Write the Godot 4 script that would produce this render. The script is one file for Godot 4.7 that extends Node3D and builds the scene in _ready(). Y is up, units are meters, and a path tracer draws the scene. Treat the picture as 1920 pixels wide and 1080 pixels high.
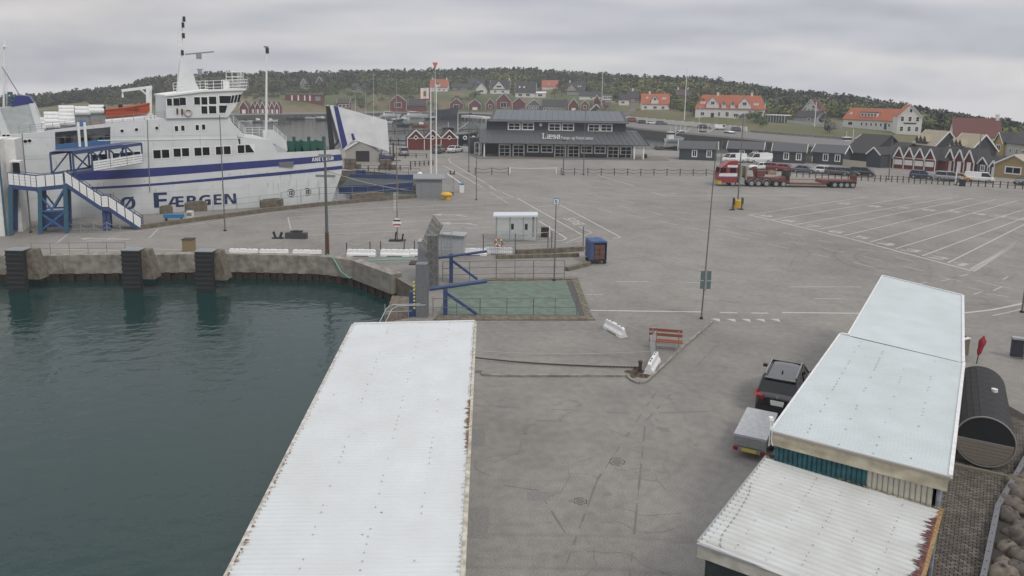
extends Node3D
# A harbour seen from a mast: ferry quay on the left, a wide asphalt marshalling yard, a terminal house, a marina and a village on wooded dunes.

class MB:
	# collects triangles for one mesh
	var v := PackedVector3Array()
	var n := PackedVector3Array()
	var c := PackedColorArray()
	var u := PackedVector2Array()
	var col := Color.WHITE
	var xf := Transform3D.IDENTITY
	func tri(a: Vector3, b: Vector3, d: Vector3, out := Vector3.ZERO, na = null, nb = null, nd = null) -> void:
		var f := (d - a).cross(b - a)
		if f.length_squared() < 1e-12:
			return
		f = f.normalized()
		if out != Vector3.ZERO and f.dot(out) < 0.0:
			var t := b
			b = d
			d = t
			var tn = nb
			nb = nd
			nd = tn
			f = -f
		v.append_array([xf * a, xf * b, xf * d])
		if na != null:
			n.append_array([(xf.basis * na).normalized(), (xf.basis * nb).normalized(), (xf.basis * nd).normalized()])
		else:
			var g := (xf.basis * f).normalized()
			n.append_array([g, g, g])
		c.append_array([col, col, col])
		u.append_array([Vector2.ZERO, Vector2.ZERO, Vector2.ZERO])
	func quad(a: Vector3, b: Vector3, d: Vector3, e: Vector3, out := Vector3.ZERO) -> void:
		tri(a, b, d, out)
		tri(a, d, e, out)
	func squad(a: Vector3, b: Vector3, d: Vector3, e: Vector3, na: Vector3, nb: Vector3, nd: Vector3, ne: Vector3) -> void:
		var o := na + nd
		tri(a, b, d, o, na, nb, nd)
		tri(a, d, e, o, na, nd, ne)
	func box(ctr: Vector3, s: Vector3, b := Basis.IDENTITY) -> void:
		var h := s * 0.5
		var p := []
		for i in 8:
			p.append(ctr + b * Vector3(h.x if i & 1 else -h.x, h.y if i & 2 else -h.y, h.z if i & 4 else -h.z))
		quad(p[0], p[1], p[3], p[2], -b.z)
		quad(p[4], p[5], p[7], p[6], b.z)
		quad(p[0], p[2], p[6], p[4], -b.x)
		quad(p[1], p[3], p[7], p[5], b.x)
		quad(p[0], p[1], p[5], p[4], -b.y)
		quad(p[2], p[3], p[7], p[6], b.y)
	func bx(x0: float, x1: float, y0: float, y1: float, z0: float, z1: float) -> void:
		box(Vector3(x0 + x1, y0 + y1, z0 + z1) * 0.5, Vector3(absf(x1 - x0), absf(y1 - y0), absf(z1 - z0)))
	func beam(p: Vector3, q: Vector3, w: float, h: float, up := Vector3.UP) -> void:
		var z := (q - p).normalized()
		if absf(z.dot(up)) > 0.98:
			up = Vector3.RIGHT if absf(z.x) < 0.9 else Vector3.BACK
		var x := up.cross(z).normalized()
		box((p + q) * 0.5, Vector3(w, h, p.distance_to(q)), Basis(x, z.cross(x), z))
	func tube(pts: Array, r0: float, sides := 8, r1 := -1.0, closed := false) -> void:
		if r1 < 0.0:
			r1 = r0
		var rings := []
		var cnt := pts.size()
		var prev := Vector3.ZERO
		for i in cnt:
			var a: Vector3 = pts[maxi(i - 1, 0)]
			var b: Vector3 = pts[mini(i + 1, cnt - 1)]
			if closed:
				a = pts[(i - 1 + cnt) % cnt]
				b = pts[(i + 1) % cnt]
			var t := (b - a).normalized()
			var x := prev
			if prev == Vector3.ZERO or absf(prev.dot(t)) > 0.9:
				x = (Vector3.UP if absf(t.y) < 0.9 else Vector3.RIGHT)
			x = (x - t * x.dot(t)).normalized()
			prev = x
			var y := t.cross(x)
			var r := lerpf(r0, r1, float(i) / maxf(1.0, cnt - 1))
			var ring := []
			for k in sides:
				var g := TAU * k / sides
				var d := x * cos(g) + y * sin(g)
				ring.append([pts[i] + d * r, d])
			rings.append(ring)
		for i in (cnt if closed else cnt - 1):
			var A: Array = rings[i]
			var B: Array = rings[(i + 1) % cnt]
			for k in sides:
				var m := (k + 1) % sides
				squad(A[k][0], A[m][0], B[m][0], B[k][0], A[k][1], A[m][1], B[m][1], B[k][1])
		if not closed:
			for e in [[rings[0], pts[0], pts[0] - pts[1]], [rings[-1], pts[-1], pts[-1] - pts[-2]]]:
				for k in sides:
					tri(e[1], e[0][k][0], e[0][(k + 1) % sides][0], e[2])
	func rod(p: Vector3, q: Vector3, r: float, sides := 8, r1 := -1.0) -> void:
		tube([p, q], r, sides, r1)
	func prism(poly: PackedVector2Array, z0: float, z1: float) -> void:
		# a polygon in xy, extruded along z
		var ids := Geometry2D.triangulate_polygon(poly)
		for i in range(0, ids.size(), 3):
			for zz in [[z0, Vector3(0, 0, signf(z0 - z1))], [z1, Vector3(0, 0, signf(z1 - z0))]]:
				tri(Vector3(poly[ids[i]].x, poly[ids[i]].y, zz[0]), Vector3(poly[ids[i + 1]].x, poly[ids[i + 1]].y, zz[0]), Vector3(poly[ids[i + 2]].x, poly[ids[i + 2]].y, zz[0]), zz[1])
		var s := 1.0 if Geometry2D.is_polygon_clockwise(poly) else -1.0
		for i in poly.size():
			var a := poly[i]
			var b := poly[(i + 1) % poly.size()]
			var d := (b - a)
			quad(Vector3(a.x, a.y, z0), Vector3(b.x, b.y, z0), Vector3(b.x, b.y, z1), Vector3(a.x, a.y, z1), Vector3(-d.y, d.x, 0) * s)
	func slab(poly: PackedVector2Array, y0: float, y1: float) -> void:
		# a polygon in world xz, extruded upwards
		var keep := xf
		xf = xf * Transform3D(Basis(Vector3.RIGHT, Vector3.BACK, Vector3.DOWN), Vector3.ZERO)
		prism(poly, -y0, -y1)
		xf = keep
	func sheet(poly: PackedVector2Array, y: float) -> void:
		var ids := Geometry2D.triangulate_polygon(poly)
		for i in range(0, ids.size(), 3):
			tri(Vector3(poly[ids[i]].x, y, poly[ids[i]].y), Vector3(poly[ids[i + 1]].x, y, poly[ids[i + 1]].y), Vector3(poly[ids[i + 2]].x, y, poly[ids[i + 2]].y), Vector3.UP)
	func stripe(a: Vector2, b: Vector2, w: float, y := 0.006) -> void:
		# a painted line on the ground between two points in xz
		var d := (b - a).normalized().orthogonal() * w * 0.5
		quad(Vector3(a.x + d.x, y, a.y + d.y), Vector3(b.x + d.x, y, b.y + d.y), Vector3(b.x - d.x, y, b.y - d.y), Vector3(a.x - d.x, y, a.y - d.y), Vector3.UP)
	func loft(rings: Array, closed_ring := true, caps := true, smooth := true) -> void:
		var m: int = rings[0].size()
		var nr := rings.size()
		var nn := []
		for i in nr:
			var row := []
			for k in m:
				var a: Vector3 = rings[mini(i + 1, nr - 1)][k] - rings[maxi(i - 1, 0)][k]
				var b: Vector3
				if closed_ring:
					b = rings[i][(k + 1) % m] - rings[i][(k - 1 + m) % m]
				else:
					b = rings[i][mini(k + 1, m - 1)] - rings[i][maxi(k - 1, 0)]
				row.append(a.cross(b).normalized())
			nn.append(row)
		var mid := Vector3.ZERO
		for k in m:
			mid += rings[nr / 2][k] / m
		if nn[nr / 2][0].dot(rings[nr / 2][0] - mid) < 0:
			for row in nn:
				for k in m:
					row[k] = -row[k]
		for i in nr - 1:
			for k in (m if closed_ring else m - 1):
				var j := (k + 1) % m
				if smooth:
					squad(rings[i][k], rings[i][j], rings[i + 1][j], rings[i + 1][k], nn[i][k], nn[i][j], nn[i + 1][j], nn[i + 1][k])
				else:
					quad(rings[i][k], rings[i][j], rings[i + 1][j], rings[i + 1][k], nn[i][k] + nn[i + 1][j])
		if caps:
			for e in [[0, 1], [nr - 1, nr - 2]]:
				var ctr := Vector3.ZERO
				for p in rings[e[0]]:
					ctr += p / m
				var ic := Vector3.ZERO
				for p in rings[e[1]]:
					ic += p / m
				for k in m:
					tri(ctr, rings[e[0]][k], rings[e[0]][(k + 1) % m], ctr - ic)
	func blob(ctr: Vector3, r: Vector3, seg := 10, rows := 6, bumps: FastNoiseLite = null, amp := 0.0) -> void:
		var rings := []
		for i in rows + 1:
			var th := PI * i / rows
			var ring := []
			for k in seg:
				var d := Vector3(sin(th) * cos(TAU * k / seg), cos(th), sin(th) * sin(TAU * k / seg))
				var q := ctr + d * r
				if bumps:
					q += d * r * amp * bumps.get_noise_3dv(q)
				ring.append(q)
			rings.append(ring)
		loft(rings, true, false)
	func disc(ctr: Vector3, axis: Vector3, r: float, thick: float, sides := 16) -> void:
		rod(ctr - axis * thick * 0.5, ctr + axis * thick * 0.5, r, sides)
	func mesh() -> ArrayMesh:
		var a := []
		a.resize(Mesh.ARRAY_MAX)
		a[Mesh.ARRAY_VERTEX] = v
		a[Mesh.ARRAY_NORMAL] = n
		a[Mesh.ARRAY_COLOR] = c
		a[Mesh.ARRAY_TEX_UV] = u
		var am := ArrayMesh.new()
		am.add_surface_from_arrays(Mesh.PRIMITIVE_TRIANGLES, a)
		return am

var taken := {}
var M := {}
var meshes := {}
var rng := RandomNumberGenerator.new()

func numbered(s: String) -> String:
	var k: int = taken.get(s, -1) + 1
	taken[s] = k
	return s if k == 0 else "%s_%03d" % [s, k]

func tag(o: Node, label: String, category: String, group := "") -> Node:
	o.set_meta("label", label)
	o.set_meta("category", category)
	if group:
		o.set_meta("group", group)
	return o

func thing(called: String, label: String, category: String, at := Vector3.ZERO, turn := 0.0, group := "") -> Node3D:
	var o := Node3D.new()
	o.name = numbered(called)
	add_child(o)
	o.position = at
	o.rotation.y = turn
	tag(o, label, category, group)
	return o

func part(called: String, mb, m: Material, parent: Node, at := Vector3.ZERO, turn := 0.0) -> MeshInstance3D:
	var o := MeshInstance3D.new()
	o.mesh = mb.mesh() if mb is MB else mb
	o.material_override = m
	o.name = numbered(called) if parent == self else called
	if parent != self and parent.has_node(called):
		var k := 1
		while parent.has_node("%s_%03d" % [called, k]):
			k += 1
		o.name = "%s_%03d" % [called, k]
	parent.add_child(o, true)
	o.position = at
	o.rotation.y = turn
	return o

func struct(called: String, mb, m: Material) -> MeshInstance3D:
	var o := part(called, mb, m, self)
	o.set_meta("kind", "structure")
	return o

func stuff(o: Node) -> Node:
	o.set_meta("kind", "stuff")
	return o

func copy_of(o: Node3D, at: Vector3, turn: float, label := "") -> Node3D:
	var r: Node3D = o.duplicate()
	r.name = numbered(String(o.name).trim_suffix("_000").rstrip("_0123456789"))
	add_child(r)
	r.position = at
	r.rotation.y = turn
	if label:
		r.set_meta("label", label)
	return r

func lin(r: float, g: float, b: float) -> Color:
	return Color(r, g, b).linear_to_srgb()

func mat(r: float, g: float, b: float, rough := 0.7, metal := 0.0) -> StandardMaterial3D:
	var m := StandardMaterial3D.new()
	m.albedo_color = lin(r, g, b)
	m.roughness = rough
	m.metallic = metal
	m.cull_mode = BaseMaterial3D.CULL_DISABLED
	return m

func noise(freq: float, octaves := 4, sd := 1, kind := FastNoiseLite.TYPE_SIMPLEX_SMOOTH) -> FastNoiseLite:
	var f := FastNoiseLite.new()
	f.noise_type = kind
	f.frequency = freq
	f.seed = sd
	f.fractal_octaves = octaves
	return f

func grain(sd: int, lo: float, hi: float, freq := 0.02, octaves := 5, size := 512, tint_lo := Vector3.ONE, tint_hi := Vector3.ONE) -> ImageTexture:
	# a seamless grey-to-tinted noise picture; values are linear multipliers
	var im: Image = noise(freq, octaves, sd).get_seamless_image(size, size)
	im.convert(Image.FORMAT_L8)
	var src := im.get_data()
	var lut := PackedByteArray()
	for i in 256:
		var t := i / 255.0
		var k := lerpf(lo, hi, t)
		var w := tint_lo.lerp(tint_hi, t) * k
		var q := Color(minf(w.x, 1.0), minf(w.y, 1.0), minf(w.z, 1.0)).linear_to_srgb()
		lut.append_array([int(q.r * 255.0), int(q.g * 255.0), int(q.b * 255.0)])
	var out := PackedByteArray()
	out.resize(size * size * 3)
	for i in size * size:
		var b := src[i] * 3
		out[i * 3] = lut[b]
		out[i * 3 + 1] = lut[b + 1]
		out[i * 3 + 2] = lut[b + 2]
	return ImageTexture.create_from_image(Image.create_from_data(size, size, false, Image.FORMAT_RGB8, out))

func textured(m: StandardMaterial3D, t: Texture2D, metres: float, world := true, stretch := Vector3.ONE) -> StandardMaterial3D:
	m.albedo_texture = t
	m.uv1_triplanar = true
	m.uv1_world_triplanar = world
	m.uv1_scale = stretch / metres
	return m

func bumpy(m: StandardMaterial3D, t: Texture2D, strength: float) -> StandardMaterial3D:
	m.normal_enabled = true
	m.normal_texture = t
	m.normal_scale = strength
	return m

func normal_noise(freq: float, octaves: int, sd: int, bump := 6.0, size := 512) -> ImageTexture:
	var im: Image = noise(freq, octaves, sd).get_seamless_image(size, size)
	im.convert(Image.FORMAT_RGBA8)
	im.bump_map_to_normal_map(bump)
	return ImageTexture.create_from_image(im)

func glass_mat() -> StandardMaterial3D:
	var m := mat(0.010, 0.012, 0.015, 0.12)
	m.metallic_specular = 0.3
	return m

func p3(x: float, y: float, z: float) -> Vector3:
	return Vector3(x, y, z)

func p2(x: float, y: float) -> Vector2:
	return Vector2(x, y)

func pts2(a: Array) -> PackedVector2Array:
	return PackedVector2Array(a)

func v3(p: Vector2, y := 0.0) -> Vector3:
	return Vector3(p.x, y, p.y)

func lettering(text: String, height: float, m: Material, parent: Node, xf: Transform3D, bold := true, serif := false, depth := 0.02, stretch := 1.0) -> MeshInstance3D:
	# letters whose capitals are «height» tall, standing on the origin of xf and facing its z
	var t := TextMesh.new()
	t.text = text
	var f := SystemFont.new()
	f.font_names = PackedStringArray(["Droid Serif" if serif else "Droid Sans"])
	f.font_weight = 700 if bold else 400
	t.font = f
	t.font_size = 32
	t.pixel_size = height / (32.0 * 0.714)
	t.depth = depth
	t.horizontal_alignment = HORIZONTAL_ALIGNMENT_CENTER
	t.vertical_alignment = VERTICAL_ALIGNMENT_CENTER
	var o := MeshInstance3D.new()
	o.mesh = t
	o.material_override = m
	var called := "lettering"
	var k := 0
	while parent.has_node(called):
		k += 1
		called = "lettering_%03d" % k
	o.name = called
	parent.add_child(o, true)
	o.transform = xf.scaled_local(Vector3(stretch, 1, 1))
	return o

# land beyond the marina: for a bearing (x over distance) the distances of shore, road, mid slope and ridge with their heights
var land := [[-0.860, 276.861, 290.730, 420.000, -3.364, 430.000, -3.960, 0.600], [-0.629, 285.638, 300.528, 390.000, 0.926, 430.000, 1.112, 0.600], [-0.539, 294.337, 315.485, 405.000, 3.825, 480.000, 5.673, 0.600], [-0.397, 355.707, 380.130, 430.000, 6.852, 540.000, 14.422, 0.600], [-0.256, 401.796, 424.111, 455.000, 9.342, 570.000, 16.758, 0.600], [-0.115, 461.509, 481.976, 510.000, 11.319, 600.000, 20.799, 0.600], [-0.045, 446.092, 471.986, 505.000, 11.898, 590.000, 21.564, 0.600], [0.025, 404.213, 439.771, 480.000, 10.186, 590.000, 22.608, 0.600], [0.110, 379.158, 413.589, 450.000, 9.132, 560.000, 19.145, 0.600], [0.138, 318.299, 346.122, 405.000, 8.100, 540.000, 17.757, 0.650], [0.167, 282.118, 346.271, 370.000, 6.702, 520.000, 16.715, 0.700], [0.237, 248.577, 297.152, 330.000, 5.543, 500.000, 16.500, 0.800], [0.344, 215.150, 253.717, 290.000, 3.380, 450.000, 10.019, 0.800], [0.451, 186.279, 234.846, 255.000, 2.749, 400.000, 6.612, 0.500], [0.522, 173.952, 209.399, 240.000, 2.322, 350.000, 3.264, 0.100], [0.594, 163.117, 186.326, 215.000, 1.495, 310.000, 0.675, 0.100], [0.681, 150.342, 165.359, 185.000, 0.333, 260.000, -0.634, 0.100], [0.849, 127.216, 134.718, 160.000, -0.608, 215.000, -5.024, 0.100]]

func land_row(b: float) -> Array:
	var i := 0
	while i < land.size() - 2 and b > land[i + 1][0]:
		i += 1
	var t := clampf((b - land[i][0]) / (land[i + 1][0] - land[i][0]), 0.0, 1.0)
	var r := []
	for k in 8:
		r.append(lerpf(land[i][k], land[i + 1][k], t))
	r[3] = maxf(r[3], r[2] + 5.0)
	return r

func land_height(r: Array, d: float) -> float:
	if d <= r[2]:
		return r[7] + 0.15 * maxf(0.0, d - r[1]) / (r[2] - r[1])
	if d <= r[3]:
		return lerpf(r[7] + 0.15, r[4], smoothstep(0.0, 1.0, (d - r[2]) / (r[3] - r[2])))
	if d <= r[5]:
		var t: float = (d - r[3]) / (r[5] - r[3])
		return lerpf(r[4], r[6], 0.5 * smoothstep(0.0, 1.0, t) + 0.5 * t)
	return r[6] - (d - r[5]) * 0.12

func land_at(x: float, z: float) -> float:
	return land_height(land_row(x / -z), -z)

func _ready() -> void:
	rng.seed = 7
	# camera: a lens shifted downwards, nearly level
	var cam := Camera3D.new()
	cam.name = "camera"
	cam.projection = Camera3D.PROJECTION_FRUSTUM
	cam.near = 0.5
	cam.far = 4000.0
	cam.size = 0.5 * 1080.0 / 1400.0
	cam.frustum_offset = Vector2(0.0, -0.5 * 138.0 / 1400.0)
	add_child(cam)
	cam.position = Vector3(0, 14, 0)
	cam.rotation = Vector3(deg_to_rad(-9.33), 0, deg_to_rad(0.9))
	cam.current = true
	# overcast sky
	var env := Environment.new()
	env.background_mode = Environment.BG_SKY
	var sky := Sky.new()
	var psm := PanoramaSkyMaterial.new()
	psm.panorama = overcast()
	sky.sky_material = psm
	env.sky = sky
	env.background_energy_multiplier = 1.0
	env.tonemap_mode = Environment.TONE_MAPPER_LINEAR
	env.tonemap_exposure = 1.3
	env.fog_enabled = true
	env.fog_light_color = Color(0.74, 0.75, 0.77)
	env.fog_density = 0.00042
	env.sdfgi_enabled = true
	env.ssao_enabled = true
	env.ssil_enabled = true
	var we := WorldEnvironment.new()
	we.name = "world_environment"
	we.environment = env
	add_child(we)
	var sun := DirectionalLight3D.new()
	sun.name = "sun"
	sun.light_energy = 0.3
	sun.light_color = Color(1.0, 0.97, 0.93)
	sun.light_angular_distance = 14.0
	sun.shadow_enabled = true
	sun.rotation_degrees = Vector3(-48, 35, 0)
	add_child(sun)
	materials()
	ground_and_water()
	far_land()
	road_markings()
	quay_walls()
	ferry()
	boarding_tower()
	link_span()
	terminal()
	near_roofs()
	marina()
	village()
	sheds()
	vehicles()
	yard_things()
	near_things()
	woods()

func overcast() -> ImageTexture:
	var w := 1024
	var h := 512
	var big := noise(1.0, 5, 11)
	var fine := noise(1.0, 4, 23)
	var im := Image.create(w, h, false, Image.FORMAT_RGBF)
	for y in h:
		var el := PI * (0.5 - (y + 0.5) / h)
		for x in w:
			if el < -0.02:
				im.set_pixel(x, y, Color(0.52, 0.51, 0.52))
				continue
			var az := TAU * (x + 0.5) / w
			var d := Vector3(cos(el) * sin(az), sin(el), -cos(el) * cos(az))
			# clouds lie on a flat ceiling, so they are stretched towards the horizon
			var q := Vector3(d.x, 0, d.z) / (maxf(d.y, 0.0) + 0.14)
			var b := big.get_noise_3d(q.x * 0.3 + 3.0, 0.5, q.z * 0.75)
			var f := fine.get_noise_3d(q.x * 0.8, 2.0, q.z * 3.0 + 5.0)
			var s := 0.485 + 0.42 * smoothstep(0.05, 1.2, el) + 0.15 * b + 0.09 * f - 0.07 * smoothstep(0.1, 0.7, -d.x)
			var k := clampf(0.5 + 1.6 * b + 0.5 * f, 0.0, 1.0)
			var tint := Vector3(0.93, 0.955, 1.045).lerp(Vector3(1.015, 0.995, 0.985), k)
			im.set_pixel(x, y, Color(s * tint.x, s * tint.y, s * tint.z))
	return ImageTexture.create_from_image(im)

func materials() -> void:
	var g1 := grain(3, 0.72, 1.0, 0.012, 5)
	var g2 := grain(5, 0.55, 1.0, 0.03, 4)
	var dirt := grain(8, 0.35, 1.0, 0.01, 6, 512, Vector3(1.0, 0.94, 0.85), Vector3.ONE)
	M.grain = g1
	M.grain2 = g2
	M.dirt = dirt
	M.fine_normal = normal_noise(0.06, 4, 9, 5.0)
	M.white_ship = textured(mat(0.64, 0.67, 0.69, 0.35), grain(31, 0.86, 1.0, 0.008, 5, 512, Vector3(0.97, 0.96, 0.92), Vector3.ONE), 9.0)
	M.white = textured(mat(0.76, 0.77, 0.77, 0.5), g1, 2.0)
	M.white_wall = textured(mat(0.74, 0.74, 0.71, 0.85), g1, 6.0)
	M.white_frame = mat(0.72, 0.73, 0.72, 0.55)
	M.cream = textured(mat(0.62, 0.58, 0.46, 0.8), dirt, 3.0)
	M.blue_stripe = textured(mat(0.030, 0.042, 0.2, 0.4), g1, 4.0)
	M.blue_steel = textured(mat(0.045, 0.080, 0.21, 0.5), g2, 2.0)
	M.teal_steel = textured(mat(0.04, 0.13, 0.2, 0.5), g2, 2.0)
	M.blue_deck = textured(mat(0.045, 0.14, 0.32, 0.5), g1, 3.0)
	M.glass = glass_mat()
	M.dark = mat(0.02, 0.02, 0.022, 0.6)
	M.black = mat(0.012, 0.012, 0.013, 0.5)
	M.rubber = textured(mat(0.035, 0.037, 0.040, 0.85), g2, 0.6)
	M.steel = textured(mat(0.27, 0.29, 0.3, 0.5, 0.2), g1, 1.5)
	M.galv = textured(mat(0.38, 0.4, 0.41, 0.42, 0.4), g1, 1.2)
	M.pole = textured(mat(0.17, 0.17, 0.165, 0.6, 0.2), g1, 1.0)
	M.rust = textured(mat(0.13, 0.055, 0.03, 0.9), g2, 0.7)
	M.brown = textured(mat(0.07, 0.045, 0.035, 0.9), g2, 0.7)
	M.concrete = bumpy(textured(mat(0.35, 0.335, 0.305, 0.92), dirt, 5.0), M.fine_normal, 0.5)
	M.old_concrete = bumpy(textured(mat(0.21, 0.19, 0.15, 0.95), dirt, 3.0), M.fine_normal, 0.8)
	M.piling = bumpy(textured(mat(0.055, 0.042, 0.03, 0.95), dirt, 2.0), M.fine_normal, 1.0)
	M.paint = textured(mat(0.6, 0.59, 0.56, 0.85), grain(41, 0.45, 1.0, 0.05, 4, 512), 2.4)
	M.paint_worn = textured(mat(0.52, 0.51, 0.48, 0.9), grain(43, 0.45, 1.0, 0.05, 4, 512), 2.0)
	M.red_wood = textured(mat(0.17, 0.033, 0.026, 0.8), g2, 1.6, true, Vector3(3, 0.4, 3))
	M.dark_wood = textured(mat(0.040, 0.045, 0.050, 0.75), g2, 1.6, true, Vector3(3, 0.4, 3))
	M.slate_wall = textured(mat(0.055, 0.068, 0.082, 0.75), g2, 1.6, true, Vector3(0.5, 4, 0.5))
	M.dark_roof = textured(mat(0.075, 0.080, 0.085, 0.6), g1, 2.5)
	M.asphalt_roof = textured(mat(0.050, 0.050, 0.053, 0.85), g2, 3.0)
	M.brown_roof = textured(mat(0.085, 0.060, 0.052, 0.85), g2, 3.0)
	M.orange_tile = textured(mat(0.42, 0.125, 0.055, 0.8), grain(17, 0.6, 1.0, 0.05, 3), 2.5)
	M.maroon_tile = textured(mat(0.16, 0.055, 0.045, 0.8), grain(18, 0.6, 1.0, 0.05, 3), 2.5)
	M.thatch = textured(mat(0.52, 0.47, 0.36, 0.9), dirt, 2.0)
	M.yellow_wall = textured(mat(0.5, 0.34, 0.12, 0.85), g1, 4.0)
	M.orange_boat = textured(mat(0.46, 0.085, 0.028, 0.5), g1, 2.0)
	M.red = mat(0.35, 0.03, 0.03, 0.5)
	M.yellow = mat(0.62, 0.37, 0.02, 0.5)
	M.green_deck = textured(mat(0.13, 0.205, 0.165, 0.75), grain(51, 0.6, 1.0, 0.015, 5, 512, Vector3(1.1, 0.85, 0.8), Vector3.ONE), 7.0)
	M.green_gear = mat(0.012, 0.085, 0.060, 0.5)
	M.navy = textured(mat(0.025, 0.032, 0.05, 0.45), g1, 3.0)
	M.rope = mat(0.33, 0.32, 0.28, 0.9)
	M.soil = textured(mat(0.11, 0.075, 0.045, 1.0), g2, 1.0)

func terr_grass() -> StandardMaterial3D:
	var m := mat(1, 1, 1, 0.95)
	m.vertex_color_use_as_albedo = true
	textured(m, grain(61, 0.55, 1.0, 0.02, 6, 512), 14.0)
	return m

func asphalt_mat() -> StandardMaterial3D:
	# one broad picture of the yard: tone, patches, tyre marks and cracks, 0.14 m a pixel; a fine grain picture multiplies it
	var n := 1024
	var a: Image = noise(0.006, 5, 71).get_image(n, n)
	var b: Image = noise(0.035, 4, 72).get_image(n, n)
	var e: Image = noise(0.25, 2, 73).get_image(n, n)
	a.convert(Image.FORMAT_L8)
	b.convert(Image.FORMAT_L8)
	e.convert(Image.FORMAT_L8)
	var da := a.get_data()
	var db := b.get_data()
	var de := e.get_data()
	var tone := PackedFloat32Array()
	tone.resize(n * n)
	for i in n * n:
		tone[i] = 0.93 + (da[i] - 128) / 255.0 * 0.3 + (db[i] - 128) / 255.0 * 0.26 + (de[i] - 128) / 255.0 * 0.26
	# tyre arcs, straight tracks, cracks and repaired patches, in metres of the picture (144 m square)
	for k in 240:
		var p := Vector2(rng.randf() * 144.0, rng.randf() * 144.0)
		var g := rng.randf() * TAU
		if k < 150:
			g = 0.45 + rng.randfn(0.0, 0.35)
		var bend := rng.randfn(0.0, 0.05) if k % 3 else rng.randfn(0.0, 0.14)
		var dark := rng.randf_range(-0.09, 0.02)
		var wide := 2 if k % 4 else 1
		for s in int(rng.randf_range(60, 320)):
			p += Vector2(cos(g), sin(g)) * 0.14
			g += bend * 0.14
			for o in [0.0, 1.7]:
				var q: Vector2 = p + Vector2(-sin(g), cos(g)) * o
				var ix := int(q.x / 144.0 * n)
				var iy := int(q.y / 144.0 * n)
				for w in wide:
					if ix + w >= 0 and ix + w < n and iy >= 0 and iy < n:
						tone[iy * n + ix + w] += dark
	for k in 90:
		var p := Vector2(rng.randf() * 144.0, rng.randf() * 144.0)
		var g := rng.randf() * TAU
		for s in int(rng.randf_range(30, 160)):
			g += rng.randfn(0.0, 0.35)
			p += Vector2(cos(g), sin(g)) * 0.12
			var ix := int(p.x / 144.0 * n)
			var iy := int(p.y / 144.0 * n)
			if ix >= 0 and ix < n and iy >= 0 and iy < n:
				tone[iy * n + ix] -= 0.16
	for k in 26:
		var x0 := rng.randi() % n
		var y0 := rng.randi() % n
		var tw := rng.randi_range(8, 40)
		var th := rng.randi_range(6, 26)
		var dd := rng.randf_range(-0.03, 0.03)
		for y in range(y0, mini(y0 + th, n)):
			for x in range(x0, mini(x0 + tw, n)):
				tone[y * n + x] += dd
	var out := PackedByteArray()
	out.resize(n * n * 3)
	for i in n * n:
		var t := clampf(tone[i], 0.3, 1.25)
		var q := Color(minf(1.0, 0.8 * t), minf(1.0, 0.785 * t), minf(1.0, 0.755 * t)).linear_to_srgb()
		out[i * 3] = int(q.r * 255.0)
		out[i * 3 + 1] = int(q.g * 255.0)
		out[i * 3 + 2] = int(q.b * 255.0)
	var m := mat(0.395, 0.385, 0.368, 0.93)
	textured(m, ImageTexture.create_from_image(Image.create_from_data(n, n, false, Image.FORMAT_RGB8, out)), 144.0)
	m.uv1_offset = Vector3(0.4, 0, 0.98)
	m.detail_enabled = true
	m.detail_blend_mode = BaseMaterial3D.BLEND_MODE_MUL
	m.detail_uv_layer = BaseMaterial3D.DETAIL_UV_2
	m.uv2_triplanar = true
	m.uv2_world_triplanar = true
	m.uv2_scale = Vector3.ONE / 5.0
	m.detail_albedo = grain(77, 0.45, 1.0, 0.16, 3, 512)
	return m

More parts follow.
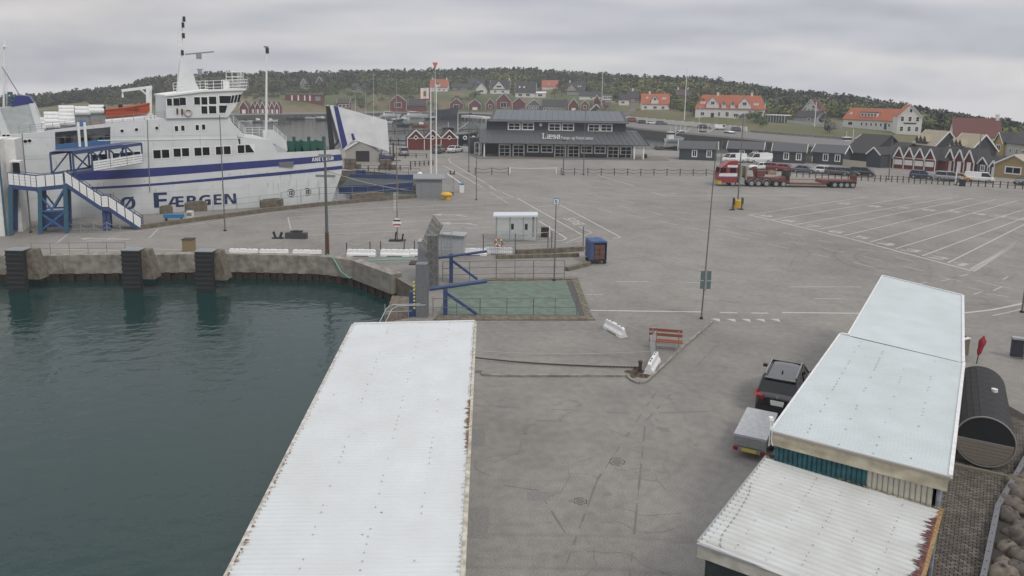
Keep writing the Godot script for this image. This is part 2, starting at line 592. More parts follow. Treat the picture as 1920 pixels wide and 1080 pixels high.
func ground_and_water() -> void:
	M.asphalt = asphalt_mat()
	var yard := PackedVector2Array([Vector2(-58.26, -57.67), Vector2(-41.58, -59.24), Vector2(-31.73, -60.35), Vector2(-23.71, -61.33), Vector2(-16.02, -61.07), Vector2(-11.04, -58.31), Vector2(-8.56, -54.66), Vector2(-6.28, -50.86), Vector2(-5.47, -45.56), Vector2(-7.82, -43.57),
		Vector2(-8.3, -42.0), Vector2(-7.3, -33.0), Vector2(-6.6, -12.0), Vector2(-6.4, 4.0), Vector2(90, 4.0), Vector2(240, -60.0), Vector2(240, -175.0), Vector2(94.3, -174.14), Vector2(81.45, -173.26), Vector2(68.46, -178.16), Vector2(50.11, -180.86), Vector2(41.18, -187.32), Vector2(35.59, -189.65),
		Vector2(19.04, -193.45), Vector2(-8.29, -187.65), Vector2(-12.62, -192.29), Vector2(-26.99, -187.29), Vector2(-37.14, -198.77), Vector2(-46.05, -188.74), Vector2(-45.85, -159.63), Vector2(-33.79, -130.41), Vector2(-24.05, -128.32), Vector2(-14.49, -121.49), Vector2(-12.5, -107.98), Vector2(-12.43, -101.09), Vector2(-20.62, -95.07), Vector2(-23.76, -91.25), Vector2(-48.11, -77.1), Vector2(-66.4, -66.01)])
	var g := MB.new()
	g.sheet(yard, 0.0)
	struct("ground", g, M.asphalt)
	# the quay faces below the yard's edge
	var q := MB.new()
	for i in yard.size():
		var a := yard[i]
		var b := yard[(i + 1) % yard.size()]
		if a.x > 89.0 and b.x > 89.0:
			continue
		q.quad(v3(a, -0.002), v3(b, -0.002), v3(b, -5.0), v3(a, -5.0))
	struct("quay_face", q, M.old_concrete)
	var w := MB.new()
	w.sheet(PackedVector2Array([Vector2(-400, 60), Vector2(180, 60), Vector2(180, -230), Vector2(60, -400), Vector2(10, -480), Vector2(-110, -490), Vector2(-320, -380), Vector2(-400, -300)]), -1.8)
	var wm := mat(0.010, 0.034, 0.033, 0.11)
	wm.metallic_specular = 0.42
	var wn := normal_noise(0.012, 4, 15, 9.0)
	bumpy(wm, wn, 0.2)
	wm.uv1_triplanar = true
	wm.uv1_world_triplanar = true
	wm.uv1_scale = Vector3(0.085, 0.085, 0.12)
	struct("sea", w, wm)

func far_land() -> void:
	var tm := terr_grass()
	var bn := noise(0.02, 4, 5)
	var cols := 170
	var b0: float = land[0][0]
	var b1: float = land[-1][0]
	var grid := []
	for i in cols + 1:
		var b := lerpf(b0, b1, float(i) / cols)
		var r := land_row(b)
		var ds := [r[1], r[1] + 0.3]
		for k in 5:
			ds.append(lerpf(r[1] + 0.6, r[2], (k + 1) / 5.0))
		for k in 12:
			ds.append(lerpf(r[2], r[3], (k + 1) / 12.0))
		for k in 16:
			ds.append(lerpf(r[3], r[5], (k + 1) / 16.0))
		ds.append(r[5] + 40.0)
		ds.append(r[5] + 200.0)
		var row := []
		for k in ds.size():
			var d: float = ds[k]
			var y := land_height(r, d)
			if k == 0:
				y = -4.0
			var p := Vector3(b * d, y, -d)
			var col: Color
			var t := bn.get_noise_2d(p.x, p.z)
			var t2 := bn.get_noise_2d(p.x * 3.1 + 90.0, p.z * 3.1)
			if d <= r[2] + 0.5:
				col = Color(0.2, 0.195, 0.185)
			elif b > 0.12:
				col = Color(0.115, 0.125, 0.042).lerp(Color(0.16, 0.145, 0.07), clampf(0.5 + t + 0.5 * t2, 0, 1))
			else:
				col = Color(0.085, 0.115, 0.035).lerp(Color(0.2, 0.155, 0.09), clampf((0.62 if b < -0.35 else 0.35) + 1.4 * t + 0.9 * t2, 0, 1))
			if k < 2:
				col = Color(0.1, 0.095, 0.085)
			row.append([p, col])
		grid.append(row)
	var g := MB.new()
	for i in cols:
		for k in grid[0].size() - 1:
			var A: Array = grid[i][k]
			var B: Array = grid[i + 1][k]
			var C: Array = grid[i + 1][k + 1]
			var D: Array = grid[i][k + 1]
			g.col = A[1]
			g.quad(A[0], B[0], C[0], D[0], Vector3(0, 1, 0.2))
	struct("dune_terrain", g, tm)

func bow_s(h: float) -> float:
	var t := [[-2.5, 29.4], [-0.57, 30.6], [1.1, 31.4], [3.1, 32.35], [4.8, 32.6], [6.4, 32.1]]
	for i in t.size() - 1:
		if h <= t[i + 1][0]:
			return lerpf(t[i][1], t[i + 1][1], clampf((h - t[i][0]) / (t[i + 1][0] - t[i][0]), 0, 1))
	return 31.5

func hull_z(s: float) -> float:
	return -0.026 * pow(maxf(0.0, s - 22.0), 2.0)

func hull_band(lo: Callable, hi: Callable, s0: float, s1: float, steps: int, out: float) -> MB:
	# a strip of the starboard shell between two height lines, «out» metres proud of the plating
	var g := MB.new()
	for i in steps:
		var a := lerpf(s0, s1, float(i) / steps)
		var b := lerpf(s0, s1, float(i + 1) / steps)
		var pts := []
		for p in [[a, lo.call(a)], [b, lo.call(b)], [b, hi.call(b)], [a, hi.call(a)]]:
			var s: float = minf(p[0], bow_s(p[1]))
			pts.append(p3(s, p[1], hull_z(s) + out))
		g.quad(pts[0], pts[1], pts[2], pts[3], p3(0.1, 0, 1))
	return g

func window_at(root: Node, q: Vector2, w: float, h: float, z: float, slant := 0.0) -> void:
	# white frame with a dark pane; q is its lower left corner on the ship's side
	var f := MB.new()
	f.bx(q.x - 0.1, q.x + w + 0.1, q.y - 0.1, q.y + h + 0.1, z, z + 0.035)
	var fr := part("window", f, M.white_frame, root)
	var p := MB.new()
	p.prism(pts2([q, q + p2(w, 0), q + p2(w - slant, h), q + p2(0, h)]), z + 0.036, z + 0.05)
	part("pane", p, M.glass, fr)

func railing(g: MB, pts: Array, h: float, rails: int, gap: float, r := 0.025) -> void:
	# posts and rails along a run of points
	for i in pts.size() - 1:
		var a: Vector3 = pts[i]
		var b: Vector3 = pts[i + 1]
		var n := maxi(1, int(round(a.distance_to(b) / gap)))
		for k in n + 1:
			var p := a.lerp(b, float(k) / n)
			g.rod(p, p + p3(0, h, 0), r, 5)
		for k in rails:
			var y := h * (k + 1) / rails
			g.rod(a + p3(0, y, 0), b + p3(0, y, 0), r * 0.85, 5)

func ferry() -> void:
	var s := thing("car_ferry", "white car ferry with two blue side stripes and raised bow visor lying at the quay", "ferry", p3(-48.89, 0.0, -78.37), 0.52795)
	# hull: starboard, port and deck
	var g := MB.new()
	var rows := [-2.4, -0.6, 1.2, 3.0, 4.8, 6.3]
	for side in 2:
		for i in 40:
			for k in rows.size() - 1:
				var q := []
				for c in [[i, k], [i + 1, k], [i + 1, k + 1], [i, k + 1]]:
					var h: float = rows[c[1]]
					var x := lerpf(-34.0, bow_s(h), float(c[0]) / 40.0)
					q.append(p3(x, h, hull_z(x) if side == 0 else -12.0 - hull_z(x)))
				g.quad(q[0], q[1], q[2], q[3], p3(0.05, 0, 1 if side == 0 else -1))
	for k in rows.size() - 1:
		var a := bow_s(rows[k])
		var b := bow_s(rows[k + 1])
		g.quad(p3(a, rows[k], hull_z(a)), p3(b, rows[k + 1], hull_z(b)), p3(b, rows[k + 1], -12 - hull_z(b)), p3(a, rows[k], -12 - hull_z(a)), Vector3.RIGHT)
	g.quad(p3(-34, -2.4, 0), p3(-34, 6.3, 0), p3(-34, 6.3, -12), p3(-34, -2.4, -12), Vector3.LEFT)
	part("hull", g, M.white_ship, s)
	g = MB.new()
	var fd := []
	for i in 13:
		var x := lerpf(19.0, 31.2, i / 12.0)
		fd.append(p2(x, hull_z(x) - 0.15))
	for i in 13:
		var x := lerpf(31.2, 19.0, i / 12.0)
		fd.append(p2(x, -11.85 - hull_z(x)))
	g.sheet(PackedVector2Array(fd), 5.2)
	part("foredeck", g, textured(mat(0.12, 0.22, 0.19, 0.7), M.grain, 3.0), s)
	# blue stripes along the side
	var st := hull_band(func(x): return lerpf(3.86, 4.83, smoothstep(3.8, 31.5, x)), func(x): return lerpf(4.84, 5.62, smoothstep(3.8, 31.5, x)), 1.0, 32.55, 40, 0.02)
	part("blue_stripe", st, M.blue_stripe, s)
	st = hull_band(func(x): return lerpf(2.86, 3.7, smoothstep(4.5, 31.5, x)), func(x): return lerpf(3.1, 4.13, smoothstep(4.5, 31.5, x)), 2.0, 32.7, 40, 0.02)
	part("blue_stripe", st, M.blue_stripe, s)
	g = MB.new()
	var a1 := p2(23.75, 5.13)
	g.bx(a1.x, a1.x + 1.75, a1.y - 0.62, a1.y, hull_z(24.5) - 0.3, hull_z(24.0) + 0.06)
	part("hull_plate", g, textured(mat(0.16, 0.16, 0.17, 0.6), M.grain, 1.0), s)
	# plate seams and streaks of rust and dirt on the plating
	g = MB.new()
	for k in 13:
		var x := -6.0 + k * 2.9
		g.bx(x, x + 0.022, -1.5, 2.9, hull_z(x + 0.2), hull_z(x) + 0.012)
		if x < 17.0:
			g.bx(x + 0.7, x + 0.72, 5.5, 9.4 if k < 4 else 10.0, -0.02, 0.01)
	for y in [0.9, 2.2, 6.6, 8.5]:
		g.bx(-14.0, 19.0, y, y + 0.02, -0.02, 0.011)
	stuff(part("plate_seam", g, mat(0.4, 0.42, 0.43, 0.5), s))
	g = MB.new()
	for k in 46:
		var x := rng.randf_range(0.0, 28.0)
		var y: float = [8.0, 9.6, 6.2, 3.6, 2.6][k % 5] + rng.randf_range(-0.2, 0.2)
		if x > 17.0:
			y = minf(y, 4.0)
		var w := rng.randf_range(0.02, 0.06)
		g.tri(p3(x - w, y, hull_z(x + 0.1) + 0.016), p3(x + w, y, hull_z(x + 0.1) + 0.016), p3(x, y - rng.randf_range(0.3, 1.2), hull_z(x + 0.1) + 0.016), Vector3.BACK)
	stuff(part("rust_streak", g, mat(0.42, 0.37, 0.3, 0.7), s))
	# lettering on the side
	var lm := textured(mat(0.020, 0.040, 0.125, 0.5), M.grain2, 1.4)
	var f0 := p2(9.65, 0.41)
	var f1 := p2(11.18, 2.09)
	lettering("F", f1.y - f0.y, lm, s, Transform3D(Basis.IDENTITY, p3((f0.x + f1.x) * 0.5, (f0.y + f1.y) * 0.5, 0.03)), true, false, 0.02, 1.45)
	f0 = p2(11.25, 0.37)
	f1 = p2(18.61, 1.56)
	lettering("ÆRGEN", f1.y - f0.y, lm, s, Transform3D(Basis.IDENTITY, p3((f0.x + f1.x) * 0.5, (f0.y + f1.y) * 0.5, 0.03)), true, false, 0.02, 1.27)
	f0 = p2(6.44, 0.38)
	f1 = p2(7.9, 1.79)
	lettering("Ø", f1.y - f0.y, lm, s, Transform3D(Basis.IDENTITY, p3((f0.x + f1.x) * 0.5, (f0.y + f1.y) * 0.5, 0.03)), true, false, 0.02, 1.2)
	f0 = p2(28.3, 4.98)
	f1 = p2(31.29, 5.35)
	lettering("ANE LÆSØ", 0.46, M.white_frame, s, Transform3D(Basis(Vector3.UP, 0.36), p3(29.55, (f0.y + f1.y) * 0.5 + 0.05, hull_z(29.55) + 0.1)), true, false, 0.02, 1.05)
	# bow thruster marks and loading marks low on the side
	for p in [p2(25.1, 1.27), p2(27.26, 1.22)]:
		g = MB.new()
		for k in 4:
			var an := PI / 4 + k * PI / 2
			var o := p3(cos(an), sin(an), 0) * 0.2
			g.box(p3(p.x, p.y, hull_z(p.x) + 0.03) + o, p3(0.2, 0.2, 0.02), Basis(Vector3.BACK, an) * Basis(Vector3.UP, 0.2))
		var ring := []
		for k in 16:
			ring.append(p3(p.x + 0.46 * cos(TAU * k / 16), p.y + 0.46 * sin(TAU * k / 16), hull_z(p.x) + 0.03))
		g.tube(ring, 0.035, 5, -1, true)
		part("thruster_mark", g, M.dark, s)
	# superstructure: the flush side with an open promenade cut into it, decks and front
	var top := pts2([p2(-34, 6.25), p2(p2(0.65, 7.09).x, 6.25), p2(0.81, 9.27), p2(-1.25, 8.96), p2(-2.51, 8.87), p2(-34, 8.9)])
	g = MB.new()
	g.prism(top, -12.0, 0.0)
	g.prism(pts2([p2(p2(0.65, 7.09).x, 6.25), p2(19.4, 6.25), p2(19.03, 8.68), p2(18.15, 10.48), p2(12.01, 10.45), p2(6.0, 9.9), p2(5.84, 7.36), p2(0.66, 7.14)]), -12.0, 0.0)
	g.prism(pts2([p2(0.79, 9.05), p2(5.98, 9.55), p2(6.0, 9.9), p2(0.81, 9.27)]), -12.0, 0.0)
	g.prism(pts2([p2(0.65, 7.09), p2(5.84, 7.36), p2(5.98, 9.55), p2(0.79, 9.05)]), -12.0, -2.2)
	part("superstructure", g, M.white_ship, s)
	g = MB.new()
	g.prism(pts2([p2(0.71, 7.25), p2(5.79, 7.48), p2(5.85, 8.29), p2(0.75, 7.76)]), -0.12, 0.02)
	part("promenade_bulwark", g, M.blue_deck, s)
	for x in [p2(2.97, 7.48), p2(3.57, 7.47)]:
		g = MB.new()
		g.bx(x.x - 0.12, x.x + 0.12, x.y, x.y + 2.6, -0.2, 0.05)
		part("promenade_post", g, M.white_frame, s)
	for k in 9:
		var x: float = p2(1.14, 7.81).x + k * 0.62
		g = MB.new()
		g.bx(x, x + 0.4, 7.3, 8.35 + 0.2 * (k % 3), -1.9, -1.5)
		part("deck_chair", g, [M.dark, M.brown, M.steel][k % 3], s)
	# window pairs of the saloon, the small upper windows and the portholes
	for q in [[p2(3.95, 5.68), 0.0], [p2(6.0, 5.78), 0.0], [p2(7.35, 5.86), 0.0], [p2(10.03, 6.01), 0.12], [p2(12.11, 6.13), 0.12], [p2(14.31, 6.18), 0.12], [p2(16.62, 6.24), 0.12], [p2(19.05, 6.36), 0.12]]:
		var w: float = 0.62 + q[1]
		window_at(s, q[0], w, 0.92, 0.0)
		window_at(s, q[0] + p2(w + 0.14, 0.03), w + (0.25 if q[0].x > 18.6 else 0.0), 0.92, 0.0, 0.55 if q[0].x > 18.6 else 0.0)
	for q in [p2(12.38, 9.01), p2(13.05, 9.06), p2(14.57, 9.11), p2(15.25, 9.16)]:
		window_at(s, q, 0.34, 0.58, 0.0)
	for q in [p2(-3.82, 8.46), p2(-3.46, 8.45)]:
		window_at(s, q, 0.28, 0.4, 0.0)
	for q in [p2(7.08, 9.11), p2(8.5, 9.24), p2(10.54, 9.39), p2(-1.89, 8.15), p2(-1.52, 8.2)]:
		g = MB.new()
		g.disc(p3(q.x, q.y, 0.02), Vector3.BACK, 0.24, 0.05, 16)
		var po := part("porthole", g, M.white_frame, s)
		g = MB.new()
		g.disc(p3(q.x, q.y, 0.05), Vector3.BACK, 0.17, 0.03, 16)
		part("pane", g, M.glass, po)
	g = MB.new()
	g.rod(p3(p2(9.63, 10.34).x, p2(9.63, 10.34).y, 0.03), p3(p2(9.43, 2.25).x, p2(9.43, 2.25).y, 0.03), 0.05, 6)
	part("drain_pipe", g, M.steel, s)
	g = MB.new()
	g.bx(p2(4.66, 6.52).x, p2(19.44, 7.11).x, 8.06, 8.13, 0.0, 0.07)
	part("rubbing_strip", g, M.white_frame, s)
	# second tier in front of the bridge and its sloping breakwaters
	g = MB.new()
	g.prism(pts2([p2(19.4, 5.0), p2(23.61, 6.37), p2(22.9, 7.86), p2(19.48, 8.17), p2(19.4, 8.2)]), -11.0, -0.05)
	g.prism(pts2([p2(19.24, 8.18), p2(19.98, 8.41), p2(18.66, 9.8), p2(18.28, 10.61), p2(18.03, 10.42)]), -11.6, -0.02)
	part("forward_deckhouse", g, M.white_ship, s)
	g = MB.new()
	g.prism(pts2([p2(22.41, 7.87), p2(24.88, 6.46), p2(24.79, 7.57), p2(23.32, 9.0), p2(22.7, 9.07)]), -0.4, -0.2)
	part("bulwark_wing", g, M.white_ship, s)
	g = MB.new()
	railing(g, [p3(p2(20.1, 8.54).x, p2(20.1, 8.54).y - 0.1, -0.4), p3(p2(22.44, 8.82).x, p2(20.1, 8.54).y - 0.1, -0.4)], 0.9, 3, 0.9, 0.03)
	railing(g, [p3(p2(18.27, 10.42).x, p2(18.27, 10.42).y, -0.6), p3(p2(19.98, 8.48).x, p2(19.98, 8.48).y, -0.6)], 0.9, 3, 0.9, 0.03)
	railing(g, [p3(p2(23.32, 8.87).x, p2(23.32, 8.87).y, -0.3), p3(p2(24.78, 7.44).x, p2(24.78, 7.44).y, -0.3)], 0.7, 3, 0.8, 0.03)
	part("railing", g, M.white_frame, s)
	# wheelhouse with overhanging front
	g = MB.new()
	var br := pts2([p2(11.52, 10.45), p2(11.65, 12.87), p2(15.51, 13.45), p2(20.13, 13.76), p2(19.7, 13.26), p2(18.98, 11.78), p2(18.04, 10.55)])
	g.prism(br, -12.3, 0.25)
	var wh := part("wheelhouse", g, M.white_ship, s)
	g = MB.new()
	g.prism(pts2([p2(11.54, 12.87), p2(11.55, 13.05), p2(15.52, 13.63), p2(20.26, 13.88), p2(20.19, 13.7), p2(15.51, 13.42)]), -12.6, 0.45)
	part("roof_edge", g, M.white_frame, wh)
	for q in [[p2(11.71, 11.87), 0.5, 0.78, 0.0], [p2(12.36, 11.87), 0.62, 0.82, 0.0], [p2(13.03, 11.93), 0.62, 0.84, 0.0], [p2(14.54, 12.0), 0.6, 0.84, 0.0], [p2(15.3, 12.01), 0.62, 0.84, 0.0], [p2(16.11, 12.07), 0.78, 0.84, 0.0], [p2(17.24, 12.17), 1.15, 0.84, -0.15],
			[p2(15.25, 10.98), 0.62, 0.84, 0.0], [p2(16.06, 11.01), 0.78, 0.84, 0.0], [p2(17.16, 11.07), 0.65, 0.84, -0.25]]:
		window_at(s, q[0], q[1], q[2], 0.25, q[3])
	# the slanted forward windows, seen end on
	for k in 6:
		g = MB.new()
		var p0 := p2(19.05, 12.15)
		var p1 := p2(19.7, 13.32)
		var z := -0.3 - k * 2.0
		g.quad(p3(p0.x + 0.13, p0.y, z), p3(p1.x + 0.1, p1.y, z), p3(p1.x + 0.1, p1.y, z - 1.7), p3(p0.x + 0.13, p0.y, z - 1.7), Vector3.RIGHT)
		part("front_window", g, M.glass, wh)
	for q in [[430.0, 0], [437.0, 1], [443.0, 2]]:
		g = MB.new()
		var o: Vector2 = [p2(18.41, 12.21), p2(18.79, 12.27), p2(19.15, 12.33)][q[1]]
		g.prism(pts2([o, o + p2(0.26, 0), o + p2(0.5, 0.86), o + p2(0.24, 0.86)]), 0.25, 0.29)
		part("side_window", g, M.glass, wh)
	# ropes and a lifebuoy hanging on the wheelhouse side
	g = MB.new()
	for q in [p2(12.71, 11.22), p2(13.21, 11.16)]:
		g.rod(p3(q.x, q.y - 0.3, 0.35), p3(q.x, q.y + 0.35, 0.35), 0.09, 6)
	part("rope_coil", g, M.brown, s)
	g = MB.new()
	var lb := []
	for k in 14:
		lb.append(p3(p2(13.82, 11.1).x + 0.36 * cos(TAU * k / 14), p2(13.82, 11.1).y + 0.36 * sin(TAU * k / 14), 0.36))
	g.tube(lb, 0.09, 6, -1, true)
	part("lifebuoy", g, textured(mat(0.55, 0.5, 0.45, 0.6), M.grain, 1.0), s)
	# roof gear: railings, radar mast, lockers
	g = MB.new()
	var ry: float = p2(15.52, 13.51).y + 0.05
	railing(g, [p3(p2(12.49, 12.88).x, ry - 0.2, -0.3), p3(p2(13.48, 13.02).x, ry - 0.1, -0.3)], 1.0, 3, 0.4, 0.035)
	railing(g, [p3(p2(15.9, 13.42).x, ry, -0.5), p3(p2(18.56, 13.58).x, ry + 0.15, -0.5), p3(p2(20.61, 13.74).x, ry + 0.3, -0.5), p3(p2(20.61, 13.74).x, ry + 0.3, -11.5), p3(p2(15.9, 13.42).x, ry, -11.5)], 1.1, 3, 0.9, 0.035)
	railing(g, [p3(p2(19.3, 13.72).x, ry + 1.1, -3.0), p3(p2(20.61, 13.74).x, ry + 1.1, -3.0), p3(p2(20.61, 13.74).x, ry + 1.1, -7.0), p3(p2(19.3, 13.72).x, ry + 1.1, -7.0)], 1.2, 2, 0.9, 0.05)
	part("roof_railing", g, M.white_frame, s)
	g = MB.new()
	g.bx(p2(16.98, 13.56).x, p2(18.31, 13.58).x, ry, ry + 1.3, -6.0, -4.4)
	part("locker", g, mat(0.05, 0.05, 0.06, 0.6), s)
	g = MB.new()
	g.bx(p2(18.5, 13.58).x, p2(19.3, 13.59).x, ry, ry + 1.2, -6.0, -4.6)
	part("locker", g, M.white, s)
	g = MB.new()
	g.prism(pts2([p2(13.42, 13.25), p2(16.04, 13.41), p2(15.55, 14.48), p2(15.41, 15.24), p2(14.98, 16.17), p2(15.07, 16.68), p2(15.44, 17.0), p2(16.34, 17.16), p2(16.35, 17.29), p2(14.03, 17.08), p2(13.87, 16.33)]), -6.6, -5.4)
	var ms := part("radar_mast", g, M.white_ship, s)
	g = MB.new()
	g.rod(p3(p2(14.15, 17.09).x, p2(14.15, 17.09).y, -6), p3(p2(14.51, 21.86).x, p2(14.51, 21.86).y, -6), 0.12, 8, 0.07)
	g.rod(p3(p2(13.57, 13.82).x, p2(13.57, 13.82).y, -6), p3(p2(14.0, 20.98).x, p2(14.0, 20.98).y, -6), 0.04, 6)
	for k in 10:
		var y: float = lerpf(p2(13.67, 14.76).y, p2(13.99, 20.85).y, k / 9.0)
		g.rod(p3(p2(13.78, 17.88).x, y, -6), p3(p2(14.25, 17.9).x, y, -6), 0.03, 5)
	part("pole_mast", g, M.white_frame, ms)
	g = MB.new()
	for q in [p2(14.42, 21.18), p2(14.41, 19.95), p2(14.19, 17.96), p2(14.57, 21.87)]:
		g.rod(p3(q.x + 0.1, q.y - 0.3, -5.8), p3(q.x + 0.1, q.y + 0.3, -5.8), 0.16, 8)
	part("lantern", g, M.dark, ms)
	g = MB.new()
	g.box(p3(p2(16.13, 17.66).x, p2(16.13, 17.66).y, -6), p3(0.55, 0.7, 0.6))
	g.beam(p3(p2(14.59, 17.79).x, p2(14.59, 17.79).y, -6), p3(p2(17.85, 18.23).x, p2(17.85, 18.23).y, -6), 0.2, 0.16)
	part("radar_scanner", g, M.steel, ms)
	g = MB.new()
	g.box(p3(p2(16.15, 15.7).x, p2(16.15, 15.7).y, -6), p3(0.4, 0.6, 0.5))
	g.beam(p3(p2(15.81, 16.07).x, p2(15.81, 16.07).y, -6), p3(p2(16.53, 16.09).x, p2(16.53, 16.09).y, -6), 0.16, 0.12)
	g.rod(p3(p2(15.59, 15.18).x, p2(15.59, 15.18).y, -6), p3(p2(16.2, 15.45).x, p2(16.2, 15.45).y, -6), 0.07, 6)
	part("small_radar", g, M.steel, ms)
	# funnels: slanted white casings with blue tops
	for k in 2:
		var dx := -3.1 * k
		g = MB.new()
		var z0 := -1.6 + 1.3 * k
		g.prism(pts2([p2(-0.15, 8.75) + p2(dx, 0), p2(-1.02, 12.04) + p2(dx, 0), p2(-3.04, 11.64) + p2(dx, 0), p2(-3.99, 11.36) + p2(dx - 1.5, 0), p2(-4.21, 8.53) + p2(dx - 1.5, 0)]), -5.6 + 4.0 * k, z0)
		var fu := part("funnel", g, textured(mat(0.45, 0.49, 0.49, 0.4), M.grain, 5.0), s)
		g = MB.new()
		g.prism(pts2([p2(-0.06, 8.69) + p2(dx, 0), p2(-0.93, 12.04) + p2(dx, 0), p2(-1.36, 11.98) + p2(dx, 0), p2(-0.79, 8.71) + p2(dx, 0)]), -5.7 + 4.0 * k, z0 + 0.08)
		part("casing_edge", g, M.white_ship, fu)
		g = MB.new()
		g.prism(pts2([p2(-0.93, 12.04) + p2(dx, 0), p2(-1.26, 12.71) + p2(dx, 0), p2(-1.68, 12.81) + p2(dx, 0), p2(-2.48, 12.8) + p2(dx, 0), p2(-2.94, 11.64) + p2(dx, 0)]), -5.6 + 4.0 * k, z0 + 0.05)
		part("funnel_top", g, M.blue_stripe, fu)
		g = MB.new()
		for j in 3:
			g.bx(p2(-3.16, 11.86).x + dx, p2(-2.83, 11.86).x + dx, p2(-3.16, 11.86).y + j * 0.5, p2(-3.16, 11.86).y + j * 0.5 + 0.3, -4.0, z0 - 0.2)
		part("exhaust_louvre", g, M.teal_steel, fu)
	g = MB.new()
	g.rod(p3(p2(-2.67, 12.8).x + 0.3, p2(-2.46, 13.02).y, -2.0), p3(p2(-1.25, 12.2).x, p2(-1.25, 12.2).y + 0.4, -2.0), 0.02, 5)
	g.rod(p3(p2(-3.45, 15.74).x, p2(-3.45, 15.74).y, -2.0), p3(p2(-1.7, 11.92).x, p2(-1.7, 11.92).y, -2.0), 0.05, 5)
	part("stay", g, M.steel, s)
	g = MB.new()
	g.rod(p3(p2(-3.9, 8.3).x, p2(-3.9, 8.3).y, -2.5), p3(p2(-3.1, 17.92).x, p2(-3.1, 17.92).y, -2.5), 0.14, 8, 0.09)
	g.rod(p3(p2(-3.45, 10.53).x, p2(-3.45, 10.53).y, -2.5), p3(p2(-2.9, 17.55).x, p2(-2.9, 17.55).y, -2.5), 0.04, 5)
	for k in 9:
		var y: float = lerpf(p2(-3.59, 11.63).y, p2(-3.14, 17.38).y, k / 8.0)
		g.rod(p3(p2(-3.21, 17.11).x, y, -2.5), p3(p2(-2.93, 17.12).x, y, -2.5), 0.03, 5)
	g.bx(p2(-3.39, 17.75).x, p2(-2.84, 17.77).x, p2(-3.39, 17.75).y, p2(-3.39, 17.75).y + 0.08, -2.8, -2.2)
	g.rod(p3(p2(-3.07, 17.76).x, p2(-3.07, 17.76).y, -2.5), p3(p2(-3.01, 18.41).x, p2(-3.01, 18.41).y, -2.5), 0.14, 6)
	part("aft_mast", g, M.white_frame, s)
	# boat deck: rail, liferaft canisters in racks, blue locker
	g = MB.new()
	railing(g, [p3(p2(-2.37, 8.87).x, 8.95, -0.15), p3(p2(0.66, 9.22).x, 9.3, -0.15), p3(p2(5.13, 9.79).x, 9.85, -0.15), p3(p2(11.46, 10.42).x, 10.45, -0.15)], 0.75, 3, 1.1, 0.025)
	part("deck_rail", g, M.steel, s)
	for q in [[p2(-1.47, 9.28), 3], [p2(-0.15, 9.49), 4], [p2(1.25, 9.77), 5], [p2(2.77, 10.85), 2], [p2(4.1, 11.02), 2]]:
		g = MB.new()
		var b: Vector2 = q[0]
		g.bx(b.x - 0.05, b.x + 1.5, b.y - 1.2, b.y - 0.05, -3.4, -2.0)
		var rk := part("raft_rack", g, M.steel, s)
		for j in int(q[1]):
			g = MB.new()
			var cz := -1.9 - 0.38 * j
			var cy := b.y + 0.2 + 0.38 * j
			g.rod(p3(b.x, cy, cz), p3(b.x + 1.45, cy, cz), 0.28, 12)
			for t in 5:
				g.rod(p3(b.x + 0.1 + t * 0.3, cy, cz), p3(b.x + 0.16 + t * 0.3, cy, cz), 0.31, 12)
			part("liferaft_canister", g, M.white, rk)
	g = MB.new()
	g.bx(p2(3.06, 9.17).x, p2(3.67, 9.17).x, p2(3.06, 9.17).y, p2(3.06, 9.17).y + 1.0, -2.6, -1.4)
	part("deck_locker", g, M.blue_deck, s)
	g = MB.new()
	g.bx(p2(4.25, 9.45).x, p2(5.39, 9.44).x, p2(4.26, 9.57).y, p2(4.26, 9.57).y + 0.5, -2.6, -1.6)
	part("boat_cradle", g, textured(mat(0.3, 0.2, 0.17, 0.8), M.grain, 1.0), s)
	# davit arm over the rescue boat
	g = MB.new()
	g.beam(p3(p2(9.88, 10.36).x, p2(9.88, 10.36).y - 0.3, -2.5), p3(p2(10.08, 13.89).x, p2(10.08, 13.89).y, -2.5), 0.32, 0.36)
	g.beam(p3(p2(10.2, 10.36).x, p2(10.2, 10.36).y - 0.3, -3.3), p3(p2(10.41, 13.9).x, p2(10.41, 13.9).y, -3.3), 0.25, 0.3)
	g.beam(p3(p2(10.52, 13.9).x, p2(10.52, 13.9).y, -2.6), p3(p2(7.42, 13.44).x, p2(7.42, 13.44).y, -2.6), 0.3, 0.3)
	g.beam(p3(p2(9.97, 13.0).x, p2(9.97, 13.0).y, -2.5), p3(p2(9.3, 13.64).x, p2(9.3, 13.64).y, -2.5), 0.14, 0.16)
	g.beam(p3(p2(9.98, 11.2).x, p2(9.98, 11.2).y, -2.5), p3(p2(10.65, 10.42).x, p2(10.65, 10.42).y, -2.5), 0.2, 0.2)
	g.rod(p3(p2(7.53, 13.44).x, p2(7.53, 13.44).y, -2.5), p3(p2(7.49, 12.85).x, p2(7.49, 12.85).y, -2.5), 0.06, 6)
	g.box(p3(p2(7.49, 12.85).x, p2(7.49, 12.85).y, -2.5), p3(0.2, 0.35, 0.2))
	part("boat_davit", g, M.white_frame, s)
	# foremast, winches, raised bow visor
	g = MB.new()
	var fm := p2(23.53, 8.55)
	g.rod(p3(fm.x, fm.y - 3.0, -6), p3(p2(24.08, 18.28).x, p2(24.08, 18.28).y, -6), 0.2, 10, 0.1)
	g.box(p3(fm.x, fm.y - 1.0, -6), p3(0.6, 2.2, 0.6))
	var fo := part("foremast", g, M.white_frame, s)
	g = MB.new()
	g.box(p3(p2(24.16, 18.61).x, p2(24.16, 18.61).y, -6), p3(0.35, 0.7, 0.35))
	g.box(p3(p2(24.04, 19.06).x, p2(24.04, 19.06).y, -6), p3(0.5, 0.12, 0.4))
	part("masthead_light", g, M.dark, fo)
	var wz := -1.6
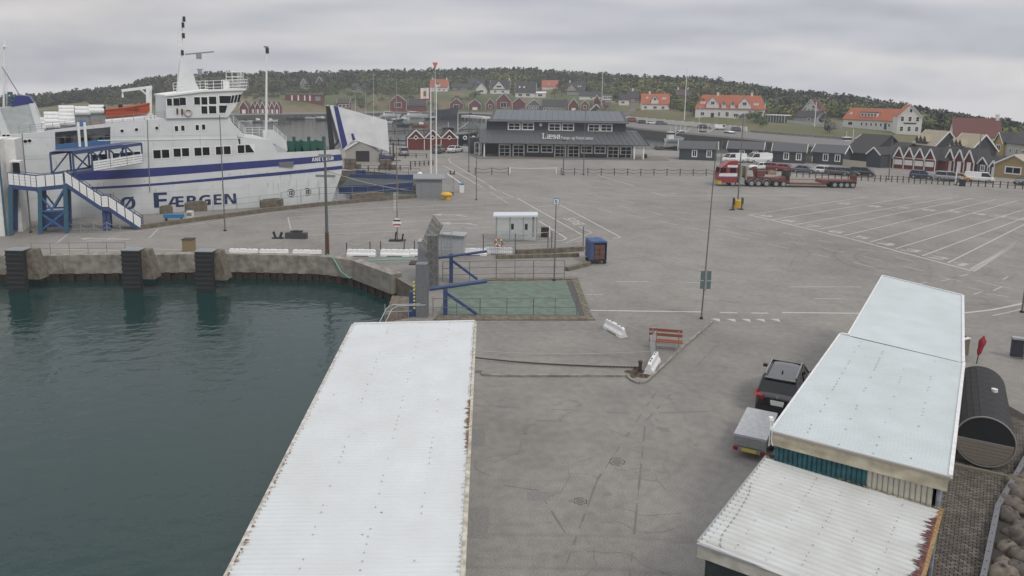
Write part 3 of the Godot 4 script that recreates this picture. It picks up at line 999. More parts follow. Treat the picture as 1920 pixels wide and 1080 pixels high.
	for q in [p2(25.97, 6.5), p2(26.84, 6.48), p2(27.64, 6.53), p2(28.52, 6.51), p2(29.55, 6.49)]:
		g = MB.new()
		var o := p3(q.x, 5.95, wz - 0.8 * (int(q.x * 3.0) % 3))
		g.bx(o.x - 0.35, o.x + 0.35, 5.2, 6.4, o.z - 0.6, o.z + 0.6)
		g.rod(o + p3(0, 0.95, -0.6), o + p3(0, 0.95, 0.6), 0.32, 12)
		for e in [-0.6, 0.0, 0.6]:
			g.rod(o + p3(0, 0.95, e - 0.04), o + p3(0, 0.95, e + 0.04), 0.55, 14)
		g.bx(o.x + 0.3, o.x + 0.6, 5.2, 7.6 + 0.4 * (int(q.x) % 2), o.z - 0.2, o.z + 0.2)
		part("mooring_winch", g, M.green_gear, s)
	var vz := -2.6
	var vo := pts2([p2(30.51, 11.89), p2(30.92, 11.96), p2(38.2, 9.96), p2(38.45, 5.77), p2(36.52, 6.46), p2(33.92, 7.35), p2(33.2, 7.23), p2(32.04, 6.08)])
	g = MB.new()
	g.prism(vo, vz - 0.35, vz)
	g.prism(vo, -4.6, -4.4)
	g.quad(p3(vo[1].x, vo[1].y, vz), p3(vo[2].x, vo[2].y, vz), p3(vo[2].x, vo[2].y, -4.5), p3(vo[1].x, vo[1].y, -4.5), Vector3.UP)
	g.quad(p3(vo[2].x, vo[2].y, vz), p3(vo[3].x, vo[3].y, vz), p3(vo[3].x, vo[3].y, -4.5), p3(vo[2].x, vo[2].y, -4.5), Vector3.RIGHT)
	var vi := part("bow_visor", g, textured(mat(0.74, 0.76, 0.77, 0.4), M.grain, 12.0), s)
	vi.position.x = 0.45
	g = MB.new()
	g.prism(pts2([p2(30.99, 11.89), p2(31.54, 11.76), p2(32.7, 6.89), p2(32.04, 6.22)]), vz, vz + 0.03)
	g.prism(pts2([p2(33.22, 8.27), p2(33.51, 8.33), p2(33.78, 7.5), p2(33.42, 7.36)]), vz, vz + 0.03)
	part("blue_stripe", g, M.blue_stripe, vi)
	g = MB.new()
	g.prism(pts2([p2(30.44, 11.82), p2(30.58, 11.82), p2(31.2, 6.1), p2(30.78, 6.11)]), -4.2, vz - 0.36)
	part("visor_edge", g, M.dark, vi)
	g = MB.new()
	for z in [-2.9, -4.2]:
		g.beam(p3(p2(30.71, 6.05).x, p2(30.71, 6.05).y - 0.3, z), p3(p2(32.36, 7.66).x, p2(32.36, 7.66).y, z), 0.25, 0.25)
	part("visor_hinge", g, M.steel, vi)
	var lf := thing("rescue_boat", "orange open rescue boat hung under the davit on the ferry's boat deck", "lifeboat", Vector3.ZERO)
	lf.transform = s.transform * Transform3D(Basis(Vector3.BACK, 0.07).scaled(p3(1.05, 1.15, 1)), p3(p2(5.7, 10.32).x, p2(5.7, 10.32).y, -2.2))
	g = MB.new()
	var rings := []
	for i in 9:
		var t := i / 8.0
		var w := 0.78 * (1.0 - pow(t, 3.0) * 0.95)
		var lift := 0.22 * t * t * t
		var hh := 0.85 + 0.1 * t
		rings.append([p3(t * 4.3, hh + lift, w), p3(t * 4.25, 0.3 + lift, w * 0.92), p3(t * 4.0, 0.02 + lift, w * 0.4), p3(t * 4.0, lift, 0), p3(t * 4.0, 0.02 + lift, -w * 0.4), p3(t * 4.25, 0.3 + lift, -w * 0.92), p3(t * 4.3, hh + lift, -w)])
	g.loft(rings, false, true)
	part("boat_hull", g, M.orange_boat, lf)
	g = MB.new()
	for sd in [-1.0, 1.0]:
		var pts := []
		for i in 9:
			pts.append(rings[i][0 if sd > 0 else 6] + p3(0, 0.03, 0))
		g.tube(pts, 0.1, 6)
	part("fender_tube", g, textured(mat(0.4, 0.075, 0.03, 0.6), M.grain2, 1.0), lf)
	g = MB.new()
	g.bx(0.2, 3.2, 0.7, 0.74, -0.7, 0.7)
	g.bx(1.3, 1.7, 0.7, 1.3, -0.3, 0.3)
	g.bx(-0.25, 0.1, 0.5, 1.2, -0.2, 0.2)
	part("console_and_engine", g, M.dark, lf)

func slatted(g: MB, w: MB, a: Vector2, b: Vector2, h: float, z: float, n: int) -> void:
	# a parapet of n panels of white boards between dark posts, from a to b along the foot, in the tower's plane
	for i in n:
		var p := a.lerp(b, float(i) / n)
		var q := a.lerp(b, float(i + 1) / n)
		var d := (q - p) * 0.06
		for k in 4:
			var y0 := h * (0.06 + k * 0.235)
			w.prism(pts2([p + d + p2(0, y0), q - d + p2(0, y0), q - d + p2(0, y0 + h * 0.215), p + d + p2(0, y0 + h * 0.215)]), z, z + 0.03)
		g.rod(p3(p.x, p.y, z - 0.05), p3(p.x, p.y + h * 1.03, z - 0.05), 0.04, 6)
	g.rod(p3(b.x, b.y, z - 0.05), p3(b.x, b.y + h * 1.03, z - 0.05), 0.04, 6)
	g.rod(p3(a.x, a.y + h * 1.03, z - 0.05), p3(b.x, b.y + h * 1.03, z - 0.05), 0.045, 6)

func boarding_tower() -> void:
	var t := thing("boarding_bridge", "blue steel boarding bridge with white slatted stair beside the ferry", "boarding stair", p3(-45.22, -0.0, -69.04), 0.38308)
	var near := 0.0
	var far := -1.9
	# long stair in two flights with a landing
	var s0 := p2(3.05, 4.77)
	var s1 := p2(5.97, 2.29)
	var s2 := p2(6.57, 2.26)
	var s3 := p2(9.32, -0.05)
	for z in [near, far]:
		var g := MB.new()
		var w := MB.new()
		for e in [[s0, s1, 5], [s1, s2, 1], [s2, s3, 4]]:
			g.beam(p3(e[0].x, e[0].y - 0.12, z), p3(e[1].x, e[1].y - 0.12, z), 0.12, 0.32)
			if z == near:
				slatted(g, w, e[0] + p2(0, 0.06), e[1] + p2(0, 0.06), 1.12, z, e[2])
			else:
				for k in 4:
					g.rod(p3(e[0].x, e[0].y + 0.3 + 0.27 * k, z), p3(e[1].x, e[1].y + 0.3 + 0.27 * k, z), 0.03, 5)
				for k in int(e[2]) + 1:
					var p: Vector2 = e[0].lerp(e[1], float(k) / e[2])
					g.rod(p3(p.x, p.y, z), p3(p.x, p.y + 1.15, z), 0.035, 5)
		if z == near:
			part("stair_stringer", g, M.blue_steel, t)
			part("stair_panel", w, M.white_frame, t)
		else:
			part("stair_stringer", g, mat(0.06, 0.075, 0.1, 0.6), t)
	for e in [[s0, s1, 14], [s2, s3, 12]]:
		for k in int(e[2]):
			var p: Vector2 = e[0].lerp(e[1], (k + 0.5) / e[2])
			var g := MB.new()
			g.box(p3(p.x, p.y, (near + far) / 2), p3(0.3, 0.04, 1.75))
			part("stair_step", g, M.steel, t)
	var lg := MB.new()
	lg.bx(s1.x, s2.x, s1.y - 0.05, s1.y, far, near)
	part("stair_landing", lg, M.steel, t)
	# platform with its parapet, left and right of the corner post
	var p0 := p2(-1.5, 4.76)
	var p1 := p2(0.72, 4.43)
	var p2 := p2(2.95, 4.62)
	var g2 := MB.new()
	var w2 := MB.new()
	slatted(g2, w2, p0, p1, 1.12, near, 5)
	slatted(g2, w2, p1, p2, 1.12, near, 3)
	for e in [[p0, p1], [p1, p2]]:
		g2.beam(p3(e[0].x, e[0].y - 0.15, near), p3(e[1].x, e[1].y - 0.15, near), 0.14, 0.36)
		g2.beam(p3(e[0].x, e[0].y - 0.15, far), p3(e[1].x, e[1].y - 0.15, far), 0.14, 0.36)
		for k in 4:
			g2.rod(p3(e[0].x, e[0].y + 0.3 + 0.27 * k, far), p3(e[1].x, e[1].y + 0.3 + 0.27 * k, far), 0.03, 5)
	part("platform_frame", g2, M.blue_steel, t)
	part("platform_panel", w2, M.white_frame, t)
	g2 = MB.new()
	g2.prism(pts2([p0, p1, p2, p2 - p2(0, 0.06), p1 - p2(0, 0.06), p0 - p2(0, 0.06)]), far, near)
	part("platform_deck", g2, M.steel, t)
	# legs with bracing under the platform
	for e in [[p2(-1.66, 0.6), p2(-1.35, 4.6), 0], [p2(0.7, 0.06), p2(0.98, 4.43), 1], [p2(2.85, -0.01), p2(3.04, 4.56), 1]]:
		for z in [near, far]:
			var g := MB.new()
			g.beam(p3(e[0].x, 0.0 if e[2] else 0.2, z), p3(e[1].x, e[1].y, z), 0.34, 0.34)
			part("leg", g, M.teal_steel if z == near else M.blue_steel, t)
	g2 = MB.new()
	var b0 := p2(0.7, 0.11)
	var b1 := p2(2.85, -0.01)
	for z in [near, far]:
		for e in [[p2(b0.x, 0.3), p2(b1.x, 2.1)], [p2(b1.x, 0.3), p2(b0.x, 2.1)], [p2(b0.x, 2.2), p2(b1.x, 2.2)], [p2(b0.x, p1.y - 0.3), p2((b0.x + b1.x) * 0.5, 2.3)], [p2(b1.x, p1.y - 0.3), p2((b0.x + b1.x) * 0.5, 2.3)]]:
			g2.beam(p3(e[0].x, e[0].y, z), p3(e[1].x, e[1].y, z), 0.12, 0.14)
	for x in [b0.x, b1.x]:
		g2.beam(p3(x, 0.3, near), p3(x, 2.1, far), 0.12, 0.14)
		g2.beam(p3(x, 2.2, near), p3(x, 2.2, far), 0.12, 0.14)
	part("brace", g2, M.blue_deck, t)
	g2 = MB.new()
	g2.bx(b0.x + 0.3, b1.x - 0.2, 0.5, 2.0, far + 0.3, far + 1.1)
	part("machinery_box", g2, M.blue_steel, t)
	g2 = MB.new()
	for x in [p2(6.07, 0.18).x, p2(6.43, 0.16).x]:
		g2.beam(p3(x, 0, -0.4), p3(x, s1.y, -0.4), 0.3, 0.3)
		g2.beam(p3(x, 0, far + 0.2), p3(x, s1.y, far + 0.2), 0.3, 0.3)
	part("landing_support", g2, M.blue_steel, t)
	# covered truss that leads to the ship's side
	var q0 := p2(1.71, 5.51)
	var q1 := p2(1.85, 7.47)
	var q2 := p2(3.76, 7.94)
	var q3 := p2(5.27, 7.97)
	var zz := [far, far - 9.0]
	g2 = MB.new()
	var x0: float = q0.x
	var x1: float = p2(3.58, 5.46).x
	var yb: float = q0.y
	var yt: float = q1.y
	var sk := p3(5.5, 0.35, 0)
	for e in [[x0, 0], [x1, 1]]:
		var n := 4
		for k in n + 1:
			var o: Vector3 = p3(e[0], yb, far) + p3(sk.x * k / n, sk.y * k / n, -7.0 * k / n)
			g2.beam(o, o + p3(0, yt - yb, 0), 0.16, 0.16)
			if k < n:
				var o2 := o + p3(sk.x / n, sk.y / n, -7.0 / n)
				g2.beam(o, o2, 0.16, 0.22)
				g2.beam(o + p3(0, yt - yb, 0), o2 + p3(0, yt - yb, 0), 0.16, 0.3)
				g2.beam(o if k % 2 == 0 else o + p3(0, yt - yb, 0), o2 + p3(0, yt - yb, 0) if k % 2 == 0 else o2, 0.1, 0.12)
	part("gangway_truss", g2, M.blue_steel, t)
	g2 = MB.new()
	g2.quad(p3(x0, yt + 0.2, far), p3(x1, yt + 0.2, far), p3(x1, yt + 0.2, far) + sk + p3(0, 0, -7), p3(x0, yt + 0.2, far) + sk + p3(0, 0, -7), Vector3.UP)
	part("gangway_roof", g2, M.blue_steel, t)
	g2 = MB.new()
	g2.quad(p3(x0, yb, far), p3(x1, yb, far), p3(x1, yb, far) + sk + p3(0, 0, -7), p3(x0, yb, far) + sk + p3(0, 0, -7), Vector3.UP)
	part("gangway_floor", g2, M.steel, t)
	g2 = MB.new()
	for k in 4:
		var o := p3(x1, yb + 0.05 + 0.25 * k, far) + sk * 0.25 + p3(0.09, 0, -1.75)
		g2.beam(o, o + sk * 0.75 + p3(0, 0, -5.25), 0.03, 0.2)
	part("gangway_board", g2, M.white_frame, t)
	# white terminal tower at the picture's edge
	var wt := thing("stair_tower", "white stair tower with a canopy door at the left end of the boarding bridge", "tower", p3(-45.22, -0.0, -69.04), 0.38308)
	g2 = MB.new()
	var e0 := p2(-1.97, 0.47)
	var e1 := p2(-1.29, 8.94)
	g2.bx(e0.x - 9.0, e0.x, 0, e1.y, -5.0, 0.15)
	part("tower_wall", g2, M.white_wall, wt)
	g2 = MB.new()
	g2.bx(e0.x, p2(-1.12, 2.09).x, 0.0, e1.y - 0.1, -5.0, -2.0)
	part("rear_wall", g2, M.white_wall, wt)
	g2 = MB.new()
	g2.bx(e0.x - 0.12, e0.x + 0.02, 0, e1.y + 0.1, 0.1, 0.22)
	part("corner_trim", g2, M.teal_steel, wt)
	g2 = MB.new()
	g2.bx(p2(-1.43, 5.6).x, p2(-0.89, 5.58).x, p2(-1.44, 5.55).y, p2(-1.35, 6.63).y, -1.98, -1.9)
	part("door", g2, M.dark, wt)
	g2 = MB.new()
	g2.bx(p2(-1.48, 5.6).x, p2(-0.59, 5.58).x, p2(-1.34, 6.78).y, p2(-1.33, 6.9).y, -2.0, -0.8)
	part("canopy", g2, M.white_frame, wt)
	# rope fence under the stair
	var rf := thing("rope_fence", "low grey steel barrier with drooping ropes under the boarding stair", "fence", p3(-42.62, -0.0, -70.34), 0.12)
	g2 = MB.new()
	for k in 5:
		g2.rod(p3(k * 1.2, 0, 0), p3(k * 1.2, 1.05, 0), 0.035, 6)
	part("post", g2, M.galv, rf)
	g2 = MB.new()
	for k in 4:
		for y in [1.0, 0.55]:
			var pts := []
			for j in 7:
				pts.append(p3((k + j / 6.0) * 1.2, y - 0.28 * sin(PI * j / 6.0), 0))
			g2.tube(pts, 0.02, 5)
	g2.rod(p3(0, 0.03, 0), p3(4.8, 0.03, 0), 0.03, 5)
	part("rope", g2, M.galv, rf)

func link_span() -> void:
	# the near linkspan: green deck hinged at the quay, steel gate tower with cabins and blue struts
	var t := thing("linkspan_deck", "worn green linkspan deck hinged to the yard in front of the gate tower", "ramp")
	var g := MB.new()
	var deck := pts2([p2(-4.55, -45.55), p2(-4.42, -53.65), p2(0.08, -54.32), p2(4.32, -54.43), p2(4.45, -45.92)])
	g.slab(deck, -0.5, 0.035)
	part("deck_plate", g, M.green_deck, t)
	g = MB.new()
	g.slab(pts2([p2(4.16, -54.5), p2(4.56, -54.52), p2(4.74, -45.76), p2(4.37, -45.74)]), 0.02, 0.055)
	part("hinge_plate", g, textured(mat(0.1, 0.1, 0.1, 0.8), M.dirt, 1.0), t)
	g = MB.new()
	g.slab(pts2([p2(4.6, -55.01), p2(5.09, -55.04), p2(5.17, -45.67), p2(4.73, -45.64)]), 0.0, 0.06)
	g.slab(pts2([p2(-4.76, -44.37), p2(-4.6, -45.38), p2(5.17, -45.67), p2(5.29, -44.89)]), 0.0, 0.065)
	g.slab(pts2([p2(-2.12, -54.34), p2(-2.14, -54.91), p2(5.13, -55.53), p2(5.08, -54.96)]), 0.0, 0.08)
	part("concrete_edge", g, M.old_concrete, t)
	# railings round the deck
	var r := thing("deck_railing", "thin grey steel railing along the near edge of the green linkspan deck", "railing")
	g = MB.new()
	railing(g, [p3(-4.85, 0.0, -45.14), p3(-1.92, 0.0, -45.41), p3(1.45, 0.0, -45.64), p3(4.2, 0.0, -45.73)], 1.18, 2, 1.5, 0.024)
	part("rails_and_posts", g, M.pole, r)
	r = thing("deck_railing", "thin grey steel railing along the far edge of the green linkspan deck", "railing")
	g = MB.new()
	railing(g, [p3(-5.07, 0.0, -53.92), p3(-1.12, 0.0, -54.57), p3(1.69, 0.0, -54.91), p3(4.04, 0.0, -55.05)], 1.5, 3, 1.7, 0.026)
	part("rails_and_posts", g, M.pole, r)
	# gate tower
	var w := thing("linkspan_gate_tower", "grey steel linkspan lifting tower with blue struts and a raised flap at the basin's corner", "lifting tower")
	g = MB.new()
	var o := p3(-5.54, 0.0, -45.33)
	g.box(o + p3(0, 0.9, 0), p3(0.72, 5.0, 0.8))
	part("front_column", g, textured(mat(0.19, 0.2, 0.215, 0.6, 0.1), M.grain2, 2.0), w)
	g = MB.new()
	g.box(o + p3(-0.2, 3.36, -0.2), p3(1.2, 0.07, 1.0))
	part("column_cap", g, M.brown, w)
	for k in 8:
		g = MB.new()
		g.blob(o + p3(-0.46, 0.55 + k * 0.235, 0.2), p3(0.1, 0.1, 0.1), 8, 6)
		part("yellow_bulb", g, mat(0.62, 0.56, 0.16, 0.5), w)
	var o2 := p3(-5.59, 0.0, -52.06)
	g = MB.new()
	g.box(o2 + p3(0, 1.35, 0), p3(0.7, 5.1, 1.0))
	part("rear_column", g, textured(mat(0.17, 0.18, 0.185, 0.7), M.dirt, 1.5), w)
	g = MB.new()
	var c := p3(-6.6, 0.0, -55.11)
	g.box(c + p3(0.1, 1.35, 0), p3(1.0, 2.9, 1.2))
	part("machine_cabin", g, textured(mat(0.4, 0.42, 0.45, 0.5, 0.1), M.grain, 1.5), w)
	g = MB.new()
	g.box(c + p3(0.05, 2.85, 0), p3(0.95, 0.07, 1.3))
	part("cabin_roof", g, M.galv, w)
	# raised flap with ribs leaning on the columns
	g = MB.new()
	var f0 := p3(-5.98, 0.0, -53.55) + p3(-0.15, 2.05, 0.5)
	var f1 := f0 + p3(1.0, 2.35, -0.4)
	g.quad(f0, f0 + p3(-0.7, 0.5, -1.1), f1 + p3(-0.7, 0.5, -1.1), f1)
	g.beam(f0, f1, 0.12, 0.3)
	var fl := part("raised_flap", g, textured(mat(0.3, 0.3, 0.28, 0.6, 0.2), M.dirt, 1.4), w)
	for k in 6:
		g = MB.new()
		var a := f0.lerp(f1, (k + 0.5) / 6.0)
		g.beam(a + p3(0.02, 0, 0.03), a + p3(-0.68, 0.5, -1.07), 0.05, 0.09)
		part("flap_rib", g, M.galv, fl)
	# blue struts and posts
	g = MB.new()
	g.rod(p3(-5.1, 0.0, -45.58) + p3(0, 1.72, 0.2), p3(-1.53, 0.0, -45.77) + p3(0, 2.15, -0.2), 0.13, 10)
	part("main_strut", g, M.blue_steel, w)
	g = MB.new()
	g.rod(p3(-5.67, 0.0, -52.8) + p3(0, 2.0, 0), p3(-1.87, 0.0, -53.03) + p3(0.1, 2.55, 0), 0.1, 10)
	part("upper_strut", g, M.blue_steel, w)
	for e in [[p3(-4.45, 0.0, -53.64), 1.75, p3(-2.49, 0.0, -53.77), 0.25], [p3(-4.07, 0.0, -45.41), 1.5, p3(-2.12, 0.0, -45.51), 0.1]]:
		g = MB.new()
		g.beam(e[0] + p3(0, e[1], 0), e[2] + p3(0, e[3], 0), 0.14, 0.17)
		part("diagonal_strut", g, M.blue_steel, w)
	for e in [[p3(-4.42, 0.0, -53.65), 2.2], [p3(-4.1, 0.0, -45.4), 1.7]]:
		g = MB.new()
		g.beam(e[0] + p3(0, -0.3, 0), e[0] + p3(0, e[1], 0), 0.26, 0.26)
		part("strut_post", g, M.blue_steel, w)
	g = MB.new()
	g.prism(pts2([p2(-0.35, -1.0), p2(0.35, -1.0), p2(0.25, 1.6), p2(-0.2, 1.6)]), -0.2, 0.2)
	part("blue_foot", g, M.blue_steel, w, p3(-6.11, 0.0, -45.3))
	g = MB.new()
	g.prism(pts2([p2(-0.3, 0), p2(0.35, 0), p2(0.3, 1.5), p2(-0.1, 1.7)]), -0.2, 0.2)
	part("blue_guard", g, M.blue_steel, w, p3(-6.19, 0.0, -54.33) + p3(0.1, 0.0, 0.4))
	# machine hut with a ladder beside the tower
	var h := thing("machine_hut", "small grey metal machine hut with pale roof and a ladder behind the gate tower", "hut", p3(-5.15, 0.0, -62.47), -0.12)
	g = MB.new()
	g.bx(-1.15, 1.1, 0, 1.85, -1.2, 0.0)
	part("wall", g, textured(mat(0.42, 0.44, 0.46, 0.5, 0.1), M.grain, 2.0), h)
	g = MB.new()
	g.prism(pts2([p2(-1.25, 1.9), p2(1.2, 1.8), p2(1.2, 1.88), p2(-1.25, 1.98)]), -1.5, 0.25)
	part("roof", g, M.galv, h)
	g = MB.new()
	for x in [-0.75, 0.1]:
		var pts := [p3(x, -0.4, 0.6), p3(x, 2.0, 0.55), p3(x + 0.05, 2.25, 0.4), p3(x + 0.1, 2.25, -0.4)]
		g.tube(pts, 0.035, 6)
	g.rod(p3(-0.75, 2.25, 0.35), p3(0.1, 2.25, 0.35), 0.03, 6)
	for k in 7:
		g.rod(p3(-0.75, -0.2 + k * 0.28, 0.6), p3(0.1, -0.2 + k * 0.28, 0.6), 0.025, 5)
	part("ladder", g, M.steel, h)
	# dolphin: bent concrete pier head left of the tower, with its rail
	var d := thing("pier_head", "stained concrete pier head with dark timber fender beside the gate tower", "pier")
	g = MB.new()
	g.slab(pts2([p2(-8.39, -51.16), p2(-6.58, -50.84), p2(-5.94, -46.11), p2(-8.1, -46.59)]), -5.0, -0.35)
	part("block", g, M.old_concrete, d)
	g = MB.new()
	g.slab(pts2([p2(-7.63, -43.79), p2(-7.66, -46.61), p2(-5.55, -46.25), p2(-5.1, -43.81)]), -5.0, -0.012)
	part("lower_block", g, textured(mat(0.15, 0.115, 0.09, 0.95), M.dirt, 2.0), d)
	r = thing("water_edge_railing", "pale grey tube railing over the water at the left end of the near quay", "railing")
	g = MB.new()
	for k in 2:
		var a := p3(-7.95, 0.0, -43.04) + p3(0.35 * k, 0, 0.2 * k)
		g.tube([a + p3(0, 0.0, 0), a + p3(0.45, 0.95, -0.6), a + p3(0.75, 1.05, -1.0), a + p3(2.4, 1.05, -1.3)], 0.035, 6)
	for k in 3:
		var a := p3(-7.72, -0.0, -44.32) + p3(0.7 * k, 0, -0.15 * k)
		g.rod(a, a + p3(0, 1.0, 0), 0.03, 6)
	g.rod(p3(-7.72, -0.0, -44.32) + p3(0, 0.5, 0), p3(-7.72, -0.0, -44.32) + p3(1.6, 0.5, -0.35), 0.03, 6)
	part("tube_rail", g, M.galv, r)

func painted(called: String, lines: Array, w: float, m: Material) -> void:
	var g := MB.new()
	for l in lines:
		for i in l.size() - 1:
			g.stripe(l[i], l[i + 1], w)
	struct(called, g, m)

func ground_text(text: String, at: Vector3, along: Vector3, height: float, stretch := 1.0) -> void:
	# letters painted on the asphalt, their tops pointing to «along»
	var f := -along.normalized()
	var x := Vector3.UP.cross(f).normalized()
	var o := lettering(text, height, M.paint_worn, self, Transform3D(Basis(x, -f, Vector3.UP), at + p3(0, 0.012, 0)), true, false, 0.006, stretch)
	o.name = numbered("painted_lane_text")
	o.set_meta("kind", "structure")

func road_markings() -> void:
	painted("road_edge_line", [[p2(-33.85, -68.41), p2(-35.15, -72.97), p2(-31.41, -77.32), p2(-27.74, -83.27), p2(-21.32, -86.63), p2(-5.34, -92.08), p2(-0.57, -94.18), p2(-3.04, -103.84)], [p2(-24.61, -80.66), p2(-16.1, -85.56), p2(-4.79, -89.33)], [p2(-24.55, -80.67), p2(-22.23, -73.79)], [p2(-22.49, -75.58), p2(-14.73, -78.19), p2(-3.21, -82.33)], [p2(-19.82, -70.88), p2(-9.69, -74.28)], [p2(-4.81, -75.6), p2(-1.82, -76.78)], [p2(-40.6, -65.15), p2(-42.06, -69.31), p2(-36.1, -71.45)], [p2(-41.39, -63.02), p2(-32.97, -62.78)], [p2(-31.29, -63.57), p2(-15.59, -62.98)], [p2(-14.64, -62.84), p2(-8.44, -64.61)], [p2(-4.28, -67.5), p2(3.41, -70.11)], [p2(-4.05, -66.09), p2(5.18, -69.23), p2(8.16, -74.63), p2(7.14, -77.89)], [p2(-38.75, -66.5), p2(-35.39, -67.52)]], 0.14, M.paint_worn)
	painted("lane_edge_line", [[p2(-11.45, -160.6), p2(-13.15, -157.67), p2(-13.28, -153.87), p2(-12.06, -145.91), p2(-4.7, -116.89), p2(-2.35, -106.22)], [p2(-13.21, -141.43), p2(-6.91, -118.76), p2(-4.4, -109.6)], [p2(-1.4, -104.03), p2(0.25, -99.39)], [p2(0.61, -98.91), p2(7.02, -73.39)], [p2(6.04, -93.28), p2(10.76, -72.31), p2(9.88, -71.96)], [p2(3.22, -91.44), p2(6.02, -92.83)], [p2(2.95, -81.15), p2(5.09, -72.39), p2(5.33, -71.32), p2(4.96, -70.37), p2(4.11, -69.91)], [p2(14.77, -128.01), p2(18.75, -113.78)], [p2(20.16, -107.16), p2(21.25, -103.35), p2(42.62, -105.79)], [p2(20.09, -104.31), p2(23.42, -105.82)], [p2(7.36, -139.61), p2(10.1, -143.09)]], 0.17, M.paint)
	painted("yard_dash", [[p2(-2.08, -115.83), p2(-0.4, -114.0)], [p2(1.22, -112.22), p2(2.89, -111.14)], [p2(-2.34, -109.23), p2(0.41, -108.35)], [p2(0.4, -102.04), p2(2.22, -101.18)], [p2(4.05, -99.3), p2(5.62, -97.96)], [p2(8.49, -102.97), p2(10.62, -100.55)], [p2(11.21, -102.74), p2(12.91, -100.29)], [p2(6.99, -95.22), p2(8.72, -93.11)], [p2(10.0, -97.95), p2(11.51, -95.7)], [p2(14.53, -98.45), p2(15.93, -95.71)], [p2(13.29, -93.59), p2(14.6, -91.09)], [p2(10.47, -90.67), p2(12.02, -87.95)], [p2(17.64, -94.04), p2(18.97, -91.54)], [p2(16.25, -89.58), p2(17.59, -86.53)], [p2(13.52, -86.52), p2(14.91, -84.03)], [p2(16.42, -82.04), p2(17.96, -79.81)], [p2(20.43, -89.18), p2(21.79, -87.32)], [p2(19.26, -84.44), p2(20.57, -82.77)], [p2(23.15, -84.81), p2(24.66, -82.79)], [p2(19.09, -77.99), p2(20.46, -76.26)], [p2(21.93, -80.17), p2(23.39, -78.36)], [p2(21.64, -77.58), p2(23.3, -75.03)], [p2(24.3, -79.72), p2(25.77, -77.63)], [p2(25.71, -80.17), p2(26.97, -78.36)], [p2(22.05, -74.07), p2(23.36, -72.24)], [p2(24.63, -76.32), p2(25.81, -74.38)], [p2(24.59, -70.25), p2(25.7, -68.11)], [p2(28.18, -76.32), p2(29.44, -74.68)], [p2(27.02, -71.74), p2(28.12, -70.27)], [p2(30.31, -72.26), p2(31.26, -71.28)], [p2(29.19, -68.37), p2(30.35, -66.82)], [p2(27.16, -65.9), p2(28.09, -64.43)], [p2(32.49, -68.62), p2(33.5, -67.28)], [p2(31.41, -65.1), p2(32.22, -63.25)], [p2(29.4, -62.65), p2(30.33, -60.74)], [p2(34.25, -65.09), p2(35.0, -63.45)], [p2(33.12, -61.51), p2(33.87, -59.67)], [p2(9.1, -123.2), p2(11.23, -121.21)], [p2(18.22, -127.67), p2(19.71, -125.45)], [p2(18.88, -120.02), p2(20.71, -118.11)], [p2(24.64, -123.02), p2(26.15, -120.98)], [p2(14.33, -117.98), p2(15.69, -115.39)], [p2(49.83, -115.69), p2(52.73, -114.75)], [p2(42.62, -109.82), p2(45.43, -108.97)], [p2(58.48, -118.1), p2(61.01, -116.42)], [p2(34.11, -58.07), p2(34.72, -56.91)], [p2(-6.79, -116.61), p2(-4.88, -111.45)], [p2(-5.45, -110.1), p2(-3.74, -106.64)], [p2(-4.67, -116.19), p2(-2.81, -109.18)], [p2(-3.59, -109.08), p2(-1.58, -105.73)]], 0.13, M.paint_worn)
	painted("give_way_line", [[p2(5.21, -47.07), p2(10.2, -47.1), p2(12.57, -47.11)], [p2(13.67, -47.05), p2(14.78, -47.05)], [p2(15.71, -47.04), p2(16.84, -47.07)], [p2(17.78, -47.27), p2(22.93, -47.37)], [p2(29.98, -47.81), p2(32.44, -48.68), p2(35.68, -50.4)]], 0.2, M.paint)
	painted("road_dash", [[p2(8.0, -54.74), p2(10.36, -54.89)], [p2(12.77, -54.88), p2(14.25, -54.81)], [p2(5.27, -50.98), p2(6.55, -50.98)], [p2(20.7, -53.95), p2(26.17, -54.29)], [p2(21.35, -50.8), p2(23.16, -50.84)], [p2(29.88, -54.82), p2(32.18, -56.09)], [p2(31.6, -47.3), p2(33.14, -48.1), p2(34.77, -49.06)], [p2(33.44, -56.5), p2(34.61, -57.24)], [p2(34.61, -57.24), p2(35.06, -56.43)], [p2(36.43, -56.85), p2(36.89, -55.41)], [p2(36.89, -55.41), p2(37.65, -54.52)], [p2(34.39, -54.63), p2(35.05, -53.76)], [p2(35.75, -53.8), p2(37.32, -55.12)], [p2(34.68, -52.85), p2(35.81, -52.19)], [p2(33.58, -52.64), p2(34.74, -53.44)], [p2(38.75, -57.33), p2(39.77, -58.26)], [p2(35.88, -58.18), p2(36.99, -58.96)]], 0.13, M.paint_worn)
	var g := MB.new()
	for p in [p2(12.96, -45.46), p2(13.94, -45.45), p2(14.89, -45.5), p2(15.82, -45.55), p2(16.78, -45.6)]:
		g.tri(p3(p.x - 0.28, 0.006, p.y - 0.22), p3(p.x + 0.3, 0.006, p.y - 0.22), p3(p.x + 0.16, 0.006, p.y + 0.42), Vector3.UP)
	struct("give_way_triangles", g, M.paint)
	painted("lane_front_line", [[p2(28.11, -87.74), p2(34.05, -73.1), p2(38.0, -60.12)]], 0.24, M.paint)
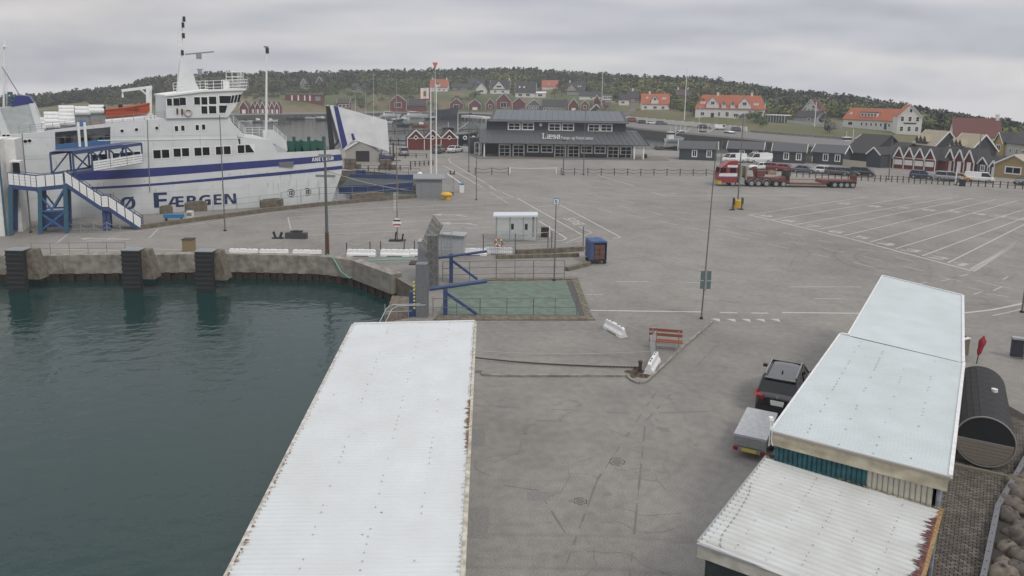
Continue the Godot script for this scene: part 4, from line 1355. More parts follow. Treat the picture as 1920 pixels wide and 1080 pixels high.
	painted("parking_lane_line", [[p2(28.11, -87.55), p2(50.44, -105.58)], [p2(29.74, -84.33), p2(59.26, -107.69)], [p2(31.38, -81.34), p2(63.2, -106.47)], [p2(32.9, -78.56), p2(66.22, -106.26)], [p2(33.94, -75.05), p2(68.49, -104.9)], [p2(35.11, -71.85), p2(71.0, -104.12)], [p2(36.18, -68.9), p2(66.74, -95.95)], [p2(36.92, -65.72), p2(62.2, -89.25)], [p2(37.67, -63.02), p2(59.0, -84.51)], [p2(38.21, -60.7), p2(53.69, -76.68)], [p2(38.06, -59.94), p2(52.46, -74.86)]], 0.14, M.paint)
	var hatch := MB.new()
	for k in 34:
		var a: Vector2 = p2(38.21, -60.7)
		var b: Vector2 = p2(53.69, -76.68)
		var d: Vector2 = p2(38.06, -59.94)
		var e: Vector2 = p2(52.46, -74.86)
		hatch.stripe(a.lerp(b, (k + 0.5) / 34.0), d.lerp(e, (k + 0.5) / 34.0), 0.22)
	struct("hatched_strip", hatch, M.paint_worn)
	var along: Vector3 = (p3(50.44, 0.0, -105.58) - p3(28.11, 0.0, -87.55)).normalized()
	var spots := [p3(29.94, 0.0, -86.95), p3(31.43, 0.0, -83.59), p3(32.74, -0.0, -80.47), p3(34.12, 0.0, -77.12), p3(35.39, 0.0, -74.18), p3(36.27, 0.0, -71.03), p3(37.22, 0.0, -68.03), p3(37.96, -0.0, -64.92), p3(38.5, 0.0, -62.47)]
	var txt := ["9", "8", "7", "6", "5", "4", "3", "2", "1"]
	for i in 9:
		ground_text(txt[i], spots[i], along, 1.5, 1.5)
	spots = [p3(44.04, 0.0, -98.22), p3(47.19, 0.0, -96.21), p3(50.2, 0.0, -95.16), p3(53.03, 0.0, -93.69), p3(55.54, 0.0, -92.66), p3(57.46, 0.0, -90.98), p3(58.96, 0.0, -89.33), p3(60.08, 0.0, -87.52)]
	for i in 8:
		ground_text(txt[i], spots[i], along, 1.6, 1.5)
	ground_text("BUS", p3(6.89, 0.0, -81.16), (p3(7.02, 0.0, -73.39) - p3(0.61, 0.0, -98.91)).normalized().cross(Vector3.UP), 1.35, 1.3)
	# worn arrows on the quay lanes
	var ar := MB.new()
	for p in [p2(-6.58, -84.2), p2(-5.12, -78.73)]:
		ar.stripe(p + p2(-1.6, 0), p + p2(0.9, -0.1), 0.35)
		ar.tri(v3(p + p2(-1.5, -0.75), 0.006), v3(p + p2(-1.5, 0.75), 0.006), v3(p + p2(-2.6, 0), 0.006), Vector3.UP)
		ar.stripe(p + p2(0.2, 0.1), p + p2(1.5, 0.95), 0.3)
	for p in [p2(-38.26, -67.54), p2(-36.18, -67.71)]:
		ar.stripe(p + p2(-0.9, 0), p + p2(0.9, 0), 0.3)
		ar.tri(v3(p + p2(-0.8, -0.5), 0.006), v3(p + p2(-0.8, 0.5), 0.006), v3(p + p2(-1.6, 0), 0.006), Vector3.UP)
	struct("lane_arrow", ar, M.paint_worn)
	# worn manhole, cracks, tar seams and oil stains in the asphalt
	for p in [p3(4.19, 0.0, -26.84), p3(2.53, 0.0, -23.98)]:
		g = MB.new()
		var small: float = 0.75 if p.x < 3.0 else 1.0
		g.rod(p + p3(0, -0.05, 0), p + p3(0, 0.006, 0), 0.2 * small, 18)
		var mh := struct("manhole_cover", g, textured(mat(0.2, 0.17, 0.15, 0.9), M.grain2, 0.4))
		g = MB.new()
		for k in 20:
			if k % 7 != 3:
				var r0 := 0.27 * small + rng.randf() * 0.04
				g.beam(p + p3(r0 * cos(TAU * k / 20), 0, r0 * sin(TAU * k / 20)), p + p3(r0 * cos(TAU * (k + 1) / 20), 0, r0 * sin(TAU * (k + 1) / 20)), 0.035, 0.008)
		stuff(part("broken_rim", g, mat(0.06, 0.055, 0.05, 0.95), mh))
	var cr := MB.new()
	var starts := [p2(2.09, -28.36), p2(3.3, -27.49), p2(4.58, -26.27), p2(1.37, -26.58), p2(5.96, -32.16), p2(6.35, -36.09), p2(2.39, -22.07), p2(4.29, -22.12), p2(5.84, -25.53), p2(0.61, -30.83), p2(2.5, -25.42), p2(8.42, -32.25), p2(1.3, -20.66), p2(3.64, -23.67), p2(25.63, -64.9), p2(21.36, -56.91), p2(26.94, -57.26), p2(14.09, -64.07), p2(9.68, -59.72), p2(19.32, -71.65), p2(16.91, -80.38), p2(21.32, -60.51)]
	for k in 30:
		var p: Vector2 = starts[k % starts.size()] + p2(rng.randfn(0, 1.2), rng.randfn(0, 1.2)) * (1.0 if k < 44 else 3.0)
		var a := rng.randf_range(-0.5, 0.9) if k % 3 else rng.randf() * TAU
		for i in rng.randi_range(6, 22):
			a += rng.randfn(0, 0.35)
			var q := p + p2(cos(a), sin(a)) * rng.randf_range(0.1, 0.28)
			cr.stripe(p, q, rng.randf_range(0.012, 0.04), 0.0035)
			p = q
	stuff(struct("asphalt_crack", cr, mat(0.15, 0.143, 0.135, 0.95)))
	cr = MB.new()
	for l in [[p2(-1.55, -31.87), p2(5.34, -31.28), p2(8.97, -31.58)], [p2(7.44, -34.73), p2(3.28, -25.45), p2(1.56, -19.66)], [p2(12.09, -41.28), p2(5.92, -30.48), p2(3.58, -19.71)], [p2(5.2, -42.89), p2(9.14, -45.2)], [p2(14.58, -50.41), p2(22.3, -52.99)], [p2(-1.4, -25.3), p2(1.1, -24.64), p2(1.88, -22.06)], [p2(28.99, -75.21), p2(27.52, -67.3), p2(24.04, -60.7), p2(19.79, -55.97)], [p2(28.14, -75.14), p2(26.51, -67.23), p2(23.13, -60.64), p2(19.23, -56.77)], [p2(10.65, -66.04), p2(12.79, -59.93), p2(18.38, -56.71), p2(26.55, -56.39)], [p2(15.08, -71.31), p2(17.43, -64.31), p2(22.46, -62.57)], [p2(2.81, -98.65), p2(23.94, -74.79)], [p2(16.35, -127.4), p2(33.81, -102.11)], [p2(12.2, -45.36), p2(20.44, -45.79)]]:
		for i in l.size() - 1:
			var p: Vector2 = l[i]
			var n := int(p.distance_to(l[i + 1]) / 0.5) + 1
			for j in n:
				if rng.randf() < 0.62:
					cr.stripe(l[i].lerp(l[i + 1], float(j) / n), l[i].lerp(l[i + 1], (j + 1.0) / n), rng.randf_range(0.03, 0.09), 0.003)
	stuff(struct("tar_seam", cr, textured(mat(0.19, 0.18, 0.17, 0.95), M.grain2, 0.5)))
	cr = MB.new()
	for k in 34:
		var o: Vector2 = [p2(3.89, -30.95), p2(2.11, -25.41), p2(8.81, -40.22), p2(13.03, -51.72), p2(24.04, -60.7), p2(5.51, -52.73), p2(16.79, -41.51), p2(21.69, -80.81), p2(-13.52, -71.68), p2(31.55, -89.06)][k % 10] + p2(rng.randfn(0, 3.0), rng.randfn(0, 3.0))
		var r := rng.randf_range(0.05, 0.32)
		var ring := PackedVector2Array()
		for j in 11:
			ring.append(o + p2(cos(TAU * j / 11), sin(TAU * j / 11)) * r * rng.randf_range(0.6, 1.2))
		cr.sheet(ring, 0.0025)
	stuff(struct("oil_stain", cr, textured(mat(0.22, 0.21, 0.197, 0.9), M.grain2, 0.4)))
	g = MB.new()
	for q in [[p2(-1.5, -28.71), 0.55, 0.8], [p2(-1.21, -22.58), 0.6, 0.9], [p2(1.09, -24.28), 0.4, 0.3]]:
		var p: Vector2 = q[0]
		g.quad(p3(p.x - q[1], 0.004, p.y - q[2]), p3(p.x + q[1], 0.004, p.y - q[2]), p3(p.x + q[1], 0.004, p.y + q[2]), p3(p.x - q[1], 0.004, p.y + q[2]), Vector3.UP)
	struct("asphalt_patch", g, textured(mat(0.25, 0.245, 0.235, 0.95), M.grain2, 1.5))

func quay_walls() -> void:
	# coping along the near basin: a concrete wall top with a darker piled face below
	var w := thing("quay_wall", "weathered concrete quay wall over dark sheet piling along the near basin", "quay wall")
	var run := [p3(-58.09, 0.0, -57.49), p3(-41.45, 0.0, -59.05), p3(-31.63, 0.0, -60.15), p3(-23.64, 0.0, -61.13), p3(-15.97, 0.0, -60.87), p3(-12.79, 0.0, -59.51), p3(-8.7, 0.0, -54.82)]
	for i in run.size() - 1:
		var a: Vector3 = run[i]
		var b: Vector3 = run[i + 1]
		var n := maxi(1, int(a.distance_to(b) / 4.0))
		for k in n:
			var p := a.lerp(b, float(k) / n)
			var q := a.lerp(b, float(k + 1) / n)
			var dd := (q - p).normalized()
			var o := dd.cross(Vector3.UP).normalized()
			if o.z < 0:
				o = -o
			var g := MB.new()
			g.xf = Transform3D(Basis(dd, Vector3.UP, o), p)
			var L := p.distance_to(q) - 0.025
			g.prism(pts2([p2(0, -1.25), p2(L, -1.25), p2(L, 0.3 + 0.02 * (k % 2)), p2(0, 0.3 + 0.02 * (k % 2))]), -0.55, 0.35)
			part("coping_block", g, M.concrete, w)
	for i in run.size() - 1:
		var a: Vector3 = run[i]
		var b: Vector3 = run[i + 1]
		var n := int(a.distance_to(b) / 0.55)
		var g := MB.new()
		for k in n:
			var p := a.lerp(b, (k + 0.5) / n)
			var dd := (b - a).normalized()
			g.box(p + p3(0, -2.6, 0.16 + (0.16 if k % 2 else 0.0)), p3(0.5, 2.8, 0.2), Basis(dd, Vector3.UP, dd.cross(Vector3.UP)))
		stuff(part("sheet_piling", g, M.piling, w))
	# black rubber fender piers with splayed concrete backs
	var fend := [[p3(-38.47, 0.0, -56.99), "leftmost black ribbed rubber fender on the quay wall, below the blue boarding bridge"], [p3(-29.86, 0.0, -57.58), "middle black ribbed rubber fender on the quay wall, left of the wooden box"], [p3(-24.17, 0.0, -57.61), "right black ribbed rubber fender on the quay wall, beside the white barriers"]]
	for e in fend:
		var f := thing("quay_fender", e[1], "fender", p3(e[0].x + 0.25, 0, e[0].z + 0.5), 0.0, "black rubber fenders on the quay wall")
		var g := MB.new()
		g.bx(-0.66, 0.66, -2.2, 1.35, 0.05, 0.5)
		part("rubber_face", g, M.rubber, f)
		for k in 9:
			g = MB.new()
			g.bx(-0.68, 0.68, -2.0 + k * 0.37, -1.86 + k * 0.37, 0.48, 0.56)
			part("rubber_rib", g, M.rubber, f)
		g = MB.new()
		g.bx(-0.7, 0.75, 1.36, 1.42, -0.6, 0.6)
		part("fender_top", g, M.steel, f)
		g = MB.new()
		g.prism(pts2([p2(-0.6, -1.0), p2(1.55, -1.0), p2(1.0, 1.25), p2(-0.6, 1.3)]), -1.2, 0.04)
		part("concrete_back", g, M.old_concrete, f)
	# low rough concrete wall along the ferry berth
	var lw := thing("berth_wall", "low rough concrete wall between the ferry berth and the lanes", "wall")
	var br := [p3(-36.79, 0.0, -72.54), p3(-34.64, 0.0, -75.75), p3(-31.33, 0.0, -80.03), p3(-28.1, -0.0, -84.37), p3(-23.26, 0.0, -89.33), p3(-17.67, 0.0, -93.97), p3(-8.06, 0.0, -101.06)]
	for i in br.size() - 1:
		var a: Vector3 = br[i]
		var b: Vector3 = br[i + 1]
		var n := maxi(1, int(a.distance_to(b) / 2.4))
		for k in n:
			var p := a.lerp(b, float(k) / n)
			var q := a.lerp(b, (k + 1.0) / n)
			var dd := (q - p).normalized()
			var g := MB.new()
			g.beam(p + p3(0, 0.2, 0), q - dd * 0.05 + p3(0, 0.2 + 0.03 * (k % 3), 0), 0.5, 0.42)
			part("wall_block", g, M.old_concrete, lw)
	# taller concrete pieces on the berth, with fence before them
	for e in [[p3(-36.0, 0.0, -83.98), 2.3, 1.15, "pitted concrete bollard block in front of the ship's large lettering"], [p3(-28.63, -0.0, -87.93), 2.6, 1.0, "pitted concrete block under the ship's bow, left of the thruster marks"], [p3(-38.59, -0.0, -82.21), 1.3, 0.9, "small concrete stub in front of the first letter on the hull"], [p3(-18.33, 0.0, -93.89), 4.4, 1.1, "long broken-topped concrete wall before the blue ferry ramp"]]:
		var c := thing("concrete_block", e[3], "concrete block", e[0], 0.52795)
		var g := MB.new()
		g.prism(pts2([p2(-e[1] / 2, 0), p2(e[1] / 2, 0), p2(e[1] / 2, e[2] * 0.86), p2(e[1] * 0.28, e[2]), p2(-e[1] * 0.3, e[2] * 0.94), p2(-e[1] / 2, e[2] * 0.8)]), -0.5, 0.3)
		part("block", g, M.old_concrete, c)
	var fe := thing("berth_fence", "grey tube and mesh fence standing on the berth wall under the ferry's bow", "fence")
	var g := MB.new()
	railing(g, [p3(-27.4, 0.0, -87.64) + p3(0, 0.3, 0), p3(-23.7, -0.0, -91.03) + p3(0, 0.5, 0), p3(-18.51, 0.0, -94.82) + p3(0, 0.3, 0), p3(-11.59, 0.0, -100.12) + p3(0, 0.5, 0), p3(-8.27, 0.0, -103.78) + p3(0, 0.5, 0)], 1.5, 2, 2.2, 0.035)
	part("rails_and_posts", g, M.steel, fe)
	g = MB.new()
	railing(g, [p3(-32.99, 0.0, -81.29) + p3(0, 0.3, 0), p3(-27.27, 0.0, -87.24) + p3(0, 0.4, 0)], 1.3, 2, 3.2, 0.025)
	part("low_rail", g, M.steel, fe)
	# fence at the far left along the coping
	fe = thing("coping_rail", "thin grey rail on the quay wall between the left and middle black fenders", "railing")
	g = MB.new()
	railing(g, [p3(-39.21, 0.0, -59.61) + p3(0, 0.25, 0), p3(-32.0, 0.0, -60.53) + p3(0, 0.25, 0)], 0.95, 2, 1.4, 0.02)
	part("rails_and_posts", g, M.pole, fe)

func terminal() -> void:
	var t := thing("terminal_house", "dark slate two storey ferry terminal with standing seam roofs and white windows", "terminal", p3(-6.52, 0.0, -160.84), -0.01100)
	var L: float = p2(34.43, 0.06).x
	var eave: float = p2(16.58, 3.14).y
	var fw := -2.2   # front wall
	var uw := -6.5   # upper wall
	var wt: float = p2(15.66, 5.59).y
	var ue: float = p2(15.61, 7.53).y
	var g := MB.new()
	g.bx(p2(3.38, 0.16).x - 0.3, p2(32.35, 0.06).x + 0.2, 0, eave + 0.5, -13.0, fw)
	g.bx(p2(0.44, 5.34).x, p2(31.42, 5.84).x, eave, ue, -11.0, uw)
	part("wall", g, M.slate_wall, t)
	g = MB.new()
	for k in 22:
		g.bx(p2(0.44, 5.34).x - 0.01, p2(31.42, 5.84).x + 0.01, wt + 0.1 * k, wt + 0.1 * k + 0.07, uw, uw + 0.02)
	stuff(part("wall_board", g, M.slate_wall, t))
	# lower roof: front slope with hipped right end
	var ex0: float = p2(-0.72, 3.14).x
	var ex1: float = p2(35.55, 3.28).x
	var tx0: float = p2(-1.1, 5.55).x
	var tx1: float = p2(34.16, 5.65).x
	g = MB.new()
	var rp := [p3(ex0, eave, 0.7), p3(ex1, eave, 0.7), p3(tx1, wt + 0.05, uw), p3(tx0, wt + 0.05, uw)]
	g.quad(rp[0], rp[1], rp[2], rp[3], Vector3.UP)
	g.quad(rp[0] - p3(0, 0.14, 0), rp[1] - p3(0, 0.14, 0), rp[2] - p3(0, 0.14, 0), rp[3] - p3(0, 0.14, 0), Vector3.DOWN)
	g.quad(rp[0], rp[1], rp[1] - p3(0, 0.14, 0), rp[0] - p3(0, 0.14, 0), Vector3.BACK)
	g.quad(rp[1], rp[2], rp[2] - p3(0, 0.14, 0), rp[1] - p3(0, 0.14, 0), Vector3.RIGHT)
	g.quad(rp[0], rp[3], rp[3] - p3(0, 0.14, 0), rp[0] - p3(0, 0.14, 0), Vector3.LEFT)
	g.quad(p3(tx0, wt, -11.0), p3(tx1, wt, -11.0), p3(ex1, eave, -16), p3(ex0, eave, -16), Vector3.UP)
	g.quad(rp[3], p3(tx0, wt + 0.05, -11), p3(p2(0.44, 5.34).x, wt + 0.05, -11), p3(p2(0.44, 5.34).x, wt + 0.05, uw), Vector3.UP)
	g.quad(rp[2], p3(tx1, wt + 0.05, -11), p3(p2(31.42, 5.84).x, wt + 0.05, -11), p3(p2(31.42, 5.84).x, wt + 0.05, uw), Vector3.UP)
	var r1 := part("lower_roof", g, M.dark_roof, t)
	for k in 31:
		var f := (k + 0.5) / 31.0
		g = MB.new()
		g.beam(rp[0].lerp(rp[1], f) + p3(0, 0.03, 0), rp[3].lerp(rp[2], f) + p3(0, 0.03, 0), 0.05, 0.07)
		part("roof_seam", g, M.dark_roof, r1)
	g = MB.new()
	g.beam(rp[1] + p3(0.05, 0.03, 0), rp[2] + p3(0.05, 0.03, 0), 0.12, 0.25)
	g.beam(rp[0] + p3(-0.05, 0.03, 0), rp[3] + p3(-0.05, 0.03, 0), 0.12, 0.25)
	part("verge_board", g, M.dark_wood, r1)
	# upper roof
	var ux0: float = p2(1.02, 7.59).x
	var ux1: float = p2(31.95, 7.38).x
	var rz := -10.2
	var rh: float = ue + 2.45
	var up := [p3(ux0, ue + 0.05, uw + 0.9), p3(ux1, ue + 0.05, uw + 0.9), p3(ux1 - 0.9, rh, rz), p3(ux0 + 0.9, rh, rz)]
	g = MB.new()
	g.quad(up[0], up[1], up[2], up[3], Vector3.UP)
	g.quad(up[3], up[2], p3(ux1, ue, -13.8), p3(ux0, ue, -13.8), Vector3.UP)
	g.quad(up[0] - p3(0, 0.2, 0), up[1] - p3(0, 0.2, 0), up[1], up[0], Vector3.BACK)
	g.tri(up[1], up[2], p3(ux1, ue, -13.8), Vector3.RIGHT)
	g.tri(up[0], up[3], p3(ux0, ue, -13.8), Vector3.LEFT)
	var r2 := part("upper_roof", g, M.dark_roof, t)
	for k in 22:
		# blue-grey solar panels between the seams
		var f0 := (k + 0.5) / 23.0
		var f1 := (k + 1.44) / 23.0
		g = MB.new()
		var o := p3(0, 0.06, 0)
		g.quad(up[0].lerp(up[1], f0).lerp(up[3].lerp(up[2], f0), 0.1) + o, up[0].lerp(up[1], f1).lerp(up[3].lerp(up[2], f1), 0.1) + o, up[0].lerp(up[1], f1).lerp(up[3].lerp(up[2], f1), 0.97) + o, up[0].lerp(up[1], f0).lerp(up[3].lerp(up[2], f0), 0.97) + o, Vector3.UP)
		part("roof_panel", g, textured(mat(0.12, 0.135, 0.155, 0.35), M.grain, 2.0) if k % 2 else mat(0.105, 0.12, 0.14, 0.35), r2)
	g = MB.new()
	g.beam(up[0], up[1], 0.15, 0.12)
	part("gutter", g, mat(0.2, 0.24, 0.28, 0.4), r2)
	# windows: [left px token, width px, height m, kind]
	for q in [[p2(5.32, 5.66), 3.0], [p2(8.41, 5.71), 2.9], [p2(14.35, 5.62), 2.9], [p2(17.32, 5.67), 2.9], [p2(23.13, 5.59), 2.8], [p2(25.92, 5.63), 2.8]]:
		win(t, p3(q[0].x, q[0].y, uw), q[1] * 0.87, 1.5, 2, 2)
	for q in [[p2(9.65, 1.31), 2.4], [p2(12.67, 1.3), 2.4], [p2(21.39, 1.27), 2.3], [p2(24.29, 1.26), 2.3]]:
		win(t, p3(q[0].x, q[0].y - 0.2, fw), q[1], 1.5, 2, 2)
	for q in [p2(3.5, 0.04), p2(6.53, 0.04), p2(15.61, 0.07), p2(18.52, 0.06), p2(27.12, 0.09), p2(29.91, 0.08)]:
		win(t, p3(q.x, 0.08, fw), 2.35, 2.5, 2, 3)
	win(t, p3(p2(-1.85, 1.06).x - 0.4, 0.1, -8.9), 1.4, 2.4, 1, 2)
	g = MB.new()
	g.bx(p2(-2.19, 0.48).x - 1.6, p2(3.38, 0.16).x - 0.3, 0, eave + 0.4, -13.0, -9.0)
	part("side_wing", g, M.slate_wall, t)
	g = MB.new()
	g.disc(p3(p2(12.54, 6.83).x, p2(12.54, 6.83).y, uw + 0.05), Vector3.BACK, 0.35, 0.1, 14)
	part("round_lamp", g, M.white_frame, t)
	for x in [p2(-0.92, 0.5).x, p2(0.34, 0.41).x, p2(32.36, 0.37).x + 0.2, p2(34.54, 0.17).x]:
		g = MB.new()
		var zz := 0.1 if x > 0.0 and x < L + 1.0 else -3.0
		g.bx(x - 0.14, x + 0.14, 0, eave - 0.1, zz - 0.14, zz + 0.14)
		part("porch_post", g, M.white_frame, t)
	lettering("Læsø", 1.15, M.white_frame, t, Transform3D(Basis(Vector3.RIGHT, -0.2), p3(p2(14.72, 4.54).x, lerpf(eave, wt, 0.3) + 0.75, -1.3)), false, true, 0.12, 1.0)
	lettering("Færge- og Turistkontor", 0.55, M.white_frame, t, Transform3D(Basis(Vector3.RIGHT, -0.2), p3(p2(20.32, 4.4).x, lerpf(eave, wt, 0.3) + 0.45, -1.3)), false, true, 0.12, 0.82)
	# benches and planters along the front
	for e in [[p3(-2.07, 0.0, -163.68), "white bench left of the terminal's tall windows"], [p3(1.55, 0.0, -162.98), "dark bench under the terminal's second tall window"]]:
		var b := thing("terminal_bench", e[1], "bench", e[0], 0.0, "benches before the terminal")
		g = MB.new()
		g.bx(-0.9, 0.9, 0.4, 0.46, -0.25, 0.2)
		part("seat", g, M.white_frame if String(e[1]).begins_with("white") else M.dark, b)
		g = MB.new()
		g.bx(-0.9, 0.9, 0.5, 0.85, -0.3, -0.25)
		part("backrest", g, M.white_frame if String(e[1]).begins_with("white") else M.dark, b)
		for x in [-0.8, 0.8]:
			g = MB.new()
			g.bx(x - 0.04, x + 0.04, 0, 0.42, -0.25, 0.18)
			part("leg", g, M.dark, b)
	for e in [[p3(-6.19, 0.0, -164.29), "black pot beside the terminal's left porch post"], [p3(12.29, -0.0, -164.94), "black pot between the terminal's middle doors"], [p3(23.32, 0.0, -162.89), "black pot between the terminal's right doors"], [p3(28.97, -0.0, -163.24), "black pot beside the terminal's right porch post"]]:
		var b := thing("plant_pot", e[1], "plant pot", e[0], 0.0, "black pots before the terminal")
		g = MB.new()
		g.tube([Vector3.ZERO, p3(0, 0.6, 0)], 0.3, 12, 0.42)
		part("pot", g, M.black, b)
		g = MB.new()
		g.blob(p3(0, 0.75, 0), p3(0.4, 0.3, 0.4), 9, 6, noise(3.0), 0.5)
		part("foliage", g, mat(0.03, 0.05, 0.02, 0.9), b)
	g = MB.new()
	g.slab(pts2([p2(-9.81, -167.88), p2(33.56, -168.83), p2(33.46, -159.52), p2(-7.47, -156.77)]), 0.0, 0.12)
	struct("terminal_pavement", g, textured(mat(0.2, 0.185, 0.17, 0.9), M.grain2, 2.0))

func win(root: Node, at: Vector3, w: float, h: float, nx: int, ny: int, m: Material = null, fw := 0.12) -> void:
	# a window with a frame, glazing bars and panes; «at» is its lower left corner on a wall that faces +z
	var f := MB.new()
	f.bx(at.x, at.x + w, at.y, at.y + h, at.z, at.z + 0.03)
	for i in nx + 1:
		var x := at.x + w * i / nx
		f.bx(x - (fw if i in [0, nx] else fw * 0.45), x + (fw if i in [0, nx] else fw * 0.45), at.y - fw, at.y + h + fw, at.z, at.z + 0.09)
	for k in ny + 1:
		var y := at.y + h * k / ny
		f.bx(at.x - fw, at.x + w + fw, y - (fw if k in [0, ny] else fw * 0.45), y + (fw if k in [0, ny] else fw * 0.45), at.z, at.z + 0.085)
	var fr := part("window", f, m if m else M.white_frame, root)
	for i in nx:
		for k in ny:
			var p := MB.new()
			p.bx(at.x + w * i / nx + 0.04, at.x + w * (i + 1) / nx - 0.04, at.y + h * k / ny + 0.04, at.y + h * (k + 1) / ny - 0.04, at.z + 0.031, at.z + 0.05)
			part("pane", p, M.glass, fr)

func corrugated(root: Node, a: Vector3, b: Vector3, c: Vector3, d: Vector3, pitch: float, amp: float, sheets: int, m: Material) -> void:
	# roof sheets from the near edge a-b to the far edge d-c, waves running across
	var L := a.distance_to(d)
	var waves := int(round(L / pitch / sheets))
	var seg := 6
	for s in sheets:
		var g := MB.new()
		var n := waves * seg
		var lift := 0.0
		for i in n:
			var e := []
			for k in 2:
				var t := (s + float(i + k) / n) / sheets
				var ph := TAU * (i + k) / seg
				var y := amp * clampf(1.5 * sin(ph), -1, 1) + lift
				var slope := p3(0, 1, 0) + (a - d).normalized() * (TAU / pitch * amp * 1.1 * cos(ph)) * (1.0 if absf(sin(ph)) < 0.67 else 0.15)
				e.append([a.lerp(d, t) + p3(0, y, 0), b.lerp(c, t) + p3(0, y, 0), slope.normalized()])
			g.squad(e[0][0], e[0][1], e[1][1], e[1][0], e[0][2], e[0][2], e[1][2], e[1][2])
		part("roof_sheet", g, m, root)

func screws(root: Node, a: Vector3, b: Vector3, c: Vector3, d: Vector3, rows: Array, step: float) -> void:
	var g := MB.new()
	for r in rows:
		var p := a.lerp(b, r)
		var q := d.lerp(c, r)
		var n := int(p.distance_to(q) / step)
		for k in n:
			if rng.randf() < 0.42:
				g.box(p.lerp(q, (k + 0.5) / n) + p3(rng.randfn(0, 0.008), 0.05, 0), p3(0.024, 0.016, 0.03))
	stuff(part("roof_screws", g, mat(0.26, 0.28, 0.3, 0.6), root))

func flakes(root: Node, p: Vector3, q: Vector3, inward: Vector3, count: int, reach: float, m: Material, called := "rust_stain") -> void:
	# irregular blisters of rust along an edge
	var g := MB.new()
	for k in count:
		var t := rng.randf()
		var o := p.lerp(q, t)
		var w := rng.randf_range(0.012, 0.045)
		var l := reach * rng.randf_range(0.2, 1.0) * (0.35 + 0.65 * absf(sin(t * 23.0)))
		var d := (q - p).normalized()
		g.quad(o - d * w + p3(0, 0.052, 0), o + d * w + p3(0, 0.052, 0), o + d * w * 0.3 + inward * l + p3(0, 0.054, 0), o - d * w * 0.4 + inward * l * 0.9 + p3(0, 0.054, 0), Vector3.UP)
	stuff(part(called, g, m, root))

